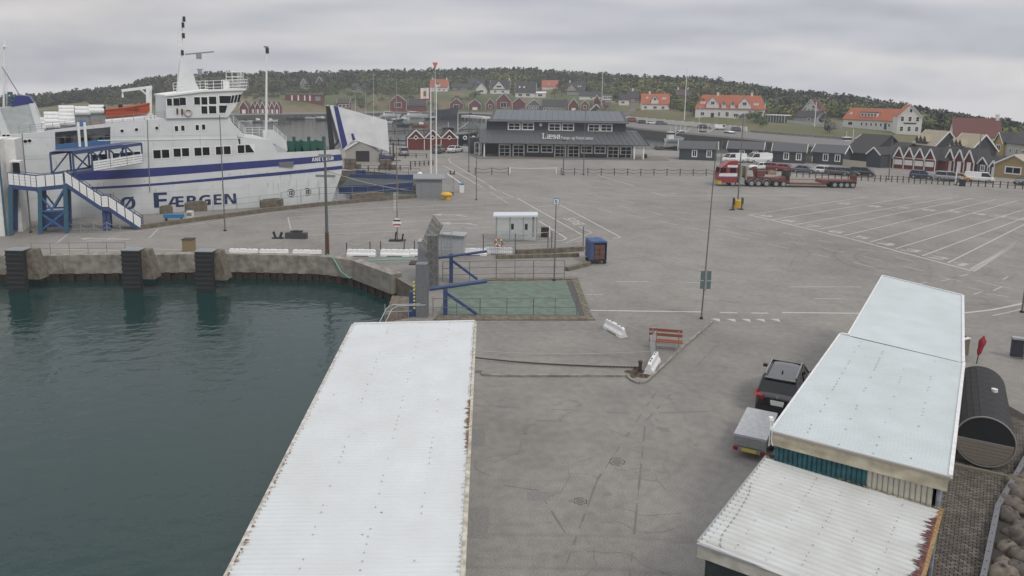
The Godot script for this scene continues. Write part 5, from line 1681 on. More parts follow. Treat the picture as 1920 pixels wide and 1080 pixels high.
func near_roofs() -> void:
	var roof_w := textured(mat(0.61, 0.645, 0.67, 0.42), grain(83, 0.86, 1.0, 0.006, 6, 512, p3(0.99, 0.97, 0.93), Vector3.ONE), 7.0)
	var roof_n := textured(mat(0.57, 0.62, 0.64, 0.42), grain(85, 0.84, 1.0, 0.006, 6, 512, p3(0.97, 0.99, 0.97), Vector3.ONE), 6.0)
	M.roof_white = roof_w
	var rusty := textured(mat(0.22, 0.11, 0.055, 0.95), M.grain2, 0.3)
	var flaked := textured(mat(0.12, 0.04, 0.045, 0.95), M.grain2, 0.3)
	var yellowed := textured(mat(0.42, 0.36, 0.2, 0.9), M.dirt, 0.8)
	# --- left warehouse
	var s := thing("warehouse", "long low shed with a white corrugated roof at the water's edge, in the foreground", "shed")
	var a: Vector3 = p3(-6.74, 4.0, -30.91)
	var b: Vector3 = p3(-1.56, 4.0, -31.56)
	var nb: Vector3 = p3(-0.94, 4.0, -14.17)
	var na: Vector3 = p3(-5.77, 4.0, -13.96)
	na = a + (na - a) * 1.35
	nb = b + (nb - b) * 1.35
	corrugated(s, na, nb, b, a, 0.17, 0.042, 22, roof_w)
	screws(s, na, nb, b, a, [0.015, 0.3, 0.56, 0.79], 0.3)
	screws(s, na, nb, b, a, [0.985], 0.16)
	var g := MB.new()
	g.beam(b + p3(0.03, 0, 0), nb + p3(0.03, 0, 0), 0.11, 0.1)
	part("right_edge_trim", g, textured(mat(0.62, 0.6, 0.52, 0.7), M.dirt, 2.0), s)
	g = MB.new()
	g.beam(a + p3(-0.03, 0, 0), na + p3(-0.03, 0, 0), 0.1, 0.07)
	part("left_edge_trim", g, textured(mat(0.66, 0.64, 0.62, 0.7), M.dirt, 2.0), s)
	g = MB.new()
	g.beam(a + p3(0, 0.03, -0.03), b + p3(0, 0.03, -0.03), 0.09, 0.09)
	part("far_edge_trim", g, M.white, s)
	flakes(s, b.lerp(nb, 0.05), b.lerp(nb, 0.55), p3(-1, 0, 0), 90, 0.1, rusty)
	flakes(s, b.lerp(nb, 0.36), b.lerp(nb, 0.5), p3(-1, 0, 0), 110, 0.2, rusty)
	flakes(s, a.lerp(na, 0.5), a.lerp(na, 0.6), p3(1, 0, 0), 14, 0.12, rusty)
	flakes(s, a.lerp(na, 0.66), a.lerp(na, 0.74), p3(1, 0, 0), 18, 0.14, rusty)
	g = MB.new()
	for k in 5:
		var p := na.lerp(nb, rng.randf()).lerp(a.lerp(b, rng.randf()), rng.randf_range(0.2, 0.9))
		g.box(p + p3(0, 0.03, 0), p3(rng.randf_range(0.03, 0.07), 0.02, rng.randf_range(0.03, 0.08)), Basis(Vector3.UP, rng.randf() * 3.0))
	stuff(part("roof_debris", g, mat(0.12, 0.12, 0.11, 0.9), s))
	g = MB.new()
	g.quad(a + p3(0.25, -0.06, 0.2), na + p3(0.25, -0.06, 0), na + p3(0.25, -4, 0), a + p3(0.25, -4, 0.2), Vector3.LEFT)
	g.quad(b + p3(-0.25, -0.06, 0.2), nb + p3(-0.25, -0.06, 0), nb + p3(-0.25, -4, 0), b + p3(-0.25, -4, 0.2), Vector3.RIGHT)
	g.quad(a + p3(0.25, -0.06, 0.2), b + p3(-0.25, -0.06, 0.2), b + p3(-0.25, -4, 0.2), a + p3(0.25, -4, 0.2), Vector3.FORWARD)
	part("wall", g, M.white_wall, s)
	# --- right warehouses
	s = thing("warehouse", "pale blue-white corrugated roof of the middle warehouse, with a cream fascia and teal wall", "shed")
	var A: Vector3 = p3(7.96, 4.0, -21.24)
	var B: Vector3 = p3(11.83, 4.0, -18.66)
	var C: Vector3 = p3(17.36, 4.0, -27.36)
	var D: Vector3 = p3(14.1, 4.0, -30.64)
	corrugated(s, A, B, C, D, 0.17, 0.036, 12, roof_n)
	screws(s, A, B, C, D, [0.2, 0.4, 0.6, 0.8], 0.3)
	var U := (D - A).normalized()
	var V := (B - A).normalized()
	g = MB.new()
	g.beam(B + V * 0.04, C + V * 0.04, 0.1, 0.12)
	g.beam(A - V * 0.02, D - V * 0.02, 0.07, 0.1)
	g.beam(D + U * 0.03 + p3(0, 0.02, 0), D + U * 0.03 + V * 0.35 + p3(0, 0.02, 0), 0.09, 0.1)
	part("edge_trim", g, M.white, s)
	g = MB.new()
	g.prism(pts2([p2(0, -0.42), p2(A.distance_to(B), -0.42), p2(A.distance_to(B), -0.03), p2(0, -0.03)]), 0.0, 0.06)
	var fa := part("fascia", g, M.cream, s)
	fa.transform = Transform3D(Basis(V, Vector3.UP, V.cross(Vector3.UP)), A)
	g = MB.new()
	g.prism(pts2([p2(-0.03, -0.045), p2(A.distance_to(B) + 0.05, -0.045), p2(A.distance_to(B) + 0.05, 0.02), p2(-0.03, 0.02)]), 0.0, 0.085)
	fa = part("drip_edge", g, mat(0.3, 0.28, 0.25, 0.6), s)
	fa.transform = Transform3D(Basis(V, Vector3.UP, V.cross(Vector3.UP)), A)
	# walls: teal and cream corrugated sheets on the near gable, plain elsewhere
	var W := A.distance_to(B)
	for e in [[0.1, W * 0.575, textured(mat(0.03, 0.15, 0.19, 0.6), M.dirt, 2.0)], [W * 0.575, W * 0.93, textured(mat(0.56, 0.54, 0.46, 0.7), M.grain, 2.0)], [W * 0.945, W - 0.1, textured(mat(0.3, 0.36, 0.42, 0.6), M.dirt, 2.0)]]:
		var n := int((e[1] - e[0]) / 0.13)
		for k in n:
			g = MB.new()
			var x := lerpf(e[0], e[1], (k + 0.5) / n)
			g.prism(pts2([p2(x - 0.064, -0.1), p2(x - 0.03, -0.07), p2(x + 0.03, -0.07), p2(x + 0.064, -0.1), p2(x + 0.064, -0.14), p2(x - 0.064, -0.14)]), 0.43, 4.0)
			var wl := part("wall_sheet", g, e[2], s)
			wl.transform = Transform3D(Basis(V, V.cross(Vector3.UP), Vector3.DOWN), A)
	g = MB.new()
	g.quad(A + V * 0.15 + U * 0.15, D + V * 0.15 - U * 0.15, D + V * 0.15 - U * 0.15 - p3(0, 4, 0), A + V * 0.15 + U * 0.15 - p3(0, 4, 0), -V)
	g.quad(B - V * 0.15 + U * 0.15, C - V * 0.15 - U * 0.15, C - V * 0.15 - U * 0.15 - p3(0, 4, 0), B - V * 0.15 + U * 0.15 - p3(0, 4, 0), V)
	g.quad(C - V * 0.15 - U * 0.15, D + V * 0.15 - U * 0.15, D + V * 0.15 - U * 0.15 - p3(0, 4, 0), C - V * 0.15 - U * 0.15 - p3(0, 4, 0), U)
	part("side_wall", g, M.white_wall, s)
	g = MB.new()
	g.tube([A + V * 0.05 - U * 0.1 + p3(0, 0.3, 0), A + V * 0.02 - U * 0.12 + p3(0, -0.2, 0), A + V * 0.08 - U * 0.1 + p3(0, -0.42, 0)], 0.012, 5)
	g.rod(A - V * 0.05 + p3(0, -0.5, 0), A - V * 0.05 + p3(0, 0.35, 0), 0.02, 6)
	g.box(A - V * 0.05 + p3(0, 0.38, 0), p3(0.12, 0.1, 0.12))
	part("aerial", g, M.white_frame, s)
	# --- far part of the row
	s = thing("warehouse", "pale corrugated roof of the far warehouse in the right hand row, pointing to the yard", "shed")
	var E: Vector3 = p3(14.38, 4.0, -30.52)
	var F: Vector3 = p3(17.4, 4.0, -27.42)
	var Gp: Vector3 = p3(23.22, 4.0, -37.25)
	var Hq: Vector3 = p3(21.07, 4.0, -41.27)
	corrugated(s, E, F, Gp, Hq, 0.17, 0.024, 13, roof_n)
	g = MB.new()
	g.beam(E - V * 0.02, Hq - V * 0.02, 0.07, 0.1)
	g.beam(F + V * 0.02, Gp + V * 0.02, 0.1, 0.12)
	g.beam(Hq + p3(0, 0.02, -0.03), Gp + p3(0, 0.02, -0.03), 0.1, 0.1)
	part("edge_trim", g, M.white, s)
	g = MB.new()
	g.quad(E + V * 0.15, Hq + V * 0.15 - U * 0.15, Hq + V * 0.15 - U * 0.15 - p3(0, 4, 0), E + V * 0.15 - p3(0, 4, 0), -V)
	g.quad(F - V * 0.15, Gp - V * 0.15 - U * 0.15, Gp - V * 0.15 - U * 0.15 - p3(0, 4, 0), F - V * 0.15 - p3(0, 4, 0), V)
	g.quad(Gp - V * 0.15 - U * 0.15, Hq + V * 0.15 - U * 0.15, Hq + V * 0.15 - U * 0.15 - p3(0, 4, 0), Gp - V * 0.15 - U * 0.15 - p3(0, 4, 0), U)
	part("side_wall", g, M.white_wall, s)
	# --- nearest lower roof
	s = thing("warehouse", "nearest low shed with yellowed white corrugated roof and rust-flaked right edge, bottom right", "shed")
	var I: Vector3 = p3(4.77, 3.0, -17.01)
	var J: Vector3 = I + (p3(11.7, 3.0, -18.72) - p3(7.97, 3.0, -21.54))
	var K: Vector3 = p3(11.73, 3.0, -18.72)
	var Lq: Vector3 = p3(7.97, 3.0, -21.54)
	var roof_y := textured(mat(0.57, 0.59, 0.59, 0.45), grain(87, 0.78, 1.0, 0.008, 6, 512, p3(0.98, 0.96, 0.9), Vector3.ONE), 5.0)
	corrugated(s, I, J, K, Lq, 0.21, 0.048, 6, roof_y)
	screws(s, I, J, K, Lq, [0.18, 0.34, 0.5, 0.66, 0.82], 0.19)
	g = MB.new()
	g.beam(J + V * 0.03, K + V * 0.03, 0.12, 0.09)
	part("right_edge_trim", g, textured(mat(0.4, 0.26, 0.12, 0.9), M.dirt, 0.6), s)
	flakes(s, K.lerp(J, 0.12), J, -V, 300, 0.3, flaked)
	flakes(s, K.lerp(J, 0.1), J, -V, 90, 0.2, rusty)
	flakes(s, Lq, K, -U, 160, 0.16, yellowed, "yellow_stain")
	g = MB.new()
	for k in 130:
		var t := rng.randf() * 0.6 + 0.02
		g.blob(Lq.lerp(K, t) + U * 0.02 + p3(0, 0.06, 0), p3(rng.randf_range(0.03, 0.08), rng.randf_range(0.02, 0.07), 0.05), 6, 4)
	stuff(part("moss_and_leaves", g, textured(mat(0.07, 0.055, 0.035, 1.0), M.grain2, 0.3), s))
	var W2 := I.distance_to(J)
	g = MB.new()
	g.prism(pts2([p2(0, -0.34), p2(W2, -0.34), p2(W2, -0.02), p2(0, -0.02)]), 0.0, 0.06)
	fa = part("fascia", g, textured(mat(0.62, 0.62, 0.58, 0.7), M.dirt, 2.5), s)
	fa.transform = Transform3D(Basis(V, Vector3.UP, V.cross(Vector3.UP)), I)
	g = MB.new()
	g.prism(pts2([p2(-0.03, -0.04), p2(W2 + 0.05, -0.04), p2(W2 + 0.05, 0.02), p2(-0.03, 0.02)]), 0.0, 0.085)
	fa = part("drip_edge", g, M.galv, s)
	fa.transform = Transform3D(Basis(V, Vector3.UP, V.cross(Vector3.UP)), I)
	g = MB.new()
	g.beam(I - V * 0.02, Lq - V * 0.02, 0.06, 0.08)
	part("left_edge_trim", g, M.galv, s)
	g = MB.new()
	var q0 := I + V * 0.15 + U * 0.15
	g.quad(q0, Lq + V * 0.15, Lq + V * 0.15 - p3(0, 3, 0), q0 - p3(0, 3, 0), -V)
	g.quad(q0, J - V * 0.15 + U * 0.15, J - V * 0.15 + U * 0.15 - p3(0, 3, 0), q0 - p3(0, 3, 0), -U)
	g.quad(J - V * 0.15 + U * 0.15, K - V * 0.15, K - V * 0.15 - p3(0, 3, 0), J - V * 0.15 + U * 0.15 - p3(0, 3, 0), V)
	part("wall", g, textured(mat(0.03, 0.045, 0.05, 0.7), M.dirt, 2.0), s)
	g = MB.new()
	g.tube([p3(6.98, 3.03, -19.93), p3(6.75, 3.03, -19.34), p3(6.17, 3.03, -18.39), p3(5.4, 3.03, -17.27), p3(5.26, 3.04, -16.87), p3(5.33, 2.9, -16.87), p3(5.31, 2.7, -16.89)], 0.012, 5)
	part("cable", g, M.steel, s)
	g = MB.new()
	g.box(p3(5.87, 2.8, -16.61) - U * 0.08, p3(0.09, 0.12, 0.06))
	part("rusty_bracket", g, rusty, s)
	g = MB.new()
	for k in 14:
		var o: Vector3 = p3(5.83, 2.8, -16.48) - U * 0.064 + V * rng.randfn(0, 0.05)
		var l := rng.randf_range(0.06, 0.2)
		g.quad(o + p3(0, 0.03, 0), o + V * 0.02 + p3(0, 0.03, 0), o + V * 0.012 - p3(0, l, 0), o + V * 0.004 - p3(0, l, 0), -U)
	stuff(part("rust_run", g, textured(mat(0.38, 0.2, 0.06, 0.9), M.grain2, 0.3), s))

func span(a: Vector3, b: Vector3) -> Vector3:
	# along a front; far houses stand nearly square to the harbour
	var x := b.x - a.x
	if a.z > -330.0:
		return p3(x, 0, b.z - a.z)
	var k := 0.08
	return p3(x, 0, clampf(b.z - a.z, -k * x, k * x))

func frame_of(a: Vector3, b: Vector3) -> Transform3D:
	var d := span(a, b).normalized()
	return Transform3D(Basis(d, Vector3.UP, d.cross(Vector3.UP)), a)

func house(called: String, label: String, a: Vector3, b: Vector3, depth: float, hw: float, hr: float, wall: Material, roof: Material, o := {}) -> Node3D:
	# ridge along the front a-b; z looks at the camera; the front wall is z = 0
	var t := thing(called, label, o.get("category", "house"), Vector3.ZERO, 0.0, o.get("group", ""))
	t.transform = frame_of(a, b)
	var w := span(a, b).length()
	var hip: float = o.get("hip", 0.0)
	var g := MB.new()
	g.bx(0, w, -3.0, hw, -depth, 0)
	for x in [0.02, w - 0.02]:
		g.tri(p3(x, hw, 0), p3(x, hw, -depth), p3(x, hw + hr * (1.0 - hip), -depth / 2), Vector3.LEFT if x < 1 else Vector3.RIGHT)
	part("wall", g, wall, t)
	g = MB.new()
	var ov := 0.35
	var dy := hr / (depth / 2) * ov
	var rx := hip * depth * 0.5
	var th := 0.14
	for s in [1.0, -1.0]:
		var z0 := ov if s > 0 else -depth - ov
		var e0 := p3(-ov, hw - dy, z0)
		var e1 := p3(w + ov, hw - dy, z0)
		var r0 := p3(-ov + rx, hw + hr, -depth / 2)
		var r1 := p3(w + ov - rx, hw + hr, -depth / 2)
		var up := p3(0, th, 0)
		g.quad(e0 + up, e1 + up, r1 + up, r0 + up, p3(0, 1, s))
		g.quad(e0, e1, r1, r0, p3(0, -1, -s))
		g.quad(e0, e1, e1 + up, e0 + up, p3(0, 0, s))
		g.quad(e0, r0, r0 + up, e0 + up, Vector3.LEFT)
		g.quad(e1, r1, r1 + up, e1 + up, Vector3.RIGHT)
	if hip > 0.0:
		for s in [0, 1]:
			var x: float = w + ov if s else -ov
			var r := p3(w + ov - rx if s else -ov + rx, hw + hr + th, -depth / 2)
			g.tri(p3(x, hw - dy + th, ov), p3(x, hw - dy + th, -depth - ov), r, p3(1 if s else -1, 0.5, 0))
	var rf := part("roof", g, roof, t)
	if o.get("trim", false):
		g = MB.new()
		for x in [-ov, w + ov]:
			g.beam(p3(x, hw - dy, ov), p3(x, hw + hr + 0.05, -depth / 2), 0.08, 0.28)
			g.beam(p3(x, hw - dy, -depth - ov), p3(x, hw + hr + 0.05, -depth / 2), 0.08, 0.28)
		part("barge_board", g, M.white_frame, rf)
	for q in o.get("win", []):   # x fraction, width m, sill m, height m
		win(t, p3(q[0] * w, q[2], 0.0), q[1], q[3], o.get("nx", 2), 1, o.get("frame", null), o.get("fw", 0.1))
	for q in o.get("doors", []):
		g = MB.new()
		g.bx(q[0] * w, q[0] * w + q[1], 0, q[2], 0.0, 0.06)
		part("door", g, q[3], t)
	for q in o.get("chim", []):
		g = MB.new()
		g.bx(q * w - 0.4, q * w + 0.4, hw + hr * 0.6, hw + hr + 1.3, -depth / 2 - 0.4, -depth / 2 + 0.4)
		part("chimney", g, o.get("chim_mat", M.white_wall), rf)
	for q in o.get("sky", []):   # x fraction, height fraction
		g = MB.new()
		var c := p3(q[0] * w, hw + hr * q[1] + th + 0.05, -depth / 2 * q[1])
		var n := p3(0, depth / 2, hr).normalized()
		g.box(c, p3(0.9, 0.1, 1.2), Basis(Vector3.RIGHT, n, Vector3.RIGHT.cross(n)))
		part("skylight", g, o.get("sky_mat", mat(0.35, 0.38, 0.42, 0.15)), rf)
	for q in o.get("gable", []):   # centre fraction, width, wall top, peak height, window width
		var cx: float = q[0] * w
		var hb: float = q[1] * 0.5
		g = MB.new()
		g.prism(pts2([p2(cx - hb, minf(hw, q[2]) - (hw if q[2] <= hw else 0.0)), p2(cx + hb, minf(hw, q[2]) - (hw if q[2] <= hw else 0.0)), p2(cx + hb, q[2]), p2(cx, q[3]), p2(cx - hb, q[2])]), -depth / 2, 0.12)
		var gb := part("gable_bay", g, wall, t)
		g = MB.new()
		var over := 0.3
		var k: float = (q[3] - q[2]) / hb
		for s in [-1.0, 1.0]:
			var p0 := p3(cx + s * (hb + over), q[2] - k * over + 0.05, 0)
			var p1 := p3(cx, q[3] + 0.05, 0)
			for e in [0.0]:
				g.quad(p0 + p3(0, 0.1, 0.4), p1 + p3(0, 0.1, 0.4), p1 + p3(0, 0.1, -depth / 2), p0 + p3(0, 0.1, -depth / 2), p3(s, 1, 0))
				g.quad(p0 + p3(0, 0, 0.4), p1 + p3(0, 0, 0.4), p1 + p3(0, 0.1, 0.4), p0 + p3(0, 0.1, 0.4), Vector3.BACK)
		part("gable_roof", g, roof, gb)
		if q[4] > 0.0:
			win(gb, p3(cx - q[4] * 0.5, maxf(q[2], q[3] - (q[3] - q[2]) * 0.5 - 1.5) - 0.35, 0.125), q[4], 1.35, 2, 1, o.get("frame", null), 0.08)
	if o.get("side_win", false):
		g = MB.new()
		for z in [-depth * 0.3, -depth * 0.62]:
			g.bx(w, w + 0.05, 1.0, 2.2, z - 0.5, z + 0.5)
		g.bx(w, w + 0.05, hw + hr * 0.2, hw + hr * 0.2 + 1.2, -depth * 0.5 - 0.5, -depth * 0.5 + 0.5)
		stuff(part("side_window", g, M.glass, t))
	return t

func hut(called: String, label: String, a: Vector3, b: Vector3, depth: float, hw: float, hr: float, wall: Material, roof: Material, o := {}) -> Node3D:
	# gable looks at the camera: one hut, or several gables in a row
	if a.z < -330.0:
		hw *= 1.2
		hr *= 1.3
	var t := thing(called, label, o.get("category", "hut"), Vector3.ZERO, 0.0, o.get("group", ""))
	t.transform = frame_of(a, b)
	var w := span(a, b).length()
	var n: int = o.get("count", 1)
	var sw := w / n
	for i in n:
		var x0 := sw * i
		var g := MB.new()
		g.prism(pts2([p2(x0 + 0.005, -2.0), p2(x0 + sw - 0.005, -2.0), p2(x0 + sw - 0.005, hw), p2(x0 + sw / 2, hw + hr), p2(x0 + 0.005, hw)]), -depth, 0)
		part("wall", g, wall, t)
		g = MB.new()
		var k := hr / (sw / 2)
		for s in [-1.0, 1.0]:
			var p0 := p3(x0 + sw / 2 + s * (sw / 2 + 0.12), hw - k * 0.12 + 0.04, 0)
			var p1 := p3(x0 + sw / 2, hw + hr + 0.04, 0)
			g.quad(p0 + p3(0, 0.1, 0.3), p1 + p3(0, 0.1, 0.3), p1 + p3(0, 0.1, -depth - 0.3), p0 + p3(0, 0.1, -depth - 0.3), p3(s, 1, 0))
			g.quad(p0 + p3(0, 0.0, 0.3), p1 + p3(0, 0.0, 0.3), p1 + p3(0, 0.0, -depth - 0.3), p0 + p3(0, 0.0, -depth - 0.3), p3(-s, -1, 0))
		var rf := part("roof", g, roof, t)
		g = MB.new()
		for s in [-1.0, 1.0]:
			g.beam(p3(x0 + sw / 2 + s * (sw / 2 + 0.1), hw - k * 0.1 + 0.02, 0.33), p3(x0 + sw / 2, hw + hr + 0.04, 0.33), 0.05, o.get("board", 0.26))
		part("barge_board", g, M.white_frame, rf)
		if o.get("posts", true):
			for x in ([x0] if i < n - 1 else [x0, x0 + sw]):
				g = MB.new()
				g.bx(x - 0.08, x + 0.08, 0, hw, -0.02, 0.06)
				part("corner_board", g, M.white_frame, t)
		match o.get("front", ""):
			"diamond":
				g = MB.new()
				g.box(p3(x0 + sw / 2, hw + hr * 0.1, 0.05), p3(0.85, 0.85, 0.08), Basis(Vector3.BACK, PI / 4))
				var f := part("diamond_window", g, M.white_frame, t)
				g = MB.new()
				g.box(p3(x0 + sw / 2, hw + hr * 0.1, 0.095), p3(0.5, 0.5, 0.02), Basis(Vector3.BACK, PI / 4))
				part("pane", g, M.glass, f)
				g = MB.new()
				g.bx(x0, x0 + sw, hw - 0.06, hw + 0.04, 0.0, 0.04)
				part("cross_board", g, M.white_frame, t)
			"door":
				g = MB.new()
				g.bx(x0 + sw * 0.3, x0 + sw * 0.7, 0, minf(2.1, hw * 0.95), 0.0, 0.05)
				part("door", g, o.get("door_mat", M.white_frame), t)
			"three":
				for k2 in 3:
					win(t, p3(x0 + sw * (0.16 + 0.25 * k2), hw * 0.42, 0), sw * 0.14, hw * 0.34, 1, 1, null, 0.12)
				g = MB.new()
				g.bx(x0, x0 + sw, hw - 0.05, hw + 0.08, 0.0, 0.04)
				part("cross_board", g, M.white_frame, t)
			"window":
				win(t, p3(x0 + sw * 0.3, hw * 0.35, 0), sw * 0.4, hw * 0.5, 2, 1, null, 0.1)
	return t

func village() -> void:
	var ww: StandardMaterial3D = M.white_wall
	# white houses with red roofs along the right hand shore
	house("shore_house", "white house with orange tile roof, left of the big orange-roofed inn", p3(61.77, 6.02, -364.0), p3(74.79, 5.95, -345.5), 8.5, 3.4, 4.6, ww, M.orange_tile,
		{"win": [[0.08, 1.5, 0.9, 1.3], [0.42, 1.7, 0.9, 1.3], [0.72, 1.5, 0.9, 1.3]], "gable": [[0.47, 3.4, 5.2, 7.2, 1.3]], "sky": [[0.2, 0.55], [0.78, 0.5], [0.86, 0.5]], "chim": [0.3], "side_win": true})
	house("harbour_inn", "large white inn with long orange half-hipped roof and two tall gables", p3(76.61, 4.25, -318.0), p3(102.02, 3.92, -307.5), 10.0, 4.4, 5.2, ww, M.orange_tile,
		{"hip": 0.45, "win": [[0.08, 1.6, 1.1, 1.5], [0.34, 1.0, 1.0, 1.8], [0.45, 1.4, 0.9, 2.0], [0.57, 1.6, 0.9, 1.4], [0.68, 1.4, 0.9, 1.4], [0.82, 1.2, 0.9, 1.8]], "doors": [[0.235, 1.3, 2.3, M.dark]],
		"gable": [[0.255, 5.2, 6.0, 9.2, 1.5], [0.72, 5.0, 6.0, 9.0, 1.5], [0.42, 1.9, 5.9, 7.3, 0.9], [0.55, 1.9, 5.9, 7.3, 0.9]], "sky": [[0.08, 0.35], [0.12, 0.35], [0.86, 0.3], [0.9, 0.3]], "chim": [0.3, 0.8]})
	var gp := thing("glass_pavilion", "low glazed pavilion with pale awning beside the inn's right end", "pavilion", Vector3.ZERO)
	gp.transform = frame_of(p3(100.69, 3.7, -301.5), p3(106.74, 3.45, -294.5))
	var g := MB.new()
	g.bx(0, 8.6, 2.6, 2.9, -5, 0.3)
	part("roof", g, M.white_frame, gp)
	g = MB.new()
	g.bx(0.1, 8.5, -1, 2.6, -4.9, -0.1)
	part("glass_wall", g, mat(0.05, 0.08, 0.075, 0.1), gp)
	for k in 8:
		g = MB.new()
		g.bx(k * 1.2, k * 1.2 + 0.12, 0, 2.6, -0.1, 0.05)
		part("mullion", g, M.white_frame, gp)
	house("shore_house", "small grey timber house with pale gable right of the glazed pavilion", p3(112.67, 3.68, -301.5), p3(117.84, 3.48, -293.0), 6.0, 2.4, 2.2, mat(0.3, 0.32, 0.33, 0.8), M.asphalt_roof, {"win": [[0.6, 1.2, 0.8, 1.1]]})
	hut("gabled_house", "tall white house with red pointed roof among bushes right of the inn", p3(123.7, 4.55, -324.0), p3(128.85, 4.37, -318.5), 7.0, 3.2, 5.0, ww, M.maroon_tile, {"category": "house", "front": "window", "posts": false})
	var hw := house("hotel_wing", "long white hotel wing with orange roof and a wide white dormer", p3(120.87, 3.07, -276.0), p3(130.74, 2.47, -257.0), 8.0, 3.2, 3.8, ww, M.orange_tile,
		{"win": [[0.1, 2.0, 0.9, 1.2], [0.35, 0.8, 0.9, 1.2], [0.44, 0.8, 0.9, 1.2], [0.53, 0.8, 0.9, 1.2], [0.62, 0.8, 0.9, 1.2], [0.71, 0.8, 0.9, 1.2], [0.86, 0.8, 0.9, 1.2], [0.94, 0.8, 0.9, 1.2]], "nx": 1, "doors": [[0.79, 0.9, 2.2, M.dark]], "sky": [[0.08, 0.45]]})
	var g6 := MB.new()
	g6.bx(6.5, 13.2, 3.2, 5.6, -4.0, -0.9)
	part("dormer", g6, M.white_frame, hw)
	g6 = MB.new()
	g6.prism(pts2([p2(6.2, 5.6), p2(13.5, 5.6), p2(13.3, 5.85), p2(6.4, 5.85)]), -4.2, -0.6)
	part("dormer_roof", g6, M.maroon_tile, hw)
	for k in 5:
		win(hw, p3(6.85 + k * 1.27, 4.3, -0.9), 0.85, 0.9, 1, 1, null, 0.06)
	var hg := hut("gabled_hotel", "three storey white hotel gable with nine windows and a red roof", p3(124.79, 2.35, -244.5), p3(124.79, 2.35, -244.5) + p3(6.7, 0, 2.2), 10.0, 5.6, 3.8, ww, M.orange_tile, {"category": "hotel", "posts": false, "board": 0.2})
	for y in [1.0, 4.2]:
		for x in [0.8, 3.0, 5.2]:
			win(hg, p3(x, y, 0), 1.0, 1.5, 1, 2, null, 0.08)
	win(hg, p3(3.1, 7.0, 0), 0.9, 1.2, 1, 1, null, 0.08)
	g = MB.new()
	g.bx(1.8, 5.4, 3.3, 3.75, 0, 0.06)
	part("sign_board", g, M.dark, hg)
	house("long_house", "white house with long dark red roof on the slope at the right", p3(122.44, 1.2, -208.5), p3(122.44, 1.2, -208.5) + p3(10.6, 0, 3.6), 7.0, 2.8, 4.6, ww, M.maroon_tile, {"nx": 1, "win": [[0.06, 0.9, 0.8, 1.1], [0.2, 0.9, 0.8, 1.1], [0.34, 0.9, 0.8, 1.1], [0.5, 0.9, 0.8, 1.1], [0.66, 0.9, 0.8, 1.1], [0.84, 0.9, 0.8, 1.1]], "chim": [0.96]})
	hut("yellow_house", "ochre gabled house beside the long dark red roof", p3(120.35, 0.51, -187.5), p3(119.55, 0.39, -182.5), 6.0, 2.8, 2.6, M.yellow_wall, M.asphalt_roof, {"category": "house", "front": "window", "posts": false})
	house("terrace_house", "dark roofed terrace with white balconies at the right edge of the picture", p3(120.63, 0.46, -185.0), p3(115.93, 0.16, -165.0), 8.0, 3.4, 2.6, mat(0.45, 0.45, 0.45, 0.8), M.asphalt_roof, {"nx": 1, "win": [[0.08, 0.9, 0.8, 1.3], [0.25, 0.9, 0.8, 1.3], [0.42, 0.9, 0.8, 1.3], [0.6, 0.9, 0.8, 1.3]]})
	for e in [[p3(103.76, 0.13, -194.0), p3(104.85, 0.12, -186.0), "left of two timber houses with pale corrugated roofs behind the red boathouses"], [p3(104.0, 0.1, -178.5), p3(104.88, 0.11, -171.5), "right of two timber houses with pale corrugated roofs behind the red boathouses"]]:
		var h := house("pale_roofed_house", e[2], e[0], e[1], 6.5, 2.4, 3.4, M.dark_wood, M.thatch, {"win": [[0.75, 0.8, 0.7, 1.1]], "gable": [[0.18, 1.3, 3.4, 4.5, 0.0], [0.36, 1.3, 3.4, 4.5, 0.0], [0.54, 1.3, 3.4, 4.5, 0.0]], "trim": true})
	hut("wooden_pavilion", "low pavilion with pale yellow boarded gable at the right edge, behind the dark sheds", p3(88.23, 0.0, -136.66), p3(91.68, -0.0, -131.27), 8.0, 2.4, 1.8, textured(mat(0.42, 0.31, 0.15, 0.8), M.grain2, 1.0), M.thatch, {"front": "window", "category": "pavilion"})
	# houses in the middle, on the slope above the harbour shops
	house("hillside_house", "white house with orange roof left of the dark roofed bungalows on the hill", p3(-58.94, 13.04, -530.5), p3(-46.53, 12.87, -525.5), 8.0, 3.6, 5.2, ww, M.orange_tile, {"win": [[0.25, 1.2, 0.9, 1.3], [0.5, 1.2, 0.9, 1.3], [0.75, 1.2, 0.9, 1.3]], "gable": [[0.45, 3.6, 5.5, 7.0, 2.0]], "chim": [0.1, 0.9], "side_win": true})
	house("hillside_house", "low dark roofed bungalow right of the orange roofed house on the hill", p3(-44.31, 14.01, -534.5), p3(-29.74, 14.05, -530.0), 8.0, 2.4, 2.6, mat(0.12, 0.12, 0.12, 0.8), M.asphalt_roof, {"win": [[0.1, 2.0, 0.8, 1.1], [0.5, 3.0, 0.8, 1.1]]})
	house("hillside_house", "dark slate house high on the hill with a wide low gable, behind the bungalow", p3(-33.15, 16.5, -549.0), p3(-21.41, 16.47, -545.5), 8.0, 2.8, 3.4, mat(0.1, 0.11, 0.12, 0.8), M.asphalt_roof, {"gable": [[0.6, 6.0, 3.0, 5.8, 1.5]]})
	hut("gabled_house", "small white house with pointed gable left of the large house with the triangular gable", p3(-25.4, 12.14, -510.5), p3(-18.48, 12.08, -508.5), 8.0, 2.6, 3.0, ww, M.asphalt_roof, {"category": "house", "front": "window", "posts": false})
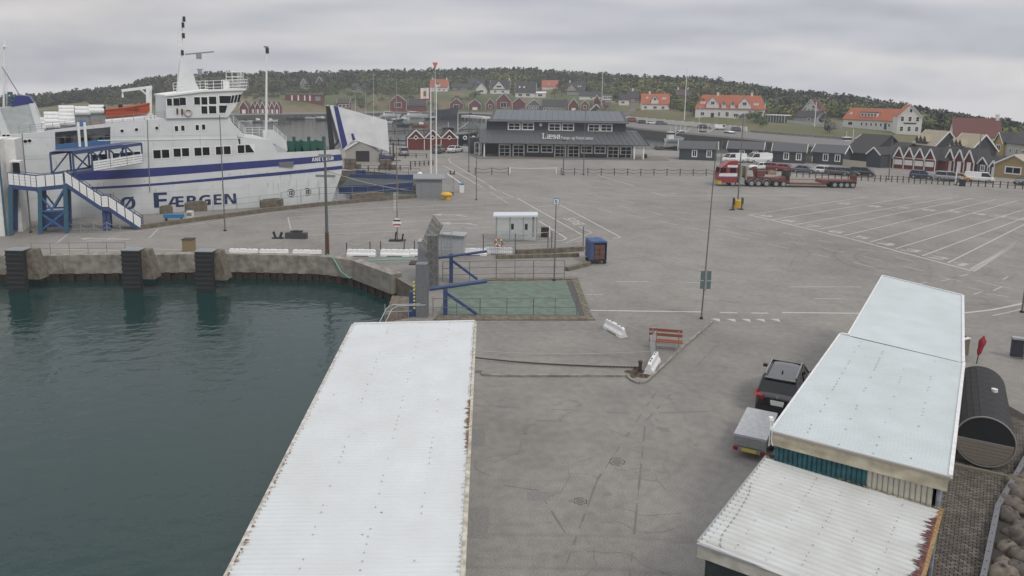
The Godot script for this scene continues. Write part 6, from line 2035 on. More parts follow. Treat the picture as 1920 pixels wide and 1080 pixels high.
	house("hillside_house", "large white house with dark roof and a big triangular white gable on the hill", p3(-16.04, 12.29, -510.5), p3(-3.05, 12.14, -507.0), 10.0, 3.4, 6.0, ww, M.asphalt_roof, {"win": [[0.2, 1.8, 0.9, 1.4], [0.6, 1.8, 0.9, 1.4]], "gable": [[0.45, 8.6, 3.8, 8.6, 3.2]], "chim": [0.95], "side_win": true, "trim": true})
	house("hillside_house", "white house with steep dark roof and two white skylights on the hill", p3(0.87, 10.58, -486.0), p3(13.88, 10.46, -485.0), 9.0, 3.2, 6.2, ww, M.asphalt_roof, {"win": [[0.15, 2.6, 0.8, 1.5], [0.52, 2.6, 0.8, 1.5]], "sky": [[0.2, 0.5], [0.42, 0.5]], "sky_mat": M.white, "side_win": true, "trim": true})
	house("hillside_house", "low white veranda annex right of the house with two white skylights", p3(14.21, 10.46, -484.5), p3(20.26, 10.41, -482.0), 5.0, 3.0, 0.8, ww, M.white, {"win": [[0.2, 2.8, 0.8, 1.5]]})
	house("hillside_house", "house with bright orange roof half hidden by yellowing trees on the hill", p3(19.5, 15.73, -529.0), p3(30.47, 15.71, -525.5), 8.0, 2.4, 4.2, ww, M.orange_tile, {"sky": [[0.45, 0.4]]})
	house("hillside_house", "grey gabled house with slanted skylights and a tall chimney right of the yellowing trees", p3(34.86, 12.42, -497.0), p3(46.61, 12.28, -491.5), 9.0, 2.8, 5.6, mat(0.28, 0.28, 0.28, 0.8), M.asphalt_roof, {"sky": [[0.62, 0.5], [0.74, 0.5]], "gable": [[0.25, 7.0, 3.2, 7.4, 1.0]], "chim": [0.15], "side_win": true})
	house("hillside_house", "long low dark roofed house with white wall below the grey gabled house", p3(40.24, 9.72, -465.0), p3(53.46, 9.47, -449.0), 8.0, 2.4, 2.6, ww, M.asphalt_roof, {"win": [[0.5, 1.6, 0.8, 1.1], [0.75, 1.6, 0.8, 1.1]]})
	var sh := house("corner_shop", "white flat-roofed shop with a red balcony sign left of the small white gable", p3(50.37, 7.58, -427.5), p3(55.27, 7.74, -397.5), 8.0, 5.2, 0.5, ww, M.asphalt_roof, {"nx": 1, "win": [[0.08, 1.4, 3.2, 1.4], [0.3, 1.4, 3.2, 1.4], [0.52, 1.4, 3.2, 1.4], [0.74, 1.4, 3.2, 1.4]]})
	g = MB.new()
	g.bx(-0.3, 9.0, 0.9, 2.5, 0.02, 0.9)
	part("red_balcony", g, M.red_wood, sh)
	g = MB.new()
	g.bx(1.5, 7.0, 1.3, 2.0, 0.9, 0.94)
	part("pale_sign", g, textured(mat(0.55, 0.5, 0.45, 0.8), M.grain2, 0.8), sh)
	house("white_cottage", "small white cottage with grey roof beside the road down to the harbour", p3(55.75, 7.86, -399.0), p3(60.74, 7.71, -396.5), 7.0, 3.0, 3.0, ww, M.asphalt_roof, {"win": [[0.2, 1.8, 0.9, 1.2]], "side_win": true})
	house("hillside_house", "dark slate house behind the white cottage by the harbour road", p3(62.64, 8.82, -417.0), p3(68.79, 8.76, -408.0), 8.0, 2.8, 4.0, mat(0.12, 0.13, 0.14, 0.8), M.asphalt_roof, {"win": [[0.4, 1.2, 0.9, 1.2]], "chim": [0.5]})
	house("hillside_house", "reddish roofed house in the trees between the two orange roofed shore houses", p3(91.33, 11.23, -425.0), p3(99.85, 11.4, -420.5), 8.0, 2.4, 3.0, mat(0.1, 0.05, 0.045, 0.8), M.brown_roof, {"chim": [0.15, 0.8]})
	house("hillside_house", "dark roofed white house behind the inn's right end", p3(127.23, 7.62, -384.0), p3(134.7, 7.25, -382.0), 8.0, 2.4, 2.6, ww, M.asphalt_roof, {"win": [[0.2, 1.6, 0.8, 1.1], [0.6, 1.6, 0.8, 1.1]]})
	# dune houses on the left
	hut("dune_house", "left dark dune cottage with a white edged gable among the grass", p3(-149.24, 14.22, -528.5), p3(-144.67, 14.29, -529.5), 10.0, 2.2, 3.0, mat(0.2, 0.2, 0.2, 0.8), M.asphalt_roof, {"category": "house", "posts": false})
	hut("dune_house", "right dark dune cottage with a larger white edged gable among the grass", p3(-143.25, 15.54, -547.0), p3(-137.85, 15.62, -547.0), 10.0, 2.2, 3.4, mat(0.06, 0.06, 0.06, 0.8), M.asphalt_roof, {"category": "house", "posts": false})
	house("dune_house", "long low dark dune house behind the moored yacht masts", p3(-111.09, 13.32, -519.0), p3(-99.5, 13.51, -523.5), 8.0, 2.2, 2.4, mat(0.08, 0.08, 0.09, 0.8), M.asphalt_roof, {"win": [[0.3, 2.0, 0.6, 1.2]]})

func sheds() -> void:
	# harbour shops and boathouses in red timber on the far side of the marina
	house("boathouse_row", "low red and white garages in a long row at the foot of the dunes", p3(-132.27, 7.03, -437.0), p3(-111.01, 7.23, -448.5), 7.0, 3.4, 0.6, M.red_wood, M.brown_roof, {"category": "boathouse", "nx": 1, "doors": [[0.16, 0.8, 3.0, M.white_frame], [0.33, 0.8, 3.0, M.white_frame], [0.5, 0.8, 3.0, M.white_frame], [0.64, 0.8, 3.0, M.white_frame], [0.8, 3.0, 2.4, M.steel]]})
	house("red_boathouse", "red boathouse with dark roof and white window frames near the pier's root", p3(-103.81, 2.75, -443.0), p3(-96.84, 2.99, -451.5), 8.0, 3.2, 2.4, M.red_wood, M.brown_roof, {"category": "boathouse", "trim": true, "win": [[0.12, 1.8, 0.8, 1.5], [0.45, 1.8, 0.8, 1.5], [0.75, 1.8, 0.8, 1.5]], "nx": 1})
	hut("fishermens_huts", "row of six small red fishermen's huts with white edged gables across the marina", p3(-138.51, 0.71, -396.5), p3(-123.69, 0.68, -406.0), 6.0, 2.6, 2.2, M.red_wood, M.brown_roof, {"count": 6, "front": "door"})
	hut("red_hut", "wider red hut with pale door left of the row of six", p3(-140.97, 0.67, -387.0), p3(-136.53, 0.65, -390.0), 6.0, 2.6, 2.6, M.red_wood, M.brown_roof, {"front": "door"})
	hut("red_shop", "red shop with a tall glazed white entrance gable beside the motor yachts", p3(-76.63, 1.36, -466.5), p3(-66.47, 1.27, -476.5), 12.0, 4.8, 3.0, M.red_wood, M.asphalt_roof, {"category": "shop", "front": "window"})
	house("red_shop", "grey roofed shed joined to the glazed red shop", p3(-66.47, 1.27, -476.5), p3(-55.4, 1.21, -486.0), 9.0, 3.2, 4.0, M.red_wood, M.asphalt_roof, {"category": "shed", "trim": true})
	hut("red_shop", "left of two red shops with grey roofs above the white quay wall", p3(-41.13, 1.82, -484.0), p3(-32.43, 2.01, -482.0), 10.0, 3.4, 2.6, M.red_wood, M.asphalt_roof, {"category": "shop", "front": "window"})
	hut("red_shop", "right of two red shops with grey roofs above the white quay wall", p3(-28.59, 1.77, -480.5), p3(-20.68, 1.94, -478.5), 10.0, 3.2, 2.6, M.red_wood, M.asphalt_roof, {"category": "shop", "front": "door"})
	hut("red_shop", "red brick shop left of the brown roofed gable, above the terminal's left end", p3(-17.54, 2.05, -476.0), p3(-12.03, 2.24, -471.5), 9.0, 3.6, 2.6, M.red_wood, M.brown_roof, {"category": "shop", "front": "window"})
	hut("red_shop", "tall red gabled house with brown roof and pale hatch above the terminal", p3(-11.02, 2.27, -471.0), p3(-1.66, 2.45, -463.0), 14.0, 5.0, 3.6, M.red_wood, M.brown_roof, {"category": "shop", "front": "window"})
	hut("red_shop", "red shop with a white edged gable and blue parked car in front", p3(-0.67, 2.33, -462.0), p3(7.08, 2.61, -455.5), 10.0, 4.2, 2.6, M.red_wood, M.asphalt_roof, {"category": "shop", "front": "door", "door_mat": mat(0.03, 0.05, 0.15, 0.5)})
	hut("fish_restaurant", "dark glazed restaurant gable with white edge in the row of harbour shops", p3(7.7, 2.34, -454.0), p3(16.79, 2.64, -448.0), 8.0, 3.0, 2.8, mat(0.09, 0.1, 0.11, 0.7), M.asphalt_roof, {"category": "restaurant", "front": "three"})
	house("fish_restaurant", "long dark roofed restaurant wing with seven pale windows in the row of harbour shops", p3(17.11, 2.64, -448.0), p3(31.89, 2.84, -437.5), 8.0, 3.2, 3.8, mat(0.16, 0.17, 0.18, 0.8), M.asphalt_roof, {"category": "restaurant", "nx": 1, "win": [[0.05, 1.0, 0.8, 1.6], [0.18, 1.0, 0.8, 1.6], [0.31, 1.0, 0.8, 1.6], [0.44, 1.0, 0.8, 1.6], [0.57, 1.0, 0.8, 1.6], [0.7, 1.0, 0.8, 1.6], [0.83, 1.0, 0.8, 1.6]]})
	hut("red_kiosk", "left of two small red kiosks right of the restaurant wing", p3(31.95, 3.12, -438.5), p3(37.73, 3.03, -433.5), 7.0, 3.2, 2.8, M.red_wood, M.asphalt_roof, {"front": "door"})
	hut("red_kiosk", "right of two small red kiosks, with a pale sign, right of the restaurant wing", p3(38.68, 3.34, -434.0), p3(43.2, 3.21, -430.0), 7.0, 3.6, 1.6, M.red_wood, M.asphalt_roof, {"front": "window"})
	hut("open_shelter", "open shelter with a wide pale roof over dark tables by the harbour road", p3(43.23, 2.39, -427.0), p3(50.13, 3.32, -389.0), 6.0, 1.6, 2.6, M.dark, M.thatch, {"category": "shelter", "posts": false, "board": 0.4})
	hut("red_kiosk", "red hut with brown side roof behind the open shelter", p3(45.83, 5.55, -435.5), p3(49.79, 5.71, -417.0), 12.0, 3.4, 2.4, M.red_wood, M.brown_roof, {"front": "door"})
	house("brick_annex", "reddish brown annex under the corner shop's red balcony", p3(49.64, 4.69, -410.5), p3(52.61, 5.1, -379.5), 7.0, 2.6, 1.8, mat(0.12, 0.055, 0.045, 0.8), M.brown_roof)
	# three red huts with diamond windows left of the terminal
	hut("red_bait_huts", "three joined red huts with white edges and diamond windows left of the terminal", p3(-25.04, 0.0, -177.26), p3(-13.32, 0.0, -179.65), 5.5, 2.75, 1.95, M.red_wood, M.asphalt_roof, {"count": 3, "front": "diamond"})
	# dark grey cabins along the marina edge
	var lab := ["first dark grey cabin from the terminal, with two white windows", "second dark grey cabin from the terminal, behind the white vans", "third dark grey cabin from the terminal, above the parked red cars", "fourth dark grey cabin from the terminal, right of a pale board fence"]
	var xs := [[p3(36.17, 0.0, -162.55), p3(43.81, 0.0, -160.68)], [p3(47.3, 0.0, -164.5), p3(53.94, 0.0, -161.79)], [p3(55.49, 0.0, -159.56), p3(61.33, 0.0, -156.93)], [p3(63.63, -0.0, -158.5), p3(68.4, 0.0, -154.61)]]
	for i in 4:
		house("grey_cabin", lab[i], xs[i][0], xs[i][1], 5.0, 2.5, 1.35, M.slate_wall, M.dark_roof, {"category": "cabin", "group": "dark grey cabins along the marina", "trim": true, "win": [[0.35, 0.95, 0.75, 1.35], [0.74, 0.95, 0.75, 1.35]]})
	for e in [[p3(62.81, 0.0, -160.8), p3(64.14, 0.0, -159.8), "pale board fence between the third and fourth grey cabins"], [p3(54.95, 0.0, -164.53), p3(56.73, 0.0, -163.54), "pale board fence between the second and third grey cabins"], [p3(67.87, 0.0, -153.4), p3(70.37, 0.0, -148.37), "long pale board fence right of the fourth grey cabin"]]:
		var f := thing("board_fence", e[2], "fence", Vector3.ZERO)
		f.transform = frame_of(e[0], e[1])
		var w := p2(e[0].x, e[0].z).distance_to(p2(e[1].x, e[1].z))
		for k in int(w / 0.5):
			var g := MB.new()
			g.bx(k * 0.5, k * 0.5 + 0.47, 0, 1.35, -0.03, 0.03)
			part("board", g, textured(mat(0.5, 0.47, 0.38, 0.8), M.grain, 1.5) if k == 0 else f.get_child(0).material_override, f)
	house("net_shed", "wide dark roofed shed behind the fourth grey cabin and pale fence", p3(72.0, -0.0, -162.35), p3(74.97, 0.0, -156.82), 12.0, 2.4, 3.6, M.dark_wood, M.asphalt_roof, {"category": "shed"})
	hut("grey_gable_hut", "dark grey hut with double white edged gable left of the long red boathouse", p3(72.53, 0.0, -153.03), p3(73.9, -0.0, -149.98), 7.0, 2.6, 1.4, M.slate_wall, M.asphalt_roof, {"posts": false})
	var rb := hut("red_boathouse", "long red boathouse with four white edged gables and twelve small windows", p3(76.7, 0.0, -150.42), p3(81.83, -0.0, -144.54), 8.0, 2.2, 2.1, M.red_wood, M.asphalt_roof, {"category": "boathouse", "count": 4, "front": "three"})
	house("red_boathouse", "dark roofed red wing left of the four gabled boathouse", p3(75.61, 0.0, -153.52), p3(76.7, 0.0, -150.42), 9.0, 2.3, 2.6, M.red_wood, M.asphalt_roof, {"category": "boathouse"})
	hut("red_boathouse", "red boathouse with three white edged gables and pale doors at the right", p3(84.17, -0.0, -145.38), p3(87.15, 0.0, -141.02), 7.0, 2.3, 2.1, M.red_wood, M.asphalt_roof, {"category": "boathouse", "count": 3, "front": "door"})
	house("red_boathouse", "dark roofed red link between the four gabled and three gabled boathouses", p3(82.73, 0.0, -146.16), p3(83.79, -0.0, -144.34), 8.0, 2.2, 2.4, M.red_wood, M.asphalt_roof, {"category": "boathouse"})
	hut("dark_shed", "single dark shed with white gable left of the three small dark sheds", p3(88.03, -0.0, -141.15), p3(88.77, 0.0, -139.41), 6.0, 2.0, 1.2, M.dark_wood, M.asphalt_roof, {"front": "window"})
	hut("dark_shed", "three small dark sheds with white doors at the right edge of the yard", p3(88.59, 0.0, -138.48), p3(90.75, 0.0, -135.29), 5.0, 1.7, 1.1, M.dark_wood, M.asphalt_roof, {"count": 3, "front": "door"})
	var pf := thing("picket_fence", "pale picket fence right of the three small dark sheds", "fence", Vector3.ZERO)
	pf.transform = frame_of(p3(90.24, -0.0, -134.37), p3(92.29, 0.0, -132.16))
	for k in 22:
		var g := MB.new()
		g.bx(k * 0.17, k * 0.17 + 0.13, 0, 1.2, -0.02, 0.02)
		part("picket", g, M.white_wall, pf)
	# grey storage house with a peaked roof seen past the bow, and walls there
	hut("stone_store", "grey peaked roof store seen under the raised bow visor", p3(-32.72, -0.0, -145.79), p3(-26.24, -0.0, -146.89), 6.0, 2.4, 2.0, textured(mat(0.4, 0.39, 0.37, 0.9), M.grain, 2.0), M.galv, {"category": "store", "front": "door", "door_mat": M.dark, "posts": false})
	# retaining wall and grass bank along the far quay road
	var rw := thing("retaining_wall", "long white retaining wall behind the cars parked on the far quay", "wall")
	var pts := [p3(51.37, 1.71, -358.5), p3(63.59, 1.32, -335.5), p3(72.42, 1.31, -302.5), p3(80.15, 1.07, -284.0), p3(84.38, 0.99, -271.5)]
	for i in pts.size() - 1:
		var a: Vector3 = pts[i]
		var b: Vector3 = pts[i + 1]
		var n := 4
		for k in n:
			var p := a.lerp(b, float(k) / n)
			var q := a.lerp(b, (k + 1.0) / n)
			var g := MB.new()
			g.beam(p + p3(0, 0.5, 0), q + p3(0, 0.8, 0), 0.4, 2.2)
			part("wall_panel", g, M.white_wall, rw)
	rw = thing("retaining_wall", "pale concrete wall below the grass bank along the right part of the far quay", "wall")
	pts = [p3(84.99, 0.96, -268.5), p3(92.9, 0.87, -252.5), p3(102.24, 0.68, -240.5), p3(108.12, 0.54, -231.0)]
	for i in pts.size() - 1:
		var a: Vector3 = pts[i]
		var b: Vector3 = pts[i + 1]
		for k in 5:
			var p := a.lerp(b, k / 5.0)
			var q := a.lerp(b, (k + 1.0) / 5.0)
			var g := MB.new()
			g.beam(p + p3(0, 0.3, 0), q + p3(0, 0.3, 0), 0.4, 1.1)
			part("wall_panel", g, M.concrete, rw)
	var gw := thing("garden_wall", "white garden wall along the top of the grass bank right of the pavilion", "wall")
	pts = [p3(107.16, 3.46, -294.5), p3(112.23, 3.03, -274.0), p3(116.38, 2.88, -266.5)]
	for i in pts.size() - 1:
		var g := MB.new()
		g.beam(pts[i] + p3(0, 0.6, 0), pts[i + 1] + p3(0, 0.6, 0), 0.3, 1.4)
		part("wall_panel", g, textured(mat(0.5, 0.5, 0.46, 0.9), M.grain, 3.0), gw)

func boat_hull(L: float, B: float, H: float, rake := 0.12) -> Array:
	var rings := []
	for i in 11:
		var t := i / 10.0
		var w := B * 0.5 * (1.0 - pow(t, 3.2)) * (0.86 + 0.14 * minf(1.0, t * 4.0)) + 0.02
		var sheer := H * (0.85 + 0.35 * t * t)
		var x := L * (t - 0.5)
		var xb := x - L * rake * t * t
		rings.append([p3(x, sheer, w), p3(lerpf(x, xb, 0.5), sheer * 0.5, w * 0.88), p3(xb, 0.0, w * 0.55), p3(xb, -0.4, 0.0), p3(xb, 0.0, -w * 0.55), p3(lerpf(x, xb, 0.5), sheer * 0.5, -w * 0.88), p3(x, sheer, -w)])
	return rings

func boat(called: String, label: String, at: Vector3, turn: float, L: float, B: float, H: float, hull: Material, kind: String, o := {}) -> Node3D:
	var t := thing(called, label, o.get("category", "boat"), at, turn, o.get("group", ""))
	var g := MB.new()
	var rings := boat_hull(L, B, H)
	g.loft(rings, false, true)
	part("hull", g, hull, t)
	g = MB.new()
	for i in 10:
		g.quad(rings[i][0] - p3(0, 0.12, 0), rings[i + 1][0] - p3(0, 0.12, 0), rings[i + 1][6] - p3(0, 0.12, 0), rings[i][6] - p3(0, 0.12, 0), Vector3.UP)
	part("deck", g, o.get("deck", M.white), t)
	var y := H * 0.85
	if kind == "sail":
		g = MB.new()
		g.prism(pts2([p2(-L * 0.2, y), p2(L * 0.2, y + 0.1), p2(L * 0.12, y + 0.55), p2(-L * 0.2, y + 0.5)]), -B * 0.28, B * 0.28)
		part("cabin", g, M.white, t)
		g = MB.new()
		var mh: float = o.get("mast", L * 1.25)
		g.rod(p3(L * 0.08, y, 0), p3(L * 0.08, y + mh, 0), 0.09, 6, 0.06)
		g.rod(p3(L * 0.08, y + 1.2, 0), p3(-L * 0.38, y + 1.25, 0), 0.07, 6)
		g.rod(p3(L * 0.08, y + mh * 0.6, -0.8), p3(L * 0.08, y + mh * 0.6, 0.8), 0.03, 5)
		part("mast_and_boom", g, M.white_frame, t)
		g = MB.new()
		g.rod(p3(L * 0.08, y + mh, 0), p3(L * 0.49, y + 0.3, 0), 0.02, 4)
		g.rod(p3(L * 0.08, y + mh, 0), p3(-L * 0.49, y + 0.1, 0), 0.02, 4)
		stuff(part("stays", g, M.steel, t))
		g = MB.new()
		g.rod(p3(L * 0.05, y + 1.35, 0), p3(-L * 0.36, y + 1.38, 0), 0.16, 8)
		part("furled_sail", g, o.get("sail", mat(0.05, 0.07, 0.16, 0.8)), t)
	elif kind == "yacht":
		g = MB.new()
		g.prism(pts2([p2(-L * 0.38, y), p2(L * 0.25, y + 0.15), p2(L * 0.1, y + 1.15), p2(-L * 0.34, y + 1.25)]), -B * 0.36, B * 0.36)
		g.prism(pts2([p2(-L * 0.3, y + 1.75), p2(L * 0.04, y + 1.7), p2(-L * 0.03, y + 2.0), p2(-L * 0.3, y + 2.05)]), -B * 0.33, B * 0.33)
		part("cabin", g, M.white, t)
		g = MB.new()
		g.prism(pts2([p2(-L * 0.3, y + 1.2), p2(L * 0.085, y + 1.12), p2(L * 0.03, y + 1.72), p2(-L * 0.29, y + 1.76)]), -B * 0.33, B * 0.33)
		part("saloon_window", g, M.glass, t)
		g = MB.new()
		g.prism(pts2([p2(-L * 0.3, y + 0.45), p2(L * 0.14, y + 0.5), p2(L * 0.08, y + 0.85), p2(-L * 0.3, y + 0.85)]), -B * 0.362, B * 0.362)
		part("side_window", g, M.glass, t)
		g = MB.new()
		railing(g, [p3(L * 0.1, y + 0.1, B * 0.4), p3(L * 0.42, y + 0.3, 0.15)], 0.7, 2, 1.2, 0.025)
		g.rod(p3(-L * 0.25, y + 2.0, 0), p3(-L * 0.27, y + 3.4, 0), 0.05, 5)
		part("rail_and_aerial", g, M.steel, t)
	elif kind == "fishing":
		g = MB.new()
		g.bx(-L * 0.42, -L * 0.16, y, y + 2.3, -B * 0.28, B * 0.28)
		part("wheelhouse", g, o.get("house", M.white), t)
		g = MB.new()
		g.bx(-L * 0.425, -L * 0.155, y + 1.4, y + 2.0, -B * 0.285, B * 0.285)
		part("wheelhouse_window", g, M.glass, t)
		g = MB.new()
		g.rod(p3(-L * 0.05, y, 0), p3(-L * 0.05, y + L * 0.55, 0), 0.1, 6)
		g.rod(p3(-L * 0.05, y + 1.5, 0), p3(L * 0.25, y + L * 0.35, 0), 0.07, 6)
		g.rod(p3(-L * 0.3, y + 2.3, 0), p3(-L * 0.3, y + 4.0, 0), 0.06, 6)
		part("mast_and_derrick", g, M.white_frame, t)
		g = MB.new()
		g.bx(-L * 0.1, L * 0.2, y, y + 0.8, -B * 0.2, B * 0.2)
		part("hatch", g, M.thatch if o.get("pale", false) else M.steel, t)
		for k in int(o.get("tyres", 0)):
			g = MB.new()
			var ring := []
			var x := L * (-0.3 + 0.22 * k)
			for j in 12:
				ring.append(p3(x + 0.5 * cos(TAU * j / 12), y * 0.65 + 0.5 * sin(TAU * j / 12), B * 0.5 + 0.1))
			g.tube(ring, 0.17, 6, -1, true)
			part("tyre_fender", g, M.white_frame, t)
	elif kind == "open":
		g = MB.new()
		g.prism(pts2([p2(-L * 0.1, y), p2(L * 0.15, y), p2(L * 0.05, y + 0.9), p2(-L * 0.12, y + 1.0)]), -B * 0.3, B * 0.3)
		part("cuddy", g, o.get("house", M.dark), t)
		g = MB.new()
		g.bx(-L * 0.54, -L * 0.46, 0.1, y + 0.45, -0.2, 0.2)
		part("outboard_motor", g, M.black, t)
	return t

func pontoon(label: String, a: Vector3, b: Vector3, w: float, posts: int, m: Material) -> void:
	var t := thing("jetty", label, "jetty")
	var d := (b - a).normalized()
	var n := maxi(2, int(a.distance_to(b) / 3.0))
	for k in n:
		var g := MB.new()
		g.beam(a.lerp(b, float(k) / n), a.lerp(b, (k + 0.97) / n), w, 0.35)
		part("deck_section", g, m, t)
	for k in posts:
		var p := a.lerp(b, (k + 0.5) / posts)
		var g := MB.new()
		g.rod(p + p3(0, -3, 0) + d.cross(Vector3.UP) * w * 0.55, p + p3(0, 1.0, 0) + d.cross(Vector3.UP) * w * 0.55, 0.15, 7)
		part("mooring_post", g, M.brown, t)

func marina() -> void:
	boat("motor_boat", "small white motorboat with dark canopy moored left of the raised bow visor", p3(-103.68, -1.8, -389.91), 0.15, 9.0, 3.2, 1.4, M.white, "open", {"house": M.dark})
	boat("motor_boat", "low dark open boat lying beside the small white motorboat", p3(-111.56, -1.8, -386.53), 0.1, 9.0, 2.6, 0.9, M.navy, "open", {"deck": M.steel})
	boat("motor_yacht", "smaller of the two white motor yachts in front of the red glazed shop", p3(-69.96, -1.8, -429.29), 0.35, 12.0, 4.0, 1.9, M.white, "yacht", {"category": "motor yacht"})
	boat("motor_yacht", "larger of the two white motor yachts, nearer the white flagpoles", p3(-54.8, -1.8, -427.41), 0.3, 15.0, 4.6, 2.2, M.white, "yacht", {"category": "motor yacht"})
	boat("cutter", "big navy blue cutter with cream deckhouse moored at the white quay", p3(-37.74, -1.8, -426.43), -0.1, 14.0, 5.4, 6.0, M.navy, "", {"deck": M.thatch})
	boat("cutter", "lower dark blue boat right of the big navy cutter", p3(-28.38, -1.8, -422.19), 0.0, 10.0, 3.6, 3.2, M.navy, "", {"deck": M.steel})
	boat("sailing_yacht", "tall masted white sailing yacht moored right of the bow visor", p3(-75.5, -1.8, -401.99), 0.5, 11.0, 3.4, 1.3, M.white, "sail", {"mast": 24.0, "category": "sailing boat"})
	boat("sailing_yacht", "white sailing boat with a leaning blue-wrapped mast beside the tall masted yacht", p3(-79.18, -1.8, -400.41), 0.6, 9.0, 3.0, 1.2, M.white, "sail", {"mast": 14.0, "category": "sailing boat"})
	boat("sailing_yacht", "sailing boat whose mast stands left of the red glazed shop", p3(-59.69, -1.8, -379.38), 0.2, 9.0, 3.0, 1.2, M.navy, "sail", {"mast": 19.0, "category": "sailing boat"})
	boat("work_boat", "coral and white work boat at the pontoon before the flagpoles", p3(-40.22, -1.8, -328.07), 0.0, 8.0, 2.8, 1.3, textured(mat(0.4, 0.12, 0.07, 0.6), M.grain, 2.0), "open", {"house": M.white})
	boat("motor_boat", "small dark boat at the left end of the pontoon before the flagpoles", p3(-48.25, -1.8, -330.4), 0.1, 6.0, 2.3, 1.0, M.dark, "open", {"house": M.teal_steel})
	boat("tugboat", "black workboat with white ringed tyre fenders behind the red bait huts", p3(-16.78, -1.8, -235.11), 0.05, 12.0, 4.5, 2.6, M.black, "fishing", {"tyres": 4, "house": M.dark, "category": "tugboat"})
	boat("fishing_boat", "white fishing boat with dark windows at the far quay's jetty end", p3(75.61, -1.8, -259.81), -1.2, 9.0, 3.4, 1.7, M.white, "yacht", {"category": "motor boat"})
	boat("fishing_boat", "pale fishing boat with derrick at the left end of the brown jetty", p3(54.9, -1.8, -252.11), 0.3, 8.0, 2.8, 1.3, M.white, "fishing", {"category": "fishing boat"})
	boat("fishing_boat", "second pale fishing boat behind the one at the brown jetty's left end", p3(60.85, -1.8, -264.9), 0.5, 8.0, 2.8, 1.2, M.white, "fishing", {"category": "fishing boat"})
	boat("fishing_boat", "small cutter with cream wheelhouse beside the brown jetty, nearer the white boat", p3(69.51, -1.8, -267.05), 0.2, 8.0, 2.8, 1.3, M.dark, "fishing", {"house": M.thatch, "category": "fishing boat"})
	boat("barge", "low dark work barge with yellowish deck left of the first grey cabin", p3(44.47, -1.8, -214.92), -0.05, 6.5, 2.6, 1.0, M.dark, "", {"deck": M.thatch, "category": "barge"})
	boat("fishing_boat", "dark fishing boat with white wheelhouse above the net shed's roof", p3(105.34, -1.8, -231.66), 0.1, 8.5, 3.0, 1.6, M.dark, "fishing", {"category": "fishing boat"})
	boat("small_boat", "small boats' leftmost: white dinghy under the ferry's bridge wing at the far shore", p3(-121.72, -1.8, -342.36), 0.2, 6.0, 2.2, 1.0, M.white, "open")
	boat("small_boat", "pale cabin boat right of the foremast at the far shore", p3(-111.77, -1.8, -346.19), 0.4, 7.0, 2.4, 1.2, M.white, "open", {"house": M.white})
	boat("small_boat", "grey cabin boat left of the foremast at the far shore", p3(-116.99, -1.8, -344.18), 0.1, 7.0, 2.4, 1.2, M.steel, "open", {"house": M.white})
	boat("small_boat", "dark open boat left of the raised bow visor's foot at the far shore", p3(-95.84, -1.8, -378.6), 0.3, 7.0, 2.6, 1.3, M.dark, "open", {"house": M.white})
	boat("motor_boat", "white motorboat moored between the two motor yachts", p3(-57.57, -1.8, -394.4), 0.6, 8.0, 2.8, 1.3, M.white, "open", {"house": M.white})
	boat("sailing_yacht", "mastless white sailing boat close under the visor's right corner", p3(-60.89, -1.8, -353.46), 0.2, 9.0, 2.8, 1.2, M.white, "sail", {"mast": 3.0, "category": "sailing boat"})
	boat("sailing_yacht", "white sailing boat with dark blue sail cover left of the leaning mast", p3(-81.51, -1.8, -384.52), 0.4, 9.0, 2.9, 1.2, M.white, "sail", {"mast": 13.0, "category": "sailing boat"})
	boat("sailing_yacht", "navy sailing boat between the larger motor yacht and the navy cutter", p3(-44.41, -1.8, -415.32), 0.4, 9.5, 2.9, 1.2, M.navy, "sail", {"mast": 16.0, "category": "sailing boat"})
	boat("sailing_yacht", "white sailing boat at the brown jetty right of the terminal", p3(63.57, -1.8, -259.74), 0.3, 7.5, 2.5, 1.0, M.white, "sail", {"mast": 11.0, "category": "sailing boat"})
	pontoon("long dark pontoon jetty in front of the motor yachts", p3(-64.34, -1.2, -332.32), p3(-33.88, -1.2, -349.21), 2.0, 8, M.brown)
	pontoon("dark pontoon jetty between the yachts and the red bait huts", p3(-46.49, -1.2, -278.86), p3(-13.57, -1.2, -305.43), 2.0, 10, M.brown)
	pontoon("dark pontoon jetty just behind the red bait huts", p3(-37.6, -1.0, -225.34), p3(-25.8, -1.0, -223.27), 2.2, 5, M.brown)
	pontoon("dark pontoon jetty off the far shore, seen over the ferry's foredeck", p3(-107.55, -1.2, -327.34), p3(-102.86, -1.2, -346.88), 2.0, 4, M.brown)
	pontoon("brown timber jetty running out from the far quay towards the grey cabins", p3(53.57, -1.0, -225.15), p3(75.81, -1.0, -267.98), 3.0, 5, M.brown)
	pontoon("thin dark floating jetty at the terminal's right end", p3(40.25, -1.2, -212.15), p3(43.49, -1.2, -203.13), 1.2, 3, M.dark)
	# white quay wall with dark openings left of the terminal's roof
	var q := thing("white_quay", "white concrete quay on piles left of the terminal's roof", "quay")
	var a: Vector3 = p3(-26.67, -0.9, -414.21)
	var b: Vector3 = p3(-14.25, -0.9, -395.84)
	var g := MB.new()
	g.beam(a + p3(0, 1.2, 0), b + p3(0, 1.2, 0), 5.0, 1.2)
	part("quay_slab", g, M.white_wall, q)
	for k in 6:
		g = MB.new()
		var p := a.lerp(b, k / 5.0)
		g.rod(p + p3(0, -3, 2), p + p3(0, 0.8, 2), 0.3, 7)
		part("pile", g, M.white_wall, q)

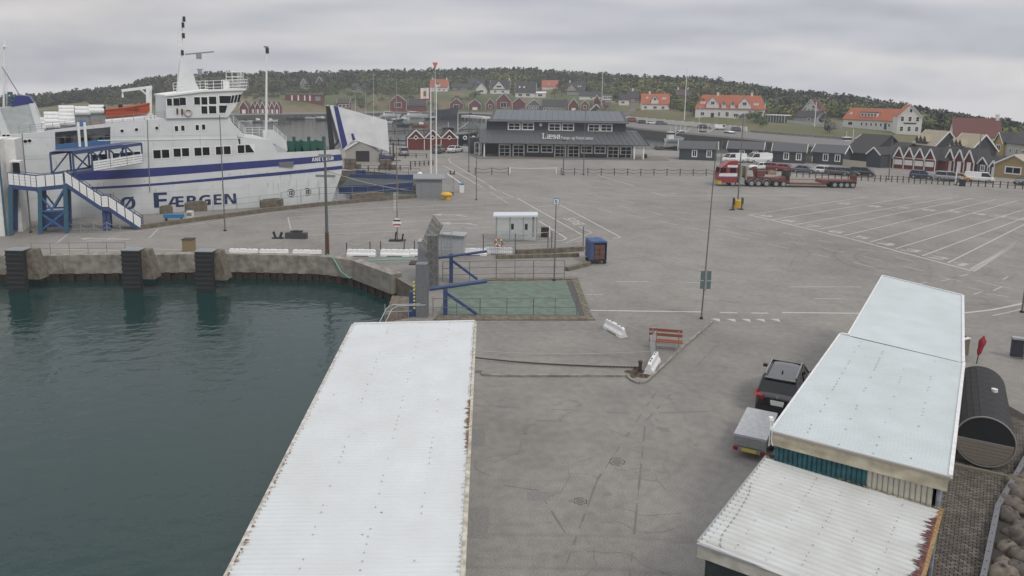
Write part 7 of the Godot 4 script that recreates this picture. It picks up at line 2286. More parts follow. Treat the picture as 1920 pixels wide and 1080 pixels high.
func wheel(root: Node, c: Vector3, r: float, w: float, simple := false) -> void:
	var key := "tyre%.2f" % r
	if not meshes.has(key):
		var g := MB.new()
		g.rod(p3(0, 0, -w / 2), p3(0, 0, w / 2), r, 18)
		meshes[key] = g.mesh()
		g = MB.new()
		g.rod(p3(0, 0, -w / 2 - 0.012), p3(0, 0, w / 2 + 0.012), r * 0.62, 14)
		meshes[key + "rim"] = g.mesh()
	var t := part("wheel", meshes[key], M.rubber, root, c)
	if not simple:
		part("rim", meshes[key + "rim"], M.galv, t)

func car(called: String, label: String, category: String, at: Vector3, dir: Vector2, paint: Material, kind: String, group := "", k := 1.0, simple := false) -> Node3D:
	# local x forwards; body of lofted sections, glass house, roof, wheels, lights, plates
	var t := thing(called, label, category, at, atan2(-dir.y, dir.x), group)
	t.scale = Vector3.ONE * k
	# profile of upper edge (belt) and roof: x, belt height, half width
	var L := 4.3
	var Wd := 0.88
	var roof := 1.46
	var belt := 0.92
	var gx := [-2.0, -1.55, 0.35, 1.15]     # rear glass foot, roof rear, roof front, windscreen foot
	match kind:
		"sedan":
			gx = [-1.65, -0.95, 0.35, 1.15]
			roof = 1.42
		"suv":
			L = 4.5
			Wd = 0.92
			roof = 1.66
			belt = 1.05
			gx = [-2.12, -1.75, 0.45, 1.25]
		"mpv":
			roof = 1.62
			belt = 1.0
			gx = [-2.05, -1.85, 0.7, 1.55]
		"van":
			L = 5.2
			Wd = 0.97
			roof = 1.98
			belt = 1.15
			gx = [-2.58, -2.52, 1.35, 2.1]
		"small":
			L = 3.7
			roof = 1.5
			belt = 0.93
			gx = [-1.78, -1.5, 0.35, 1.05]
	var h := L / 2.0
	var key := "car_" + kind
	if not meshes.has(key):
		var st := [[-h, 0.42, belt - 0.22, Wd * 0.8], [-h + 0.06, 0.3, belt - 0.05, Wd * 0.92], [-h + 0.35, 0.22, belt + 0.01, Wd], [gx[1], 0.2, belt + 0.02, Wd], [0.0, 0.2, belt, Wd], [gx[3] - 0.1, 0.2, belt, Wd], [lerpf(gx[3], h, 0.5), 0.2, belt - 0.1, Wd * 0.98], [h - 0.28, 0.22, belt - 0.2, Wd * 0.93], [h - 0.05, 0.3, belt - 0.36, Wd * 0.82], [h, 0.4, belt - 0.42, Wd * 0.72]]
		var g := MB.new()
		var rings := []
		for s in st:
			var y0: float = s[1]
			var y1: float = s[2]
			var w: float = s[3]
			rings.append([p3(s[0], y0, w * 0.88), p3(s[0], lerpf(y0, y1, 0.25), w), p3(s[0], lerpf(y0, y1, 0.75), w * 0.99), p3(s[0], y1 - 0.03, w * 0.92), p3(s[0], y1 + 0.015, w * 0.7), p3(s[0], y1 + 0.03, 0), p3(s[0], y1 + 0.015, -w * 0.7), p3(s[0], y1 - 0.03, -w * 0.92), p3(s[0], lerpf(y0, y1, 0.75), -w * 0.99), p3(s[0], lerpf(y0, y1, 0.25), -w), p3(s[0], y0, -w * 0.88)])
		g.loft(rings)
		meshes[key] = g.mesh()
		g = MB.new()
		var tw := Wd * 0.74
		var bw := Wd * 0.9
		var R := [[gx[0], belt - 0.02, bw], [gx[1], roof - 0.04, tw], [gx[2], roof - 0.04, tw], [gx[3], belt - 0.02, bw]]
		for s in [1.0, -1.0]:
			g.quad(p3(R[0][0], R[0][1], R[0][2] * s), p3(R[1][0], R[1][1], R[1][2] * s), p3(R[2][0], R[2][1], R[2][2] * s), p3(R[3][0], R[3][1], R[3][2] * s), p3(0, 0.3, s))
		g.quad(p3(R[0][0], R[0][1], bw), p3(R[1][0], R[1][1], tw), p3(R[1][0], R[1][1], -tw), p3(R[0][0], R[0][1], -bw), p3(-1, 0.3, 0))
		g.quad(p3(R[3][0], R[3][1], bw), p3(R[2][0], R[2][1], tw), p3(R[2][0], R[2][1], -tw), p3(R[3][0], R[3][1], -bw), p3(1, 0.5, 0))
		meshes[key + "glass"] = g.mesh()
		g = MB.new()
		var rr := []
		for i in 7:
			var f := i / 6.0
			var x := lerpf(gx[1] - 0.08, gx[2] + 0.06, f)
			var dip := -0.05 * pow(absf(f - 0.45) * 2.0, 3.0)
			var row := []
			for j in 7:
				var z := lerpf(tw + 0.03, -tw - 0.03, j / 6.0)
				row.append(p3(x, roof + dip - 0.06 * pow(absf(z) / tw, 4.0), z))
			rr.append(row)
		g.loft(rr, false, false)
		# pillars
		for s in [1.0, -1.0]:
			for e in [[p3(gx[0], belt - 0.02, bw * s), p3(gx[1], roof - 0.05, tw * s), 0.13], [p3(gx[3], belt - 0.02, bw * s), p3(gx[2], roof - 0.05, tw * s), 0.08], [p3(-0.25, belt, bw * s), p3(-0.3, roof - 0.05, tw * s), 0.08], [p3(gx[1], roof - 0.045, tw * s), p3(gx[2], roof - 0.045, tw * s), 0.08]]:
				g.beam(e[0], e[1], e[2], 0.06, p3(0, 0.3, s))
			if kind == "van":
				g.quad(p3(gx[0] + 0.02, belt, bw * s * 1.01), p3(gx[1], roof - 0.04, tw * s * 1.02), p3(0.3, roof - 0.04, tw * s * 1.02), p3(0.3, belt, bw * s * 1.01), p3(0, 0, s))
		if kind == "van":
			g.quad(p3(gx[0] - 0.01, belt, bw), p3(gx[1] - 0.01, roof - 0.04, tw), p3(gx[1] - 0.01, roof - 0.04, -tw), p3(gx[0] - 0.01, belt, -bw), Vector3.LEFT)
		meshes[key + "roof"] = g.mesh()
	part("body", meshes[key], paint, t)
	part("window_glass", meshes[key + "glass"], M.car_glass, t)
	part("roof", meshes[key + "roof"], paint, t)
	for x in [-h * 0.62, h * 0.66]:
		for s in [1.0, -1.0]:
			wheel(t, p3(x, 0.32, s * (Wd - 0.1)), 0.32, 0.22, simple)
	if not simple:
		for s in [1.0, -1.0]:
			var g := MB.new()
			g.box(p3(h - 0.1, belt - 0.34, s * Wd * 0.66), p3(0.14, 0.13, 0.34), Basis(Vector3.UP, -s * 0.35))
			part("headlight", g, M.lens, t)
			g = MB.new()
			g.box(p3(-h + 0.05, belt - 0.2, s * Wd * 0.74), p3(0.1, 0.18, 0.3), Basis(Vector3.UP, s * 0.3))
			part("tail_light", g, M.tail, t)
			g = MB.new()
			g.box(p3(gx[3] - 0.25, belt + 0.06, s * (Wd + 0.09)), p3(0.12, 0.13, 0.18))
			part("mirror", g, M.dark, t)
		var g := MB.new()
		g.box(p3(h - 0.005, 0.45, 0), p3(0.03, 0.11, 0.5))
		part("number_plate", g, M.white_frame, t)
		g = MB.new()
		g.box(p3(-h - 0.005, 0.62, 0), p3(0.03, 0.11, 0.5))
		part("number_plate", g, M.white_frame, t)
	return t

func vehicles() -> void:
	M.car_glass = mat(0.010, 0.012, 0.014, 0.1)
	M.lens = mat(0.5, 0.52, 0.54, 0.15)
	M.tail = mat(0.25, 0.012, 0.012, 0.25)
	var P := {}
	for e in [["white", 0.66, 0.67, 0.67], ["silver", 0.24, 0.26, 0.28], ["grey", 0.075, 0.085, 0.095], ["black", 0.012, 0.013, 0.015], ["red", 0.22, 0.018, 0.018], ["blue", 0.02, 0.035, 0.085], ["green", 0.012, 0.03, 0.025], ["steelblue", 0.075, 0.1, 0.13], ["amber", 0.45, 0.24, 0.05]]:
		var m := mat(e[1], e[2], e[3], 0.3, 0.0)
		m.clearcoat_enabled = true
		m.clearcoat = 0.8
		m.clearcoat_roughness = 0.08
		P[e[0]] = m
	var G := "cars parked along the marina cabins"
	car("parked_car", "silver estate car seen from behind, left of the red bait huts", "car", p3(-23.77, 0.0, -162.4), p2(-0.2, -1), P.silver, "mpv", "", 1.15)
	car("parked_car", "dark car seen from behind between the two white flagpoles and the red bait huts", "car", p3(-16.8, 0.0, -169.48), p2(0.15, -1), P.grey, "suv", "", 1.15)
	car("parked_car", "white saloon car seen from behind at the right end of the red bait huts", "car", p3(-13.34, -0.0, -171.67), p2(0.45, -1), P.white, "sedan", "", 1.15)
	car("white_van", "white van behind the lorry's cab, seen from its front corner", "van", p3(46.48, -0.0, -156.84), p2(-0.9, 0.35), P.white, "van", "", 1.0)
	car("white_van", "white panel van seen side on, above the lorry's red crane frame", "van", p3(51.94, 0.0, -157.75), p2(-1, 0.25), P.white, "van", "", 1.05)
	car("parked_car", "white hatchback half hidden behind the lorry's red crane frame", "car", p3(47.31, -0.0, -142.79), p2(-1, 0.3), P.white, "hatch", "", 1.0)
	car("parked_car", "left of two red cars parked behind the lorry", "car", p3(49.76, 0.0, -142.18), p2(0.8, 0.55), P.red, "hatch", G, 1.0)
	car("parked_car", "right of two red cars parked behind the lorry", "car", p3(51.39, 0.0, -140.48), p2(0.8, 0.55), P.red, "sedan", G, 1.0)
	car("parked_car", "steel blue saloon car parked right of the red cars", "car", p3(54.08, 0.0, -138.06), p2(0.8, 0.55), P.steelblue, "sedan", G, 1.0)
	car("parked_car", "white hatchback parked right of the steel blue saloon", "car", p3(57.6, 0.0, -136.74), p2(0.8, 0.55), P.white, "hatch", G, 1.0)
	car("parked_car", "dark grey car parked right of the white hatchback", "car", p3(58.98, 0.0, -135.16), p2(0.8, 0.55), P.grey, "hatch", G, 1.0)
	car("parked_car", "very dark green car between the dark grey car and the dark estate", "car", p3(60.43, 0.0, -134.49), p2(0.8, 0.55), P.green, "hatch", G, 1.0)
	car("parked_car", "dark estate car at the right end of the parked row", "car", p3(62.99, -0.0, -133.98), p2(0.8, 0.55), P.black, "mpv", G, 1.0)
	car("parked_car", "small dark blue car parked alone before the four gabled red boathouse", "car", p3(71.97, 0.0, -131.03), p2(0.8, 0.55), P.blue, "small", G, 1.0)
	car("parked_car", "grey estate car parked before the three gabled red boathouse", "car", p3(75.18, 0.0, -128.26), p2(0.8, 0.55), P.silver, "mpv", G, 1.0)
	car("parked_car", "amber yellow car behind the grey estate and white post", "car", p3(77.07, 0.0, -128.52), p2(1, 0.5), P.amber, "hatch", G, 0.95)
	car("white_van", "small white box van at the right, near the fence", "van", p3(79.95, 0.0, -127.35), p2(0.8, 0.55), P.white, "van", "", 0.85)
	car("parked_car", "dark car cut off by the picture's right edge", "car", p3(86.0, 0.0, -124.4), p2(-1, 0.3), P.black, "hatch", G, 1.0)
	G = "cars on the far quay below the white wall"
	car("quay_car", "bright red car at the left end of the white wall on the far quay", "car", p3(55.5, 0.89, -349.0), p2(1, 0.1), P.red, "suv", G, 1.3, true)
	car("quay_car", "dark car next to the red car on the far quay", "car", p3(57.82, 0.78, -335.0), p2(1, 0.1), P.black, "hatch", G, 1.2, true)
	car("quay_car", "white car second from the red car on the far quay", "car", p3(60.71, 0.8, -330.0), p2(1, 0.1), P.white, "hatch", G, 1.2, true)
	car("quay_car", "grey car third from the red car on the far quay", "car", p3(63.95, 0.84, -325.0), p2(1, 0.1), P.grey, "hatch", G, 1.2, true)
	car("quay_car", "dark car left of the white van on the far quay", "car", p3(74.15, 0.94, -293.0), p2(1, 0.1), P.black, "hatch", G, 1.1, true)
	car("quay_car", "white van on the far quay above the white fishing boat", "van", p3(78.82, 0.99, -285.0), p2(1, 0.1), P.white, "van", G, 1.0, true)
	car("quay_car", "dark car right of the white van on the far quay", "car", p3(82.09, 0.93, -275.5), p2(1, 0.1), P.grey, "hatch", G, 1.1, true)
	car("quay_car", "blue car parked in front of a red shop behind the terminal", "car", p3(2.26, 1.55, -456.5), p2(1, 0.2), P.blue, "hatch", "", 1.4, true)
	lorry()
	tow_car(P)
	forklift()

func lorry() -> void:
	var a: Vector3 = p3(32.31, 0.0, -115.49)
	var b: Vector3 = p3(53.57, 0.0, -115.5)
	var t := thing("lorry", "red and white heavy haulage tractor with red crane frame coupled to a low loader", "lorry")
	t.transform = frame_of(a, b)
	var px := (b - a).length() / 256.0
	var X := func(x: float) -> float: return (x - 1350.0) * px
	var red := textured(mat(0.3, 0.035, 0.032, 0.35), M.grain, 3.0)
	var wine := textured(mat(0.2, 0.065, 0.055, 0.7), M.dirt, 1.5)
	var g := MB.new()
	g.prism(pts2([p2(X.call(1347), 0.5), p2(X.call(1381), 0.6), p2(X.call(1381), 2.9), p2(X.call(1349), 2.9), p2(X.call(1346), 1.7)]), -2.4, 0.0)
	part("cab", g, red, t)
	g = MB.new()
	g.prism(pts2([p2(X.call(1352), 2.92), p2(X.call(1381), 2.92), p2(X.call(1381), 4.0), p2(X.call(1366), 3.9)]), -2.35, -0.05)
	part("roof_fairing", g, red, t)
	g = MB.new()
	g.prism(pts2([p2(X.call(1346.2), 1.55), p2(X.call(1381.1), 1.5), p2(X.call(1381.1), 2.05), p2(X.call(1347.5), 2.0)]), -2.42, 0.02)
	g.bx(X.call(1362), X.call(1381), 2.95, 3.3, -2.38, 0.0)
	part("white_band", g, M.white, t)
	g = MB.new()
	g.prism(pts2([p2(X.call(1346.5), 1.4), p2(X.call(1381.2), 1.42), p2(X.call(1381.2), 1.56), p2(X.call(1346.5), 1.5)]), -2.43, 0.025)
	part("blue_band", g, mat(0.06, 0.12, 0.3, 0.4), t)
	g = MB.new()
	g.prism(pts2([p2(X.call(1367), 2.15), p2(X.call(1378), 2.15), p2(X.call(1378), 2.85), p2(X.call(1367), 2.85)]), 0.0, 0.03)
	g.quad(p3(X.call(1347) - 0.02, 2.05, -2.2), p3(X.call(1348.8) - 0.02, 2.85, -2.2), p3(X.call(1348.8) - 0.02, 2.85, -0.2), p3(X.call(1347) - 0.02, 2.05, -0.2))
	g.prism(pts2([p2(X.call(1349), 2.1), p2(X.call(1360), 2.15), p2(X.call(1360), 2.85), p2(X.call(1350), 2.85)]), 0.0, 0.03)
	stuff(part("cab_window", g, M.glass, t))
	g = MB.new()
	g.bx(X.call(1345.5), X.call(1352), 0.3, 0.85, -2.4, 0.02)
	part("bumper", g, mat(0.45, 0.36, 0.06, 0.5), t)
	g = MB.new()
	g.bx(X.call(1384), X.call(1395), 0.5, 1.35, -2.3, -0.02)
	part("side_tank", g, M.galv, t)
	g = MB.new()
	g.bx(X.call(1381), X.call(1450), 0.75, 1.05, -2.0, -0.4)
	part("chassis", g, wine, t)
	for x in [1374.0, 1409.0, 1422.0, 1437.0]:
		for z in [-0.2, -2.2]:
			wheel(t, p3(X.call(x), 0.52, z), 0.52, 0.34)
	for x in [1409.0, 1422.0, 1437.0]:
		g = MB.new()
		var arc := []
		for k in 7:
			arc.append(p2(X.call(x) + 0.62 * cos(PI * k / 6.0), 0.55 + 0.62 * sin(PI * k / 6.0)))
		for k in 7:
			arc.append(p2(X.call(x) + 0.56 * cos(PI - PI * k / 6.0), 0.55 + 0.56 * sin(PI - PI * k / 6.0)))
		g.prism(PackedVector2Array(arc), -0.4, 0.0)
		part("mudguard", g, M.steel, t)
	g = MB.new()
	g.bx(X.call(1388), X.call(1391), 1.0, 3.3, -2.2, -0.3)
	g.bx(X.call(1398), X.call(1401), 1.0, 3.1, -2.2, -0.3)
	part("headboard", g, textured(mat(0.4, 0.36, 0.28, 0.8), M.dirt, 1.0), t)
	# folded crane and gooseneck
	g = MB.new()
	g.beam(p3(X.call(1396), 1.35, -1.2), p3(X.call(1452), 1.2, -1.2), 1.4, 0.25)
	g.beam(p3(X.call(1420), 1.6, -1.2), p3(X.call(1446), 2.4, -1.2), 0.5, 0.45)
	g.beam(p3(X.call(1416), 3.0, -1.2), p3(X.call(1421), 1.4, -1.2), 0.6, 0.5)
	g.box(p3(X.call(1427), 2.0, -1.0), p3(1.2, 0.9, 1.2))
	part("folding_crane", g, wine, t)
	g = MB.new()
	g.box(p3(X.call(1448), 2.1, -1.2), p3(1.3, 0.55, 1.4))
	part("crane_box", g, textured(mat(0.38, 0.27, 0.2, 0.7), M.dirt, 1.0), t)
	var s := thing("low_loader", "low loader trailer with pale bed, red gooseneck and four close rear axles", "trailer")
	s.transform = t.transform
	g = MB.new()
	g.prism(pts2([p2(X.call(1440), 1.15), p2(X.call(1470), 1.5), p2(X.call(1480), 1.9), p2(X.call(1481), 0.55), p2(X.call(1472), 0.75), p2(X.call(1450), 0.9)]), -2.2, -0.2)
	part("gooseneck", g, wine, s)
	g = MB.new()
	g.bx(X.call(1473), X.call(1480), 1.0, 2.6, -2.2, -0.2)
	part("winch_post", g, M.dark, s)
	for x in [1455.0, 1469.0]:
		for z in [-0.2, -2.2]:
			wheel(s, p3(X.call(x), 0.48, z), 0.48, 0.32)
	g = MB.new()
	g.bx(X.call(1480), X.call(1548), 0.42, 0.68, -2.35, 0.0)
	g.bx(X.call(1480), X.call(1605), 0.98, 1.06, -2.35, -2.2)
	part("bed_frame", g, textured(mat(0.25, 0.1, 0.09, 0.8), M.dirt, 1.0), s)
	for k in 5:
		g = MB.new()
		g.bx(X.call(1480), X.call(1545), 0.69, 0.74, -2.3 + 0.46 * k, -1.88 + 0.46 * k)
		part("bed_plank", g, textured(mat(0.34, 0.29, 0.21, 0.85), M.dirt, 1.2) if k == 0 else s.get_node("bed_plank").material_override, s)
	g = MB.new()
	g.prism(pts2([p2(X.call(1544), 0.45), p2(X.call(1556), 0.95), p2(X.call(1604), 0.95), p2(X.call(1604), 1.2), p2(X.call(1540), 1.2), p2(X.call(1538), 0.75)]), -2.35, 0.0)
	part("axle_deck", g, wine, s)
	for x in [1565.0, 1577.0, 1588.0, 1599.0]:
		for z in [-0.2, -2.2]:
			wheel(s, p3(X.call(x), 0.46, z), 0.46, 0.32)
	g = MB.new()
	g.bx(X.call(1604), X.call(1606), 0.6, 1.9, -2.3, -0.1)
	part("rear_post", g, wine, s)

func tow_car(P: Dictionary) -> void:
	var dir := p2(0.461, -0.887)
	var c := car("tow_car", "black five door car with silver roof rails, seen from behind, towing a small trailer", "car", p3(12.82, 0, -33.05), dir, P.black, "suv", "", 1.05)
	for s in [1.0, -1.0]:
		var g := MB.new()
		g.tube([p3(-1.6, 1.66, s * 0.62), p3(-1.5, 1.72, s * 0.62), p3(0.35, 1.72, s * 0.62), p3(0.5, 1.65, s * 0.62)], 0.03, 6)
		part("roof_rail", g, M.galv, c)
		g = MB.new()
		g.prism(pts2([p2(-2.32, 0.92), p2(-2.0, 1.08), p2(-1.75, 1.05), p2(-2.1, 0.9)]), s * 0.6, s * 0.93)
		part("tail_light", g, M.tail, c)
	var g := MB.new()
	g.box(p3(-1.15, 1.7, 0), p3(0.16, 0.07, 0.05))
	part("roof_aerial", g, M.black, c)
	g = MB.new()
	g.beam(p3(-1.85, 1.6, -0.62), p3(-1.85, 1.6, 0.62), 0.22, 0.05)
	part("roof_spoiler", g, P.black, c)
	g = MB.new()
	g.disc(p3(-2.245, 0.93, 0), Vector3.RIGHT, 0.06, 0.03, 14)
	part("badge", g, M.galv, c)
	g = MB.new()
	g.bx(-2.3, -2.1, 0.3, 0.5, -0.85, 0.85)
	part("rear_bumper", g, M.dark, c)
	g = MB.new()
	g.bx(-2.275, -2.25, 0.66, 0.78, -0.27, 0.27)
	var pl := part("number_plate", g, M.white_frame, c)
	g = MB.new()
	g.rod(p3(-2.0, 1.12, -0.1), p3(-2.03, 1.14, 0.42), 0.012, 5)
	part("rear_wiper", g, M.dark, c)
	var t := thing("box_trailer", "small grey flat topped box trailer hitched to the black car", "trailer", p3(10.02, 0, -28.45), atan2(0.887, 0.461))
	var tm := textured(mat(0.3, 0.31, 0.33, 0.45, 0.2), M.grain, 1.5)
	g = MB.new()
	g.bx(-1.38, 1.38, 0.38, 0.86, -0.58, 0.58)
	part("box", g, tm, t)
	g = MB.new()
	g.bx(-1.42, 1.4, 0.865, 0.95, -0.62, 0.62)
	part("lid", g, textured(mat(0.48, 0.49, 0.51, 0.4, 0.1), M.grain, 2.0), t)
	g = MB.new()
	g.bx(-1.44, -1.4, 0.5, 0.86, -0.6, 0.6)
	part("tailgate", g, tm, t)
	g = MB.new()
	g.bx(-1.47, -1.36, 0.3, 0.47, -0.62, 0.62)
	part("light_bar", g, M.steel, t)
	g = MB.new()
	g.bx(-1.49, -1.47, 0.32, 0.44, -0.28, 0.28)
	part("number_plate", g, mat(0.55, 0.42, 0.05, 0.5), t)
	for s in [1.0, -1.0]:
		g = MB.new()
		g.bx(-1.49, -1.46, 0.31, 0.46, s * 0.42, s * 0.6)
		part("tail_light", g, M.tail, t)
		wheel(t, p3(-0.1, 0.27, s * 0.68), 0.27, 0.15)
		g = MB.new()
		g.bx(-0.45, 0.25, 0.55, 0.6, s * 0.59, s * 0.76)
		part("mudguard", g, M.dark, t)
	g = MB.new()
	g.beam(p3(1.3, 0.42, 0.4), p3(2.3, 0.45, 0), 0.06, 0.08)
	g.beam(p3(1.3, 0.42, -0.4), p3(2.3, 0.45, 0), 0.06, 0.08)
	part("drawbar", g, M.galv, t)

func forklift() -> void:
	var t := thing("forklift", "dark blue forklift truck standing beyond the basin, under the visor's right corner", "forklift", p3(-24.91, -0.0, -147.12), 0.3)
	t.scale = Vector3.ONE * 1.25
	var g := MB.new()
	g.prism(pts2([p2(-1.2, 0.3), p2(0.9, 0.3), p2(0.9, 0.9), p2(-0.2, 1.0), p2(-1.1, 1.25)]), -0.6, 0.6)
	part("body", g, mat(0.04, 0.06, 0.12, 0.5), t)
	g = MB.new()
	for x in [-0.9, 0.6]:
		for z in [-0.55, 0.55]:
			g.rod(p3(x, 1.0, z), p3(x * 0.8, 2.3, z), 0.05, 6)
	g.bx(-0.8, 0.6, 2.28, 2.34, -0.6, 0.6)
	part("overhead_guard", g, M.dark, t)
	g = MB.new()
	for z in [-0.35, 0.35]:
		g.bx(1.0, 1.12, 0.1, 3.0, z - 0.06, z + 0.06)
	g.bx(1.0, 1.1, 2.9, 3.0, -0.4, 0.4)
	g.bx(1.0, 1.1, 1.4, 1.5, -0.4, 0.4)
	part("mast", g, M.dark, t)
	for z in [-0.3, 0.3]:
		g = MB.new()
		g.bx(1.1, 2.2, 0.15, 0.22, z - 0.07, z + 0.07)
		part("fork", g, M.dark, t)
	for x in [-0.75, 0.6]:
		for z in [-0.55, 0.55]:
			wheel(t, p3(x, 0.32, z), 0.32, 0.22, true)

func lamp_post(label: String, base: Vector3, top_h: float, r: float, m: Material, o := {}) -> Node3D:
	var t := thing(o.get("called", "lamp_post"), label, o.get("category", "lamp post"), base, 0.0, o.get("group", ""))
	var lean: Vector3 = o.get("lean", Vector3.ZERO)
	var g := MB.new()
	g.rod(Vector3.ZERO, p3(0, top_h, 0) + lean, r, 8, r * 0.55)
	part("pole", g, m, t)
	if o.get("arm", false):
		g = MB.new()
		g.beam(p3(-0.5, top_h, 0) + lean, p3(0.5, top_h, 0) + lean, 0.22, 0.1)
		part("lamp_head", g, M.dark, t)
	g = MB.new()
	g.rod(Vector3.ZERO, p3(0, 0.12, 0), r * 2.2, 8)
	part("foot", g, M.dark, t)
	return t

func chain_fence(label: String, pts: Array, n: int, h: float, rows: Array, sag: float, m: Material, rm: Material, pr := 0.06) -> void:
	var t := thing("rope_fence", label, "fence")
	var P := []
	for i in pts.size() - 1:
		for k in n:
			P.append(pts[i].lerp(pts[i + 1], float(k) / n))
	P.append(pts[-1])
	for p in P:
		var g := MB.new()
		g.bx(p.x - pr, p.x + pr, 0, h, p.z - pr, p.z + pr)
		part("post", g, m, t)
	for y in rows:
		for k in P.size() - 1:
			var g := MB.new()
			var q := []
			for j in 7:
				q.append(P[k].lerp(P[k + 1], j / 6.0) + p3(0, y * h - sag * sin(PI * j / 6.0), 0))
			g.tube(q, 0.035, 5)
			part("rope", g, rm, t)

func barrier(label: String, at: Vector3, dir: Vector2, L := 2.4) -> void:
	var t := thing("road_barrier", label, "road barrier", at, atan2(-dir.y, dir.x), "white plastic road barriers")
	var g := MB.new()
	var rings := []
	for x in [-L / 2, -L / 2 + 0.12, L / 2 - 0.12, L / 2]:
		var e := 0.85 if absf(x) > L / 2 - 0.05 else 1.0
		rings.append([p3(x, 0.06, 0.24 * e), p3(x, 0.18, 0.24 * e), p3(x, 0.34 * e, 0.13 * e), p3(x, 0.56 * e, 0.1 * e), p3(x, 0.6 * e, 0.06), p3(x, 0.6 * e, -0.06), p3(x, 0.56 * e, -0.1 * e), p3(x, 0.34 * e, -0.13 * e), p3(x, 0.18, -0.24 * e), p3(x, 0.06, -0.24 * e)])
	g.loft(rings, true, true, false)
	part("barrier_body", g, M.plastic, t)
	for s in [-1.0, 1.0]:
		g = MB.new()
		g.bx(s * L * 0.5, s * L * 0.27, 0, 0.07, -0.25, 0.25)
		part("foot", g, M.plastic, t)
	for x in [-0.72, -0.36, 0.36, 0.72]:
		g = MB.new()
		g.bx(x - 0.09, x + 0.09, 0.59, 0.615, -0.035, 0.035)
		part("lifting_slot", g, M.dark, t)

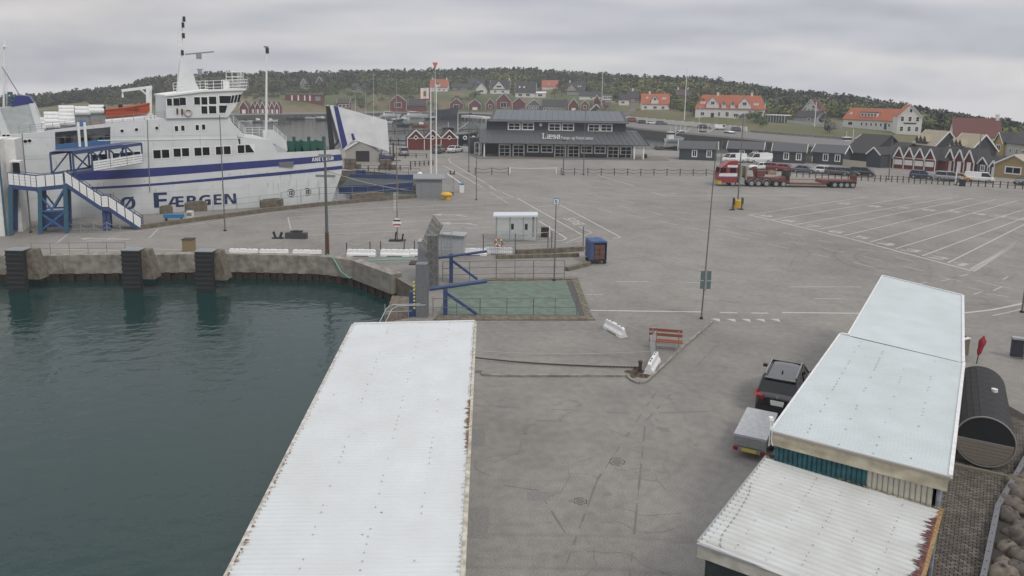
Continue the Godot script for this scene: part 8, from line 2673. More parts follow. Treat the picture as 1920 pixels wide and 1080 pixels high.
func yard_things() -> void:
	M.plastic = textured(mat(0.8, 0.81, 0.81, 0.45), M.grain, 1.5)
	var w := M.white_frame as Material
	# lamp posts and masts
	for e in [[p3(-45.97, 0.0, -70.06), 9.45, 0.07, "thin lamp post in front of the boarding bridge's legs"], [p3(-28.3, -0.0, -72.4), 11.33, 0.07, "thin lamp post in front of the letters on the ferry's hull"], [p3(-4.69, 0.0, -96.34), 9.88, 0.06, "thin lamp post right of the two white flagpoles"], [p3(-7.71, -0.0, -130.75), 10.87, 0.09, "grey lamp post at the terminal's left end"],
			[p3(8.71, -0.0, -127.97), 5.95, 0.12, "short lamp post in front of the terminal's sign, at the rope fence"], [p3(12.24, 0.0, -128.48), 10.96, 0.09, "tall lamp post in front of the terminal, right of its sign"], [p3(28.92, 0.0, -94.77), 11.8, 0.1, "lamp post on a yellow foot in the yard near the lorry's cab"], [p3(36.32, 0.0, -130.22), 6.33, 0.1, "lamp post with a flat head just left of the lorry's cab"],
			[p3(64.97, -0.0, -128.47), 7.98, 0.1, "lamp post left of the four gabled red boathouse"], [p3(87.92, 0.0, -141.13), 7.65, 0.12, "lamp post right of the three gabled red boathouse"], [p3(34.09, 0.0, -48.15), 3.93, 0.06, "dark post at the right edge beside the curved road line"]]:
		lamp_post(e[3], e[0], e[1], e[2], M.pole, {"arm": e[3].begins_with("short") or e[3].begins_with("lamp post with"), "group": "lamp posts of the harbour"})
	for e in [[p3(-13.72, 0.0, -124.77), 14.57, "left of two white flagpoles, carrying the flag"], [p3(-12.83, 0.0, -124.9), 14.84, "right of two white flagpoles, without a flag"]]:
		lamp_post(e[2], e[0], e[1], 0.14, w, {"called": "flagpole", "category": "flagpole", "group": "two white flagpoles"})
	for e in [[p3(49.72, 6.98, -427.0), 20.0, "white flag mast above the corner shop with the red balcony"], [p3(72.4, 3.03, -319.0), 22.0, "tall pale mast between the two orange roofed shore houses"], [p3(109.51, 3.01, -273.5), 9.0, "short white flagpole at the garden wall"], [p3(-55.15, 13.1, -530.0), 18.17, "mast behind the flag that carries the red triangle"]]:
		lamp_post(e[2], e[0], e[1], 0.2, w, {"called": "flagpole", "category": "mast"})
	var g := MB.new()
	var tm := thing("leading_mark", "red triangle topmark pointing down above the houses behind the flagpoles", "sea mark", p3(-55.15, 13.1, -530.0) + p3(0, 15.52, 0.4))
	g.prism(pts2([p2(-1.9, 4.6), p2(1.9, 4.6), p2(0, 0)]), -0.1, 0.1)
	part("triangle", g, mat(0.55, 0.05, 0.04, 0.6), tm)
	# house flag with red edges and a golden disc
	var fl := thing("flag", "white flag with red edges and a golden emblem flying from the left flagpole", "flag", p3(-13.89, 0.0, -124.75) + p3(0, 12.48, 0.1))
	var pw: float = 1.61
	for e in [[0.0, 1.0, 0.0, 1.0, 0.0, M.red, "red_border"], [0.08, 0.93, 0.1, 0.98, 0.02, M.white, "white_field"], [0.36, 0.64, 0.3, 0.72, 0.04, textured(mat(0.42, 0.27, 0.06, 0.7), M.grain2, 0.4), "emblem"]]:
		g = MB.new()
		for i in 8:
			var u := lerpf(e[0], e[1], i / 8.0)
			var v := lerpf(e[0], e[1], (i + 1) / 8.0)
			var f := func(x: float, y: float, dz: float) -> Vector3: return p3(-x * pw, y * pw * 1.25 - 0.1 * x, 0.12 * sin(x * 7.0) + dz)
			g.quad(f.call(u, e[2], e[4]), f.call(v, e[2], e[4]), f.call(v, e[3], e[4]), f.call(u, e[3], e[4]))
		part(e[6], g, e[5], fl)
	# rusty signal mast on the quay and the mast with a no-entry disc
	var t := lamp_post("thick grey-green signal mast with rusty foot and cross arm on the quay", p3(-15.4, 0.0, -61.11), 9.89, 0.15, textured(mat(0.13, 0.15, 0.14, 0.7), M.grain2, 1.0), {"called": "signal_mast", "category": "mast"})
	g = MB.new()
	g.rod(p3(0, 0, 0), p3(0, 2.2, 0), 0.18, 9, 0.16)
	part("rusty_foot", g, M.rust, t)
	g = MB.new()
	g.beam(p3(-0.8, 6.92, 0), p3(0.8, 6.92, 0), 0.1, 0.2)
	g.beam(p3(-0.5, 8.59, 0), p3(0.5, 8.59, 0), 0.25, 0.25)
	part("cross_arm", g, M.steel, t)
	t = lamp_post("slim mast with ladder rungs and an anchor-like foot on the quay lanes", p3(-10.72, 0.0, -68.73), 15.83, 0.06, textured(mat(0.28, 0.24, 0.2, 0.7), M.dirt, 1.0), {"called": "signal_mast", "category": "mast"})
	g = MB.new()
	for k in 12:
		g.bx(-0.32, 0.1, 3.0 + k * 0.14, 3.03 + k * 0.14, -0.02, 0.02)
	stuff(part("rung", g, w, t))
	g = MB.new()
	g.bx(-0.75, 0.75, 0, 0.15, -0.3, 0.3)
	g.beam(p3(-0.2, 0.1, 0), p3(-0.1, 0.9, 0), 0.12, 0.12)
	g.beam(p3(0.45, 0.1, 0), p3(0.55, 0.7, 0), 0.14, 0.14)
	part("weighted_foot", g, M.dark, t)
	var ne := thing("round_sign", "round red and white no-entry sign on the slim mast on the quay", "road sign", p3(-10.72, 0.0, -68.73) + p3(0, 1.78, 0.12))
	g = MB.new()
	g.disc(Vector3.ZERO, Vector3.BACK, 0.42, 0.03, 24)
	part("disc", g, w, ne)
	for y in [-0.2, 0.2]:
		g = MB.new()
		g.bx(-0.34, 0.34, y - 0.07, y + 0.07, 0.016, 0.026)
		part("red_band", g, M.red if y < 0 else M.dark, ne)
	# green direction sign on its post by the give way line
	t = lamp_post("tall thin post by the give way line that carries a grey-green sign", p3(12.08, 0.0, -45.58), 11.05, 0.05, M.pole, {"lean": p3(0.3, 0, 0), "group": "lamp posts of the harbour"})
	var sg := thing("road_sign", "grey-green sign seen from behind, of two plates, on the post by the give way line", "road sign", p3(12.12, 0.0, -45.58) + p3(0.08, 1.98, 0.06))
	for e in [[0.55, 1.15, "sign_plate"], [0.0, 0.5, "sign_plate"]]:
		g = MB.new()
		g.bx(-0.33, 0.33, e[0], e[1], -0.02, 0.02)
		part(e[2], g, mat(0.1, 0.15, 0.15, 0.5), sg)
	g = MB.new()
	g.bx(-0.06, 0.06, -0.1, 1.25, 0.02, 0.05)
	part("bracket", g, M.galv, sg)
	# bus stop: pole, sign, glass shelter, bin and life ring fence
	lamp_post("pole with the small bus stop sign left of the painted bus bay", p3(3.26, 0.0, -54.76), 5.78, 0.06, M.pole, {"called": "sign_post", "category": "sign post"})
	var bs := thing("bus_sign", "small square blue and white sign with a dark S on top of its pole", "sign", p3(3.26, 0.0, -54.76) + p3(0, 5.78, 0.05))
	g = MB.new()
	g.bx(-0.22, 0.22, 0, 0.5, -0.02, 0.02)
	part("plate", g, mat(0.1, 0.22, 0.38, 0.5), bs)
	g = MB.new()
	g.bx(-0.18, 0.18, 0.05, 0.43, 0.021, 0.03)
	part("white_panel", g, w, bs)
	lettering("S", 0.26, M.dark, bs, Transform3D(Basis.IDENTITY, p3(0, 0.24, 0.035)), true, false, 0.01, 1.3)
	var sh := thing("bus_shelter", "glass bus shelter with white flat roof and two dark stickers, near the bus bay", "bus shelter", p3(-1.47, 0.0, -69.21), -0.02)
	var px: float = 0.05
	g = MB.new()
	g.prism(pts2([p2(-0.3, 2.35), p2(78 * px, 2.45), p2(78 * px, 2.62), p2(-0.3, 2.52)]), -1.9, 0.2)
	part("roof", g, mat(0.55, 0.6, 0.64, 0.4), sh)
	var pane := mat(0.55, 0.65, 0.65, 0.04)
	pane.transparency = BaseMaterial3D.TRANSPARENCY_ALPHA
	pane.albedo_color.a = 0.22
	for k in 3:
		g = MB.new()
		g.bx(k * 25.5 * px + 0.03, (k + 1) * 25.5 * px - 0.03, 0.2, 2.3, -0.012, 0.012)
		part("glass_pane", g, pane, sh)
	for x in [0.0, 25.5 * px, 51 * px, 76.5 * px]:
		for z in [0.0, -1.6]:
			g = MB.new()
			g.bx(x - 0.035, x + 0.035, 0, 2.36, z - 0.03, z + 0.03)
			part("post", g, M.galv, sh)
	for x in [26.0, 52.0]:
		g = MB.new()
		g.bx(x * px + 0.1, x * px + 0.36, 1.2, 1.75, 0.015, 0.03)
		part("sticker", g, M.dark, sh)
	g = MB.new()
	g.bx(10 * px, 60 * px, 0.45, 0.5, -1.3, -0.9)
	part("bench_seat", g, M.steel, sh)
	g = MB.new()
	g.bx(68 * px, 72 * px, 0.2, 2.2, -1.65, -1.6)
	part("timetable", g, M.dark, sh)
	var bin := thing("litter_bin", "dark slatted litter bin with pale frame at the shelter's right end", "bin", p3(3.28, 0.0, -71.97))
	g = MB.new()
	g.bx(-0.4, 0.35, 0.05, 0.95, -0.3, 0.3)
	part("bin_body", g, M.dark, bin)
	for k in 5:
		g = MB.new()
		g.bx(-0.38, 0.3, 0.15 + k * 0.16, 0.22 + k * 0.16, 0.3, 0.32)
		part("slat", g, M.brown, bin)
	g = MB.new()
	g.bx(0.36, 0.45, 0, 1.0, -0.3, 0.32)
	part("frame", g, w, bin)
	var mf := thing("mesh_fence", "grey mesh fence panel with rails running right to the blue wagon", "fence")
	g = MB.new()
	railing(g, [p3(-2.43, 0.0, -63.09), p3(0.33, -0.0, -63.5)], 1.65, 9, 0.18, 0.012)
	stuff(part("mesh_panel", g, M.galv, mf))
	for x in [p3(-2.43, 0.0, -63.09), p3(0.33, -0.0, -63.5), p3(3.22, 0.0, -64.81), p3(3.55, 0.0, -64.83), p3(6.58, 0.0, -67.37)]:
		g = MB.new()
		g.rod(x, x + p3(0, 1.9, 0), 0.05, 7)
		part("post", g, M.pole, mf)
	g = MB.new()
	g.tube([p3(0.33, -0.0, -63.5) + p3(0, 1.8, 0), p3(3.22, 0.0, -64.81) + p3(0, 1.8, 0)], 0.03, 6)
	g.tube([p3(3.98, 0.0, -67.41), p3(6.67, 0.0, -70.12), p3(7.11, 0.0, -70.94), p3(8.14, -0.0, -72.37)], 0.04, 6)
	g.tube([p3(3.55, 0.0, -64.83) + p3(0, 1.7, 0), p3(6.58, 0.0, -67.37) + p3(0, 1.7, 0), p3(7.01, 0.0, -69.37) + p3(0, 1.5, 0)], 0.03, 6)
	part("rail", g, M.galv, mf)
	var lr := thing("life_ring", "faded orange life ring hanging on the mesh fence near the bus shelter", "life ring", p3(-1.1, 0.0, -63.18) + p3(0, 1.15, 0.1))
	g = MB.new()
	var ring := []
	for k in 18:
		ring.append(p3(0.31 * cos(TAU * k / 18), 0.31 * sin(TAU * k / 18), 0))
	g.tube(ring, 0.085, 8, -1, true)
	part("ring", g, textured(mat(0.42, 0.15, 0.09, 0.7), M.grain, 0.5), lr)
	for k in 4:
		g = MB.new()
		g.rod(ring[2 + k * 4] * 0.92, ring[3 + k * 4] * 1.02, 0.092, 8)
		part("reflective_band", g, w, lr)
	# blue luggage wagon
	var lw := thing("luggage_wagon", "blue covered luggage wagon with brown parcels inside, standing by the green deck", "wagon", p3(7.21, 0.0, -60.32), 0.16)
	lw.scale = Vector3.ONE * 0.94
	g = MB.new()
	g.bx(-0.72, 0.72, 0.32, 0.45, -1.0, 0.0)
	part("base", g, M.navy, lw)
	var canvas := textured(mat(0.055, 0.11, 0.24, 0.75), M.grain, 1.0)
	g = MB.new()
	g.prism(pts2([p2(-0.76, 1.92), p2(0.76, 1.92), p2(0.7, 2.06), p2(0.2, 2.12), p2(-0.1, 2.08), p2(-0.66, 2.08)]), -1.9, 0.05)
	part("canvas_roof", g, canvas, lw)
	g = MB.new()
	for x in [-0.74, 0.7]:
		g.bx(x, x + 0.04, 0.45, 1.92, -1.85, 0.0)
	g.bx(-0.72, 0.72, 0.45, 1.92, -1.88, -1.85)
	g.bx(-0.72, -0.45, 0.45, 1.92, -0.03, 0.0)
	part("canvas_side", g, canvas, lw)
	g = MB.new()
	g.bx(0.745, 0.76, 0.55, 1.8, -1.7, -0.15)
	part("dark_window", g, M.dark, lw)
	var pm := textured(mat(0.16, 0.085, 0.06, 0.85), M.grain2, 0.6)
	for k in 6:
		g = MB.new()
		var y := 0.47 + 0.44 * (k / 2)
		g.bx(-0.4 + 0.5 * (k % 2), 0.07 + 0.5 * (k % 2), y, y + 0.42, -0.5, 0.0 - 0.03 * (k % 3))
		part("parcel", g, pm, lw)
	for x in [-0.6, 0.6]:
		for z in [-0.15, -1.6]:
			wheel(lw, p3(x, 0.16, z), 0.16, 0.12, true)
	var wb := thing("white_bags", "two white upright sacks leaning between the concrete kerb and the blue wagon", "sack", p3(6.54, 0.0, -62.89))
	for k in 2:
		g = MB.new()
		g.blob(p3(0.36 * k - 0.1, 0.42 - 0.08 * k, 0.2 * k), p3(0.17, 0.44, 0.13), 10, 7)
		part("sack", g, M.white, wb)
	# concrete kerb blocks by the deck
	var kb := thing("kerb_blocks", "low stained concrete kerb blocks along the linkspan approach, below the mesh fence", "kerb")
	var kp := [p3(0.43, 0.0, -63.72), p3(3.35, -0.0, -64.6), p3(6.52, 0.0, -65.73)]
	for i in 2:
		for k in 3:
			g = MB.new()
			g.beam(kp[i].lerp(kp[i + 1], k / 3.0) + p3(0, 0.2, 0), kp[i].lerp(kp[i + 1], (k + 0.97) / 3.0) + p3(0, 0.2, 0), 0.4, 0.4)
			part("kerb_block", g, M.old_concrete, kb)
	for e in [[p3(4.4, 0.0, -57.9), p3(6.44, 0.0, -60.07)], [p3(-1.3, 0.0, -61.91), p3(5.83, 0.0, -63.26)]]:
		g = MB.new()
		g.beam(e[0] + p3(0, 0.15, 0), e[1] + p3(0, 0.15, 0), 0.35, 0.32)
		part("kerb_block", g, M.old_concrete, kb)
	# white barriers on the quay wall and on the island
	for e in [[p3(-22.59, 0.0, -60.6), "first white road barrier right of the right-hand black fender"], [p3(-20.02, 0.0, -60.58), "second white road barrier right of the right-hand black fender"], [p3(-17.22, 0.0, -60.58), "white road barrier just left of the rusty signal mast"], [p3(-12.76, 0.0, -61.1), "white road barrier just right of the rusty signal mast"], [p3(-9.94, 0.0, -61.3), "white road barrier under the no-entry sign"], [p3(-7.58, 0.0, -61.47), "white road barrier half hidden by the gate tower's cabin"], [p3(-3.35, 0.0, -62.18), "white road barrier just right of the machine hut, behind the blue strut"], [p3(-1.14, 0.0, -62.76), "white road barrier in front of the life ring"]]:
		barrier(e[1], e[0] + p3(0, 0, -1.0), p2(1, 0.01), 2.45)
	var b0: Vector3 = p3(5.69, 0.0, -43.73)
	var b1: Vector3 = p3(6.7, 0.0, -41.4)
	barrier("white road barrier lying askew on the kerbed island near the green deck", (b0 + b1) * 0.5, p2(b1.x - b0.x, b1.z - b0.z).normalized(), 2.0)
	b0 = p3(6.87, -0.0, -35.54)
	b1 = p3(7.96, 0.0, -38.31)
	barrier("white road barrier at the island's rounded tip beside the mesh gate", (b0 + b1) * 0.5, p2(b1.x - b0.x, b1.z - b0.z).normalized(), 2.0)
	# chain posts behind the barriers
	chain_fence("four thin black posts with a light chain behind the barriers by the no-entry mast", [p3(-14.18, 0.0, -62.87), p3(-12.27, 0.0, -63.44)], 1, 1.0, [1.0], 0.25, M.dark, M.galv, 0.035)
	chain_fence("three thin black posts right of the no-entry mast's foot behind the barriers", [p3(-11.36, 0.0, -63.51), p3(-9.34, 0.0, -63.66), p3(-8.49, 0.0, -63.94)], 1, 1.05, [1.0], 0.3, M.dark, M.galv, 0.035)
	# planters and blocks on the quay lanes
	var pb := thing("tyre_block", "dark heavy block with timber on top lying on the quay lanes", "block", p3(-20.36, 0.0, -68.98), -0.03)
	g = MB.new()
	g.bx(-1.0, 1.0, 0, 0.55, -0.6, 0.0)
	part("block", g, mat(0.05, 0.055, 0.06, 0.8), pb)
	for k in 4:
		g = MB.new()
		g.beam(p3(-0.6 + k * 0.3, 0.6, -0.5), p3(-0.1 + k * 0.25, 0.75, -0.2), 0.12, 0.12)
		part("timber", g, M.brown, pb)
	for e in [[p3(-22.06, 0.0, -69.1), "small black mooring cleat left of the dark heavy block"], [p3(-10.24, 0.0, -126.09), "brown rounded mooring bollard by the road line near the flagpoles"]]:
		var bo := thing("mooring_bollard", e[1], "bollard", e[0])
		g = MB.new()
		g.bx(-0.5, 0.5, 0, 0.1, -0.25, 0.25)
		g.rod(p3(-0.2, 0.05, 0), p3(-0.4, 0.65, 0), 0.12, 8)
		g.rod(p3(0.2, 0.05, 0), p3(0.4, 0.6, 0), 0.12, 8)
		part("cleat", g, M.dark if e[1].begins_with("small") else M.brown, bo)
	var bb := thing("blue_bench", "bright blue bench-like trough beside the berth wall at the stair's foot", "bench", p3(-35.68, 0.0, -77.59), 0.18)
	g = MB.new()
	g.bx(-0.95, 0.95, 0.32, 0.7, -0.3, 0.3)
	part("trough", g, textured(mat(0.03, 0.2, 0.42, 0.5), M.grain, 1.0), bb)
	for x in [-0.75, 0.75]:
		g = MB.new()
		g.bx(x - 0.05, x + 0.05, 0, 0.34, -0.25, 0.25)
		part("leg", g, M.dark, bb)
	var wh := thing("white_cabinet", "small white and grey cabinet right of the blue trough", "cabinet", p3(-34.28, 0.0, -78.38))
	g = MB.new()
	g.bx(-0.3, 0.3, 0, 0.95, -0.25, 0.25)
	part("body", g, M.white, wh)
	g = MB.new()
	g.bx(-0.26, 0.26, 0.45, 0.8, 0.25, 0.27)
	part("panel", g, M.steel, wh)
	var wbx := thing("wooden_box", "upright tan wooden box standing behind the quay wall by the right fender", "box", p3(-27.68, 0.0, -62.74))
	g = MB.new()
	g.bx(-0.42, 0.42, 0, 1.1, -0.4, 0.4)
	part("box", g, textured(mat(0.26, 0.21, 0.115, 0.85), M.grain, 0.8), wbx)
	g = MB.new()
	g.bx(-0.46, 0.46, 1.1, 1.16, -0.44, 0.44)
	part("lid", g, M.brown, wbx)
	# blue ferry ramp, its shed and the yellow bollard
	var fr := thing("ferry_ramp", "blue steel ferry ramp with dark deck beyond the berth fence", "ramp")
	g = MB.new()
	var ra: Vector3 = p3(-24.07, 0.0, -104.18)
	var rb: Vector3 = p3(-13.87, 0.0, -105.41)
	g.beam(ra + p3(0, 0.2, 1.5), rb + p3(0, 0.7, 1.5), 0.3, 1.1)
	g.beam(ra + p3(0, 1.2, -5.5), rb + p3(0, 1.1, -5.5), 0.3, 0.9)
	part("side_girder", g, M.blue_steel, fr)
	g = MB.new()
	g.quad(ra + p3(0, 0.5, 1.3), rb + p3(0, 0.7, 1.3), rb + p3(0, 0.8, -5.4), ra + p3(0, 1.2, -5.4), Vector3.UP)
	part("ramp_deck", g, textured(mat(0.09, 0.11, 0.12, 0.8), M.dirt, 2.0), fr)
	g = MB.new()
	g.box(p3(-23.08, 0.0, -111.08) + p3(0, 1.4, -2), p3(1.3, 1.0, 1.0))
	part("winch_housing", g, M.blue_steel, fr)
	g = MB.new()
	railing(g, [ra + p3(2.0, 1.4, -5.5), rb + p3(0, 1.4, -5.5)], 1.1, 2, 1.8, 0.03)
	part("ramp_rail", g, M.dark, fr)
	var gs := house("grey_hut", "grey metal control hut with flat gabled roof beside the blue ferry ramp", p3(-12.69, 0.0, -97.43), p3(-9.28, 0.0, -97.81), 2.6, 2.55, 0.35, mat(0.22, 0.23, 0.24, 0.6), M.steel, {"category": "hut", "doors": [[0.22, 1.1, 2.0, M.steel], [0.55, 0.9, 2.0, M.steel]]})
	g = MB.new()
	g.blob(p3(0.5, 3.0, -1.6), p3(0.35, 0.3, 0.35), 10, 6)
	part("white_dome", g, w, gs)
	var yb := thing("yellow_bollard", "yellow mushroom shaped mooring bollard at the end of the berth wall", "bollard", p3(-8.59, 0.0, -96.4))
	g = MB.new()
	g.rod(p3(0.2, 0, 0), p3(0.2, 0.35, 0), 0.35, 12)
	g.blob(p3(0, 0.62, 0), p3(0.82, 0.38, 0.5), 12, 8)
	part("head", g, M.yellow, yb)
	var bg := thing("boom_gate", "white lifting boom with a white and blue drive post beside the road", "barrier gate", p3(-7.05, 0.0, -103.37))
	g = MB.new()
	g.bx(-0.3, 0.3, 0, 1.1, -0.25, 0.25)
	part("drive_post", g, w, bg)
	g = MB.new()
	g.bx(-0.32, 0.32, 1.1, 1.3, -0.27, 0.27)
	part("blue_cap", g, mat(0.03, 0.2, 0.4, 0.5), bg)
	g = MB.new()
	g.beam(p3(-0.2, 1.3, 0), p3(-10.31, 0.0, -117.57) - p3(-7.05, 0.0, -103.37) + p3(0, 1.0, 0), 0.12, 0.16)
	part("boom", g, w, bg)
	for e in [[p3(-28.56, 0.0, -133.06), "stack of brownish net crates left on the far side of the basin"], [p3(-22.11, -0.0, -132.19), "tan boxes under the forklift on the far side of the basin"], [p3(-28.98, 0.0, -154.82), "low brown shelter roof beside the forklift"]]:
		var st := thing("crate_stack", e[1], "crates", e[0])
		for k in 5:
			g = MB.new()
			g.box(p3((k % 3) * 1.0 - 1.0, 0.45 + 0.9 * (k / 3), 0), p3(0.95, 0.85, 0.95), Basis(Vector3.UP, 0.1 * k))
			part("crate", g, textured(mat(0.21, 0.18, 0.145, 0.9), M.dirt, 1.0), st)
	for e in [[p3(-26.9, 0.0, -128.77), p3(-18.09, -0.0, -131.89), "weathered timber rail on the basin's far side, left part"], [p3(-28.98, 0.0, -154.82), p3(-18.12, 0.0, -156.78), "weathered timber rail behind the forklift"], [p3(-18.99, 0.0, -138.46), p3(-15.11, 0.0, -141.12), "low timber rail at the flagpoles' foot"]]:
		chain_fence(e[2], [e[0], e[1]], 5, 0.95, [0.95, 0.5], 0.0, M.brown, M.brown, 0.09)
	# mooring lines from the bow
	for e in [[p3(-26.0, 4.6, -94.0), p3(-10.52, 0.0, -100.25), "pale mooring rope from the ferry's bow to the control hut"], [p3(-25.4, 4.8, -95.0), p3(-14.24, 0.0, -123.09), "dark upper mooring rope from the bow to the quay beyond the ramp"]]:
		g = MB.new()
		var q := []
		for k in 9:
			q.append(e[0].lerp(e[1] + p3(0, 0.3, 0), k / 8.0) - p3(0, 0.7 * sin(PI * k / 8.0), 0))
		g.tube(q, 0.05, 5)
		tag(part("mooring_rope", g, M.rope if e[2].begins_with("pale") else M.dark, self), e[2], "rope")
	g = MB.new()
	g.tube([p3(-15.69, 0.0, -61.91) + p3(0, 0.4, 0.5), p3(-14.56, 0.0, -60.57) + p3(0, 0.2, 0.7), p3(-13.91, 0.0, -60.61) + p3(0, -0.7, 1.2), p3(-13.16, 0.0, -60.67) + p3(0, -1.2, 1.5), p3(-12.34, 0.0, -60.52) + p3(0, -0.8, 1.3), p3(-11.61, 0.0, -60.18) + p3(0, 0.25, 0.9), p3(-10.11, 0.0, -59.89) + p3(0, 0.35, 0.5), p3(-8.01, 0.0, -59.65) + p3(0, 0.35, 0)], 0.06, 6)
	tag(part("hanging_hose", g, mat(0.16, 0.38, 0.32, 0.6), self), "green and orange hose drooping over the quay wall beside the rusty mast", "hose")
	# fences of the yard
	chain_fence("short dark rope fence left of the gap before the terminal", [p3(-6.34, 0.0, -125.83), p3(-0.74, 0.0, -126.62)], 2, 1.25, [0.95, 0.45], 0.22, M.dark, M.brown)
	chain_fence("long dark rope fence between the yard and the terminal's forecourt", [p3(8.34, 0.0, -127.92), p3(36.12, 0.0, -130.19)], 12, 1.2, [0.92, 0.45], 0.22, M.dark, M.brown)
	chain_fence("long brown post and rail fence from the low loader to the picture's right edge", [p3(48.99, 0.0, -131.16), p3(61.22, 0.0, -125.63), p3(71.67, 0.0, -121.85), p3(83.73, 0.0, -116.59)], 13, 1.1, [0.9, 0.5], 0.04, M.brown, M.brown)
	chain_fence("white chain barrier across the gap before the terminal", [p3(-0.48, 0.0, -128.34), p3(7.6, 0.0, -129.51)], 1, 1.1, [0.95], 0.1, w, w, 0.09)
	# yellow foot and the two dark stands at the lamp post in the yard
	var yf := thing("lamp_footing", "square yellow concrete foot of the lamp post in the yard", "concrete foot", p3(28.38, 0.0, -92.93))
	g = MB.new()
	g.tube([Vector3.ZERO, p3(0, 1.0, 0)], 0.62, 4, 0.5)
	part("foot", g, M.yellow, yf)
	for e in [[p3(27.24, 0.0, -91.1), M.dark, "dark post on a foot left of the yellow lamp post foot"], [p3(28.46, 0.0, -91.65), mat(0.05, 0.09, 0.03, 0.7), "dark post with a green panel right of the yellow lamp post foot"]]:
		var st := thing("marker_post", e[2], "marker post", e[0])
		g = MB.new()
		g.rod(p3(0, 0, 0), p3(0.05, 1.55, 0), 0.1, 8)
		g.box(p3(0.05, 1.05, 0.05), p3(0.3, 0.75, 0.12))
		part("post_and_panel", g, e[1], st)
		g = MB.new()
		g.box(p3(-0.1, 0.06, 0), p3(0.6, 0.12, 0.4))
		part("foot", g, M.dark, st)
	var wbn := thing("litter_bin", "black litter bin at the fence under the white post on the right", "bin", p3(73.04, 0.0, -120.62))
	g = MB.new()
	g.bx(-0.35, 0.35, 0, 1.1, -0.3, 0.3)
	part("bin_body", g, M.black, wbn)
	lamp_post("short white post beside the grey estate car at the right hand fence", p3(73.16, 0.0, -122.75), 2.6, 0.13, w, {"called": "white_post", "category": "post"})

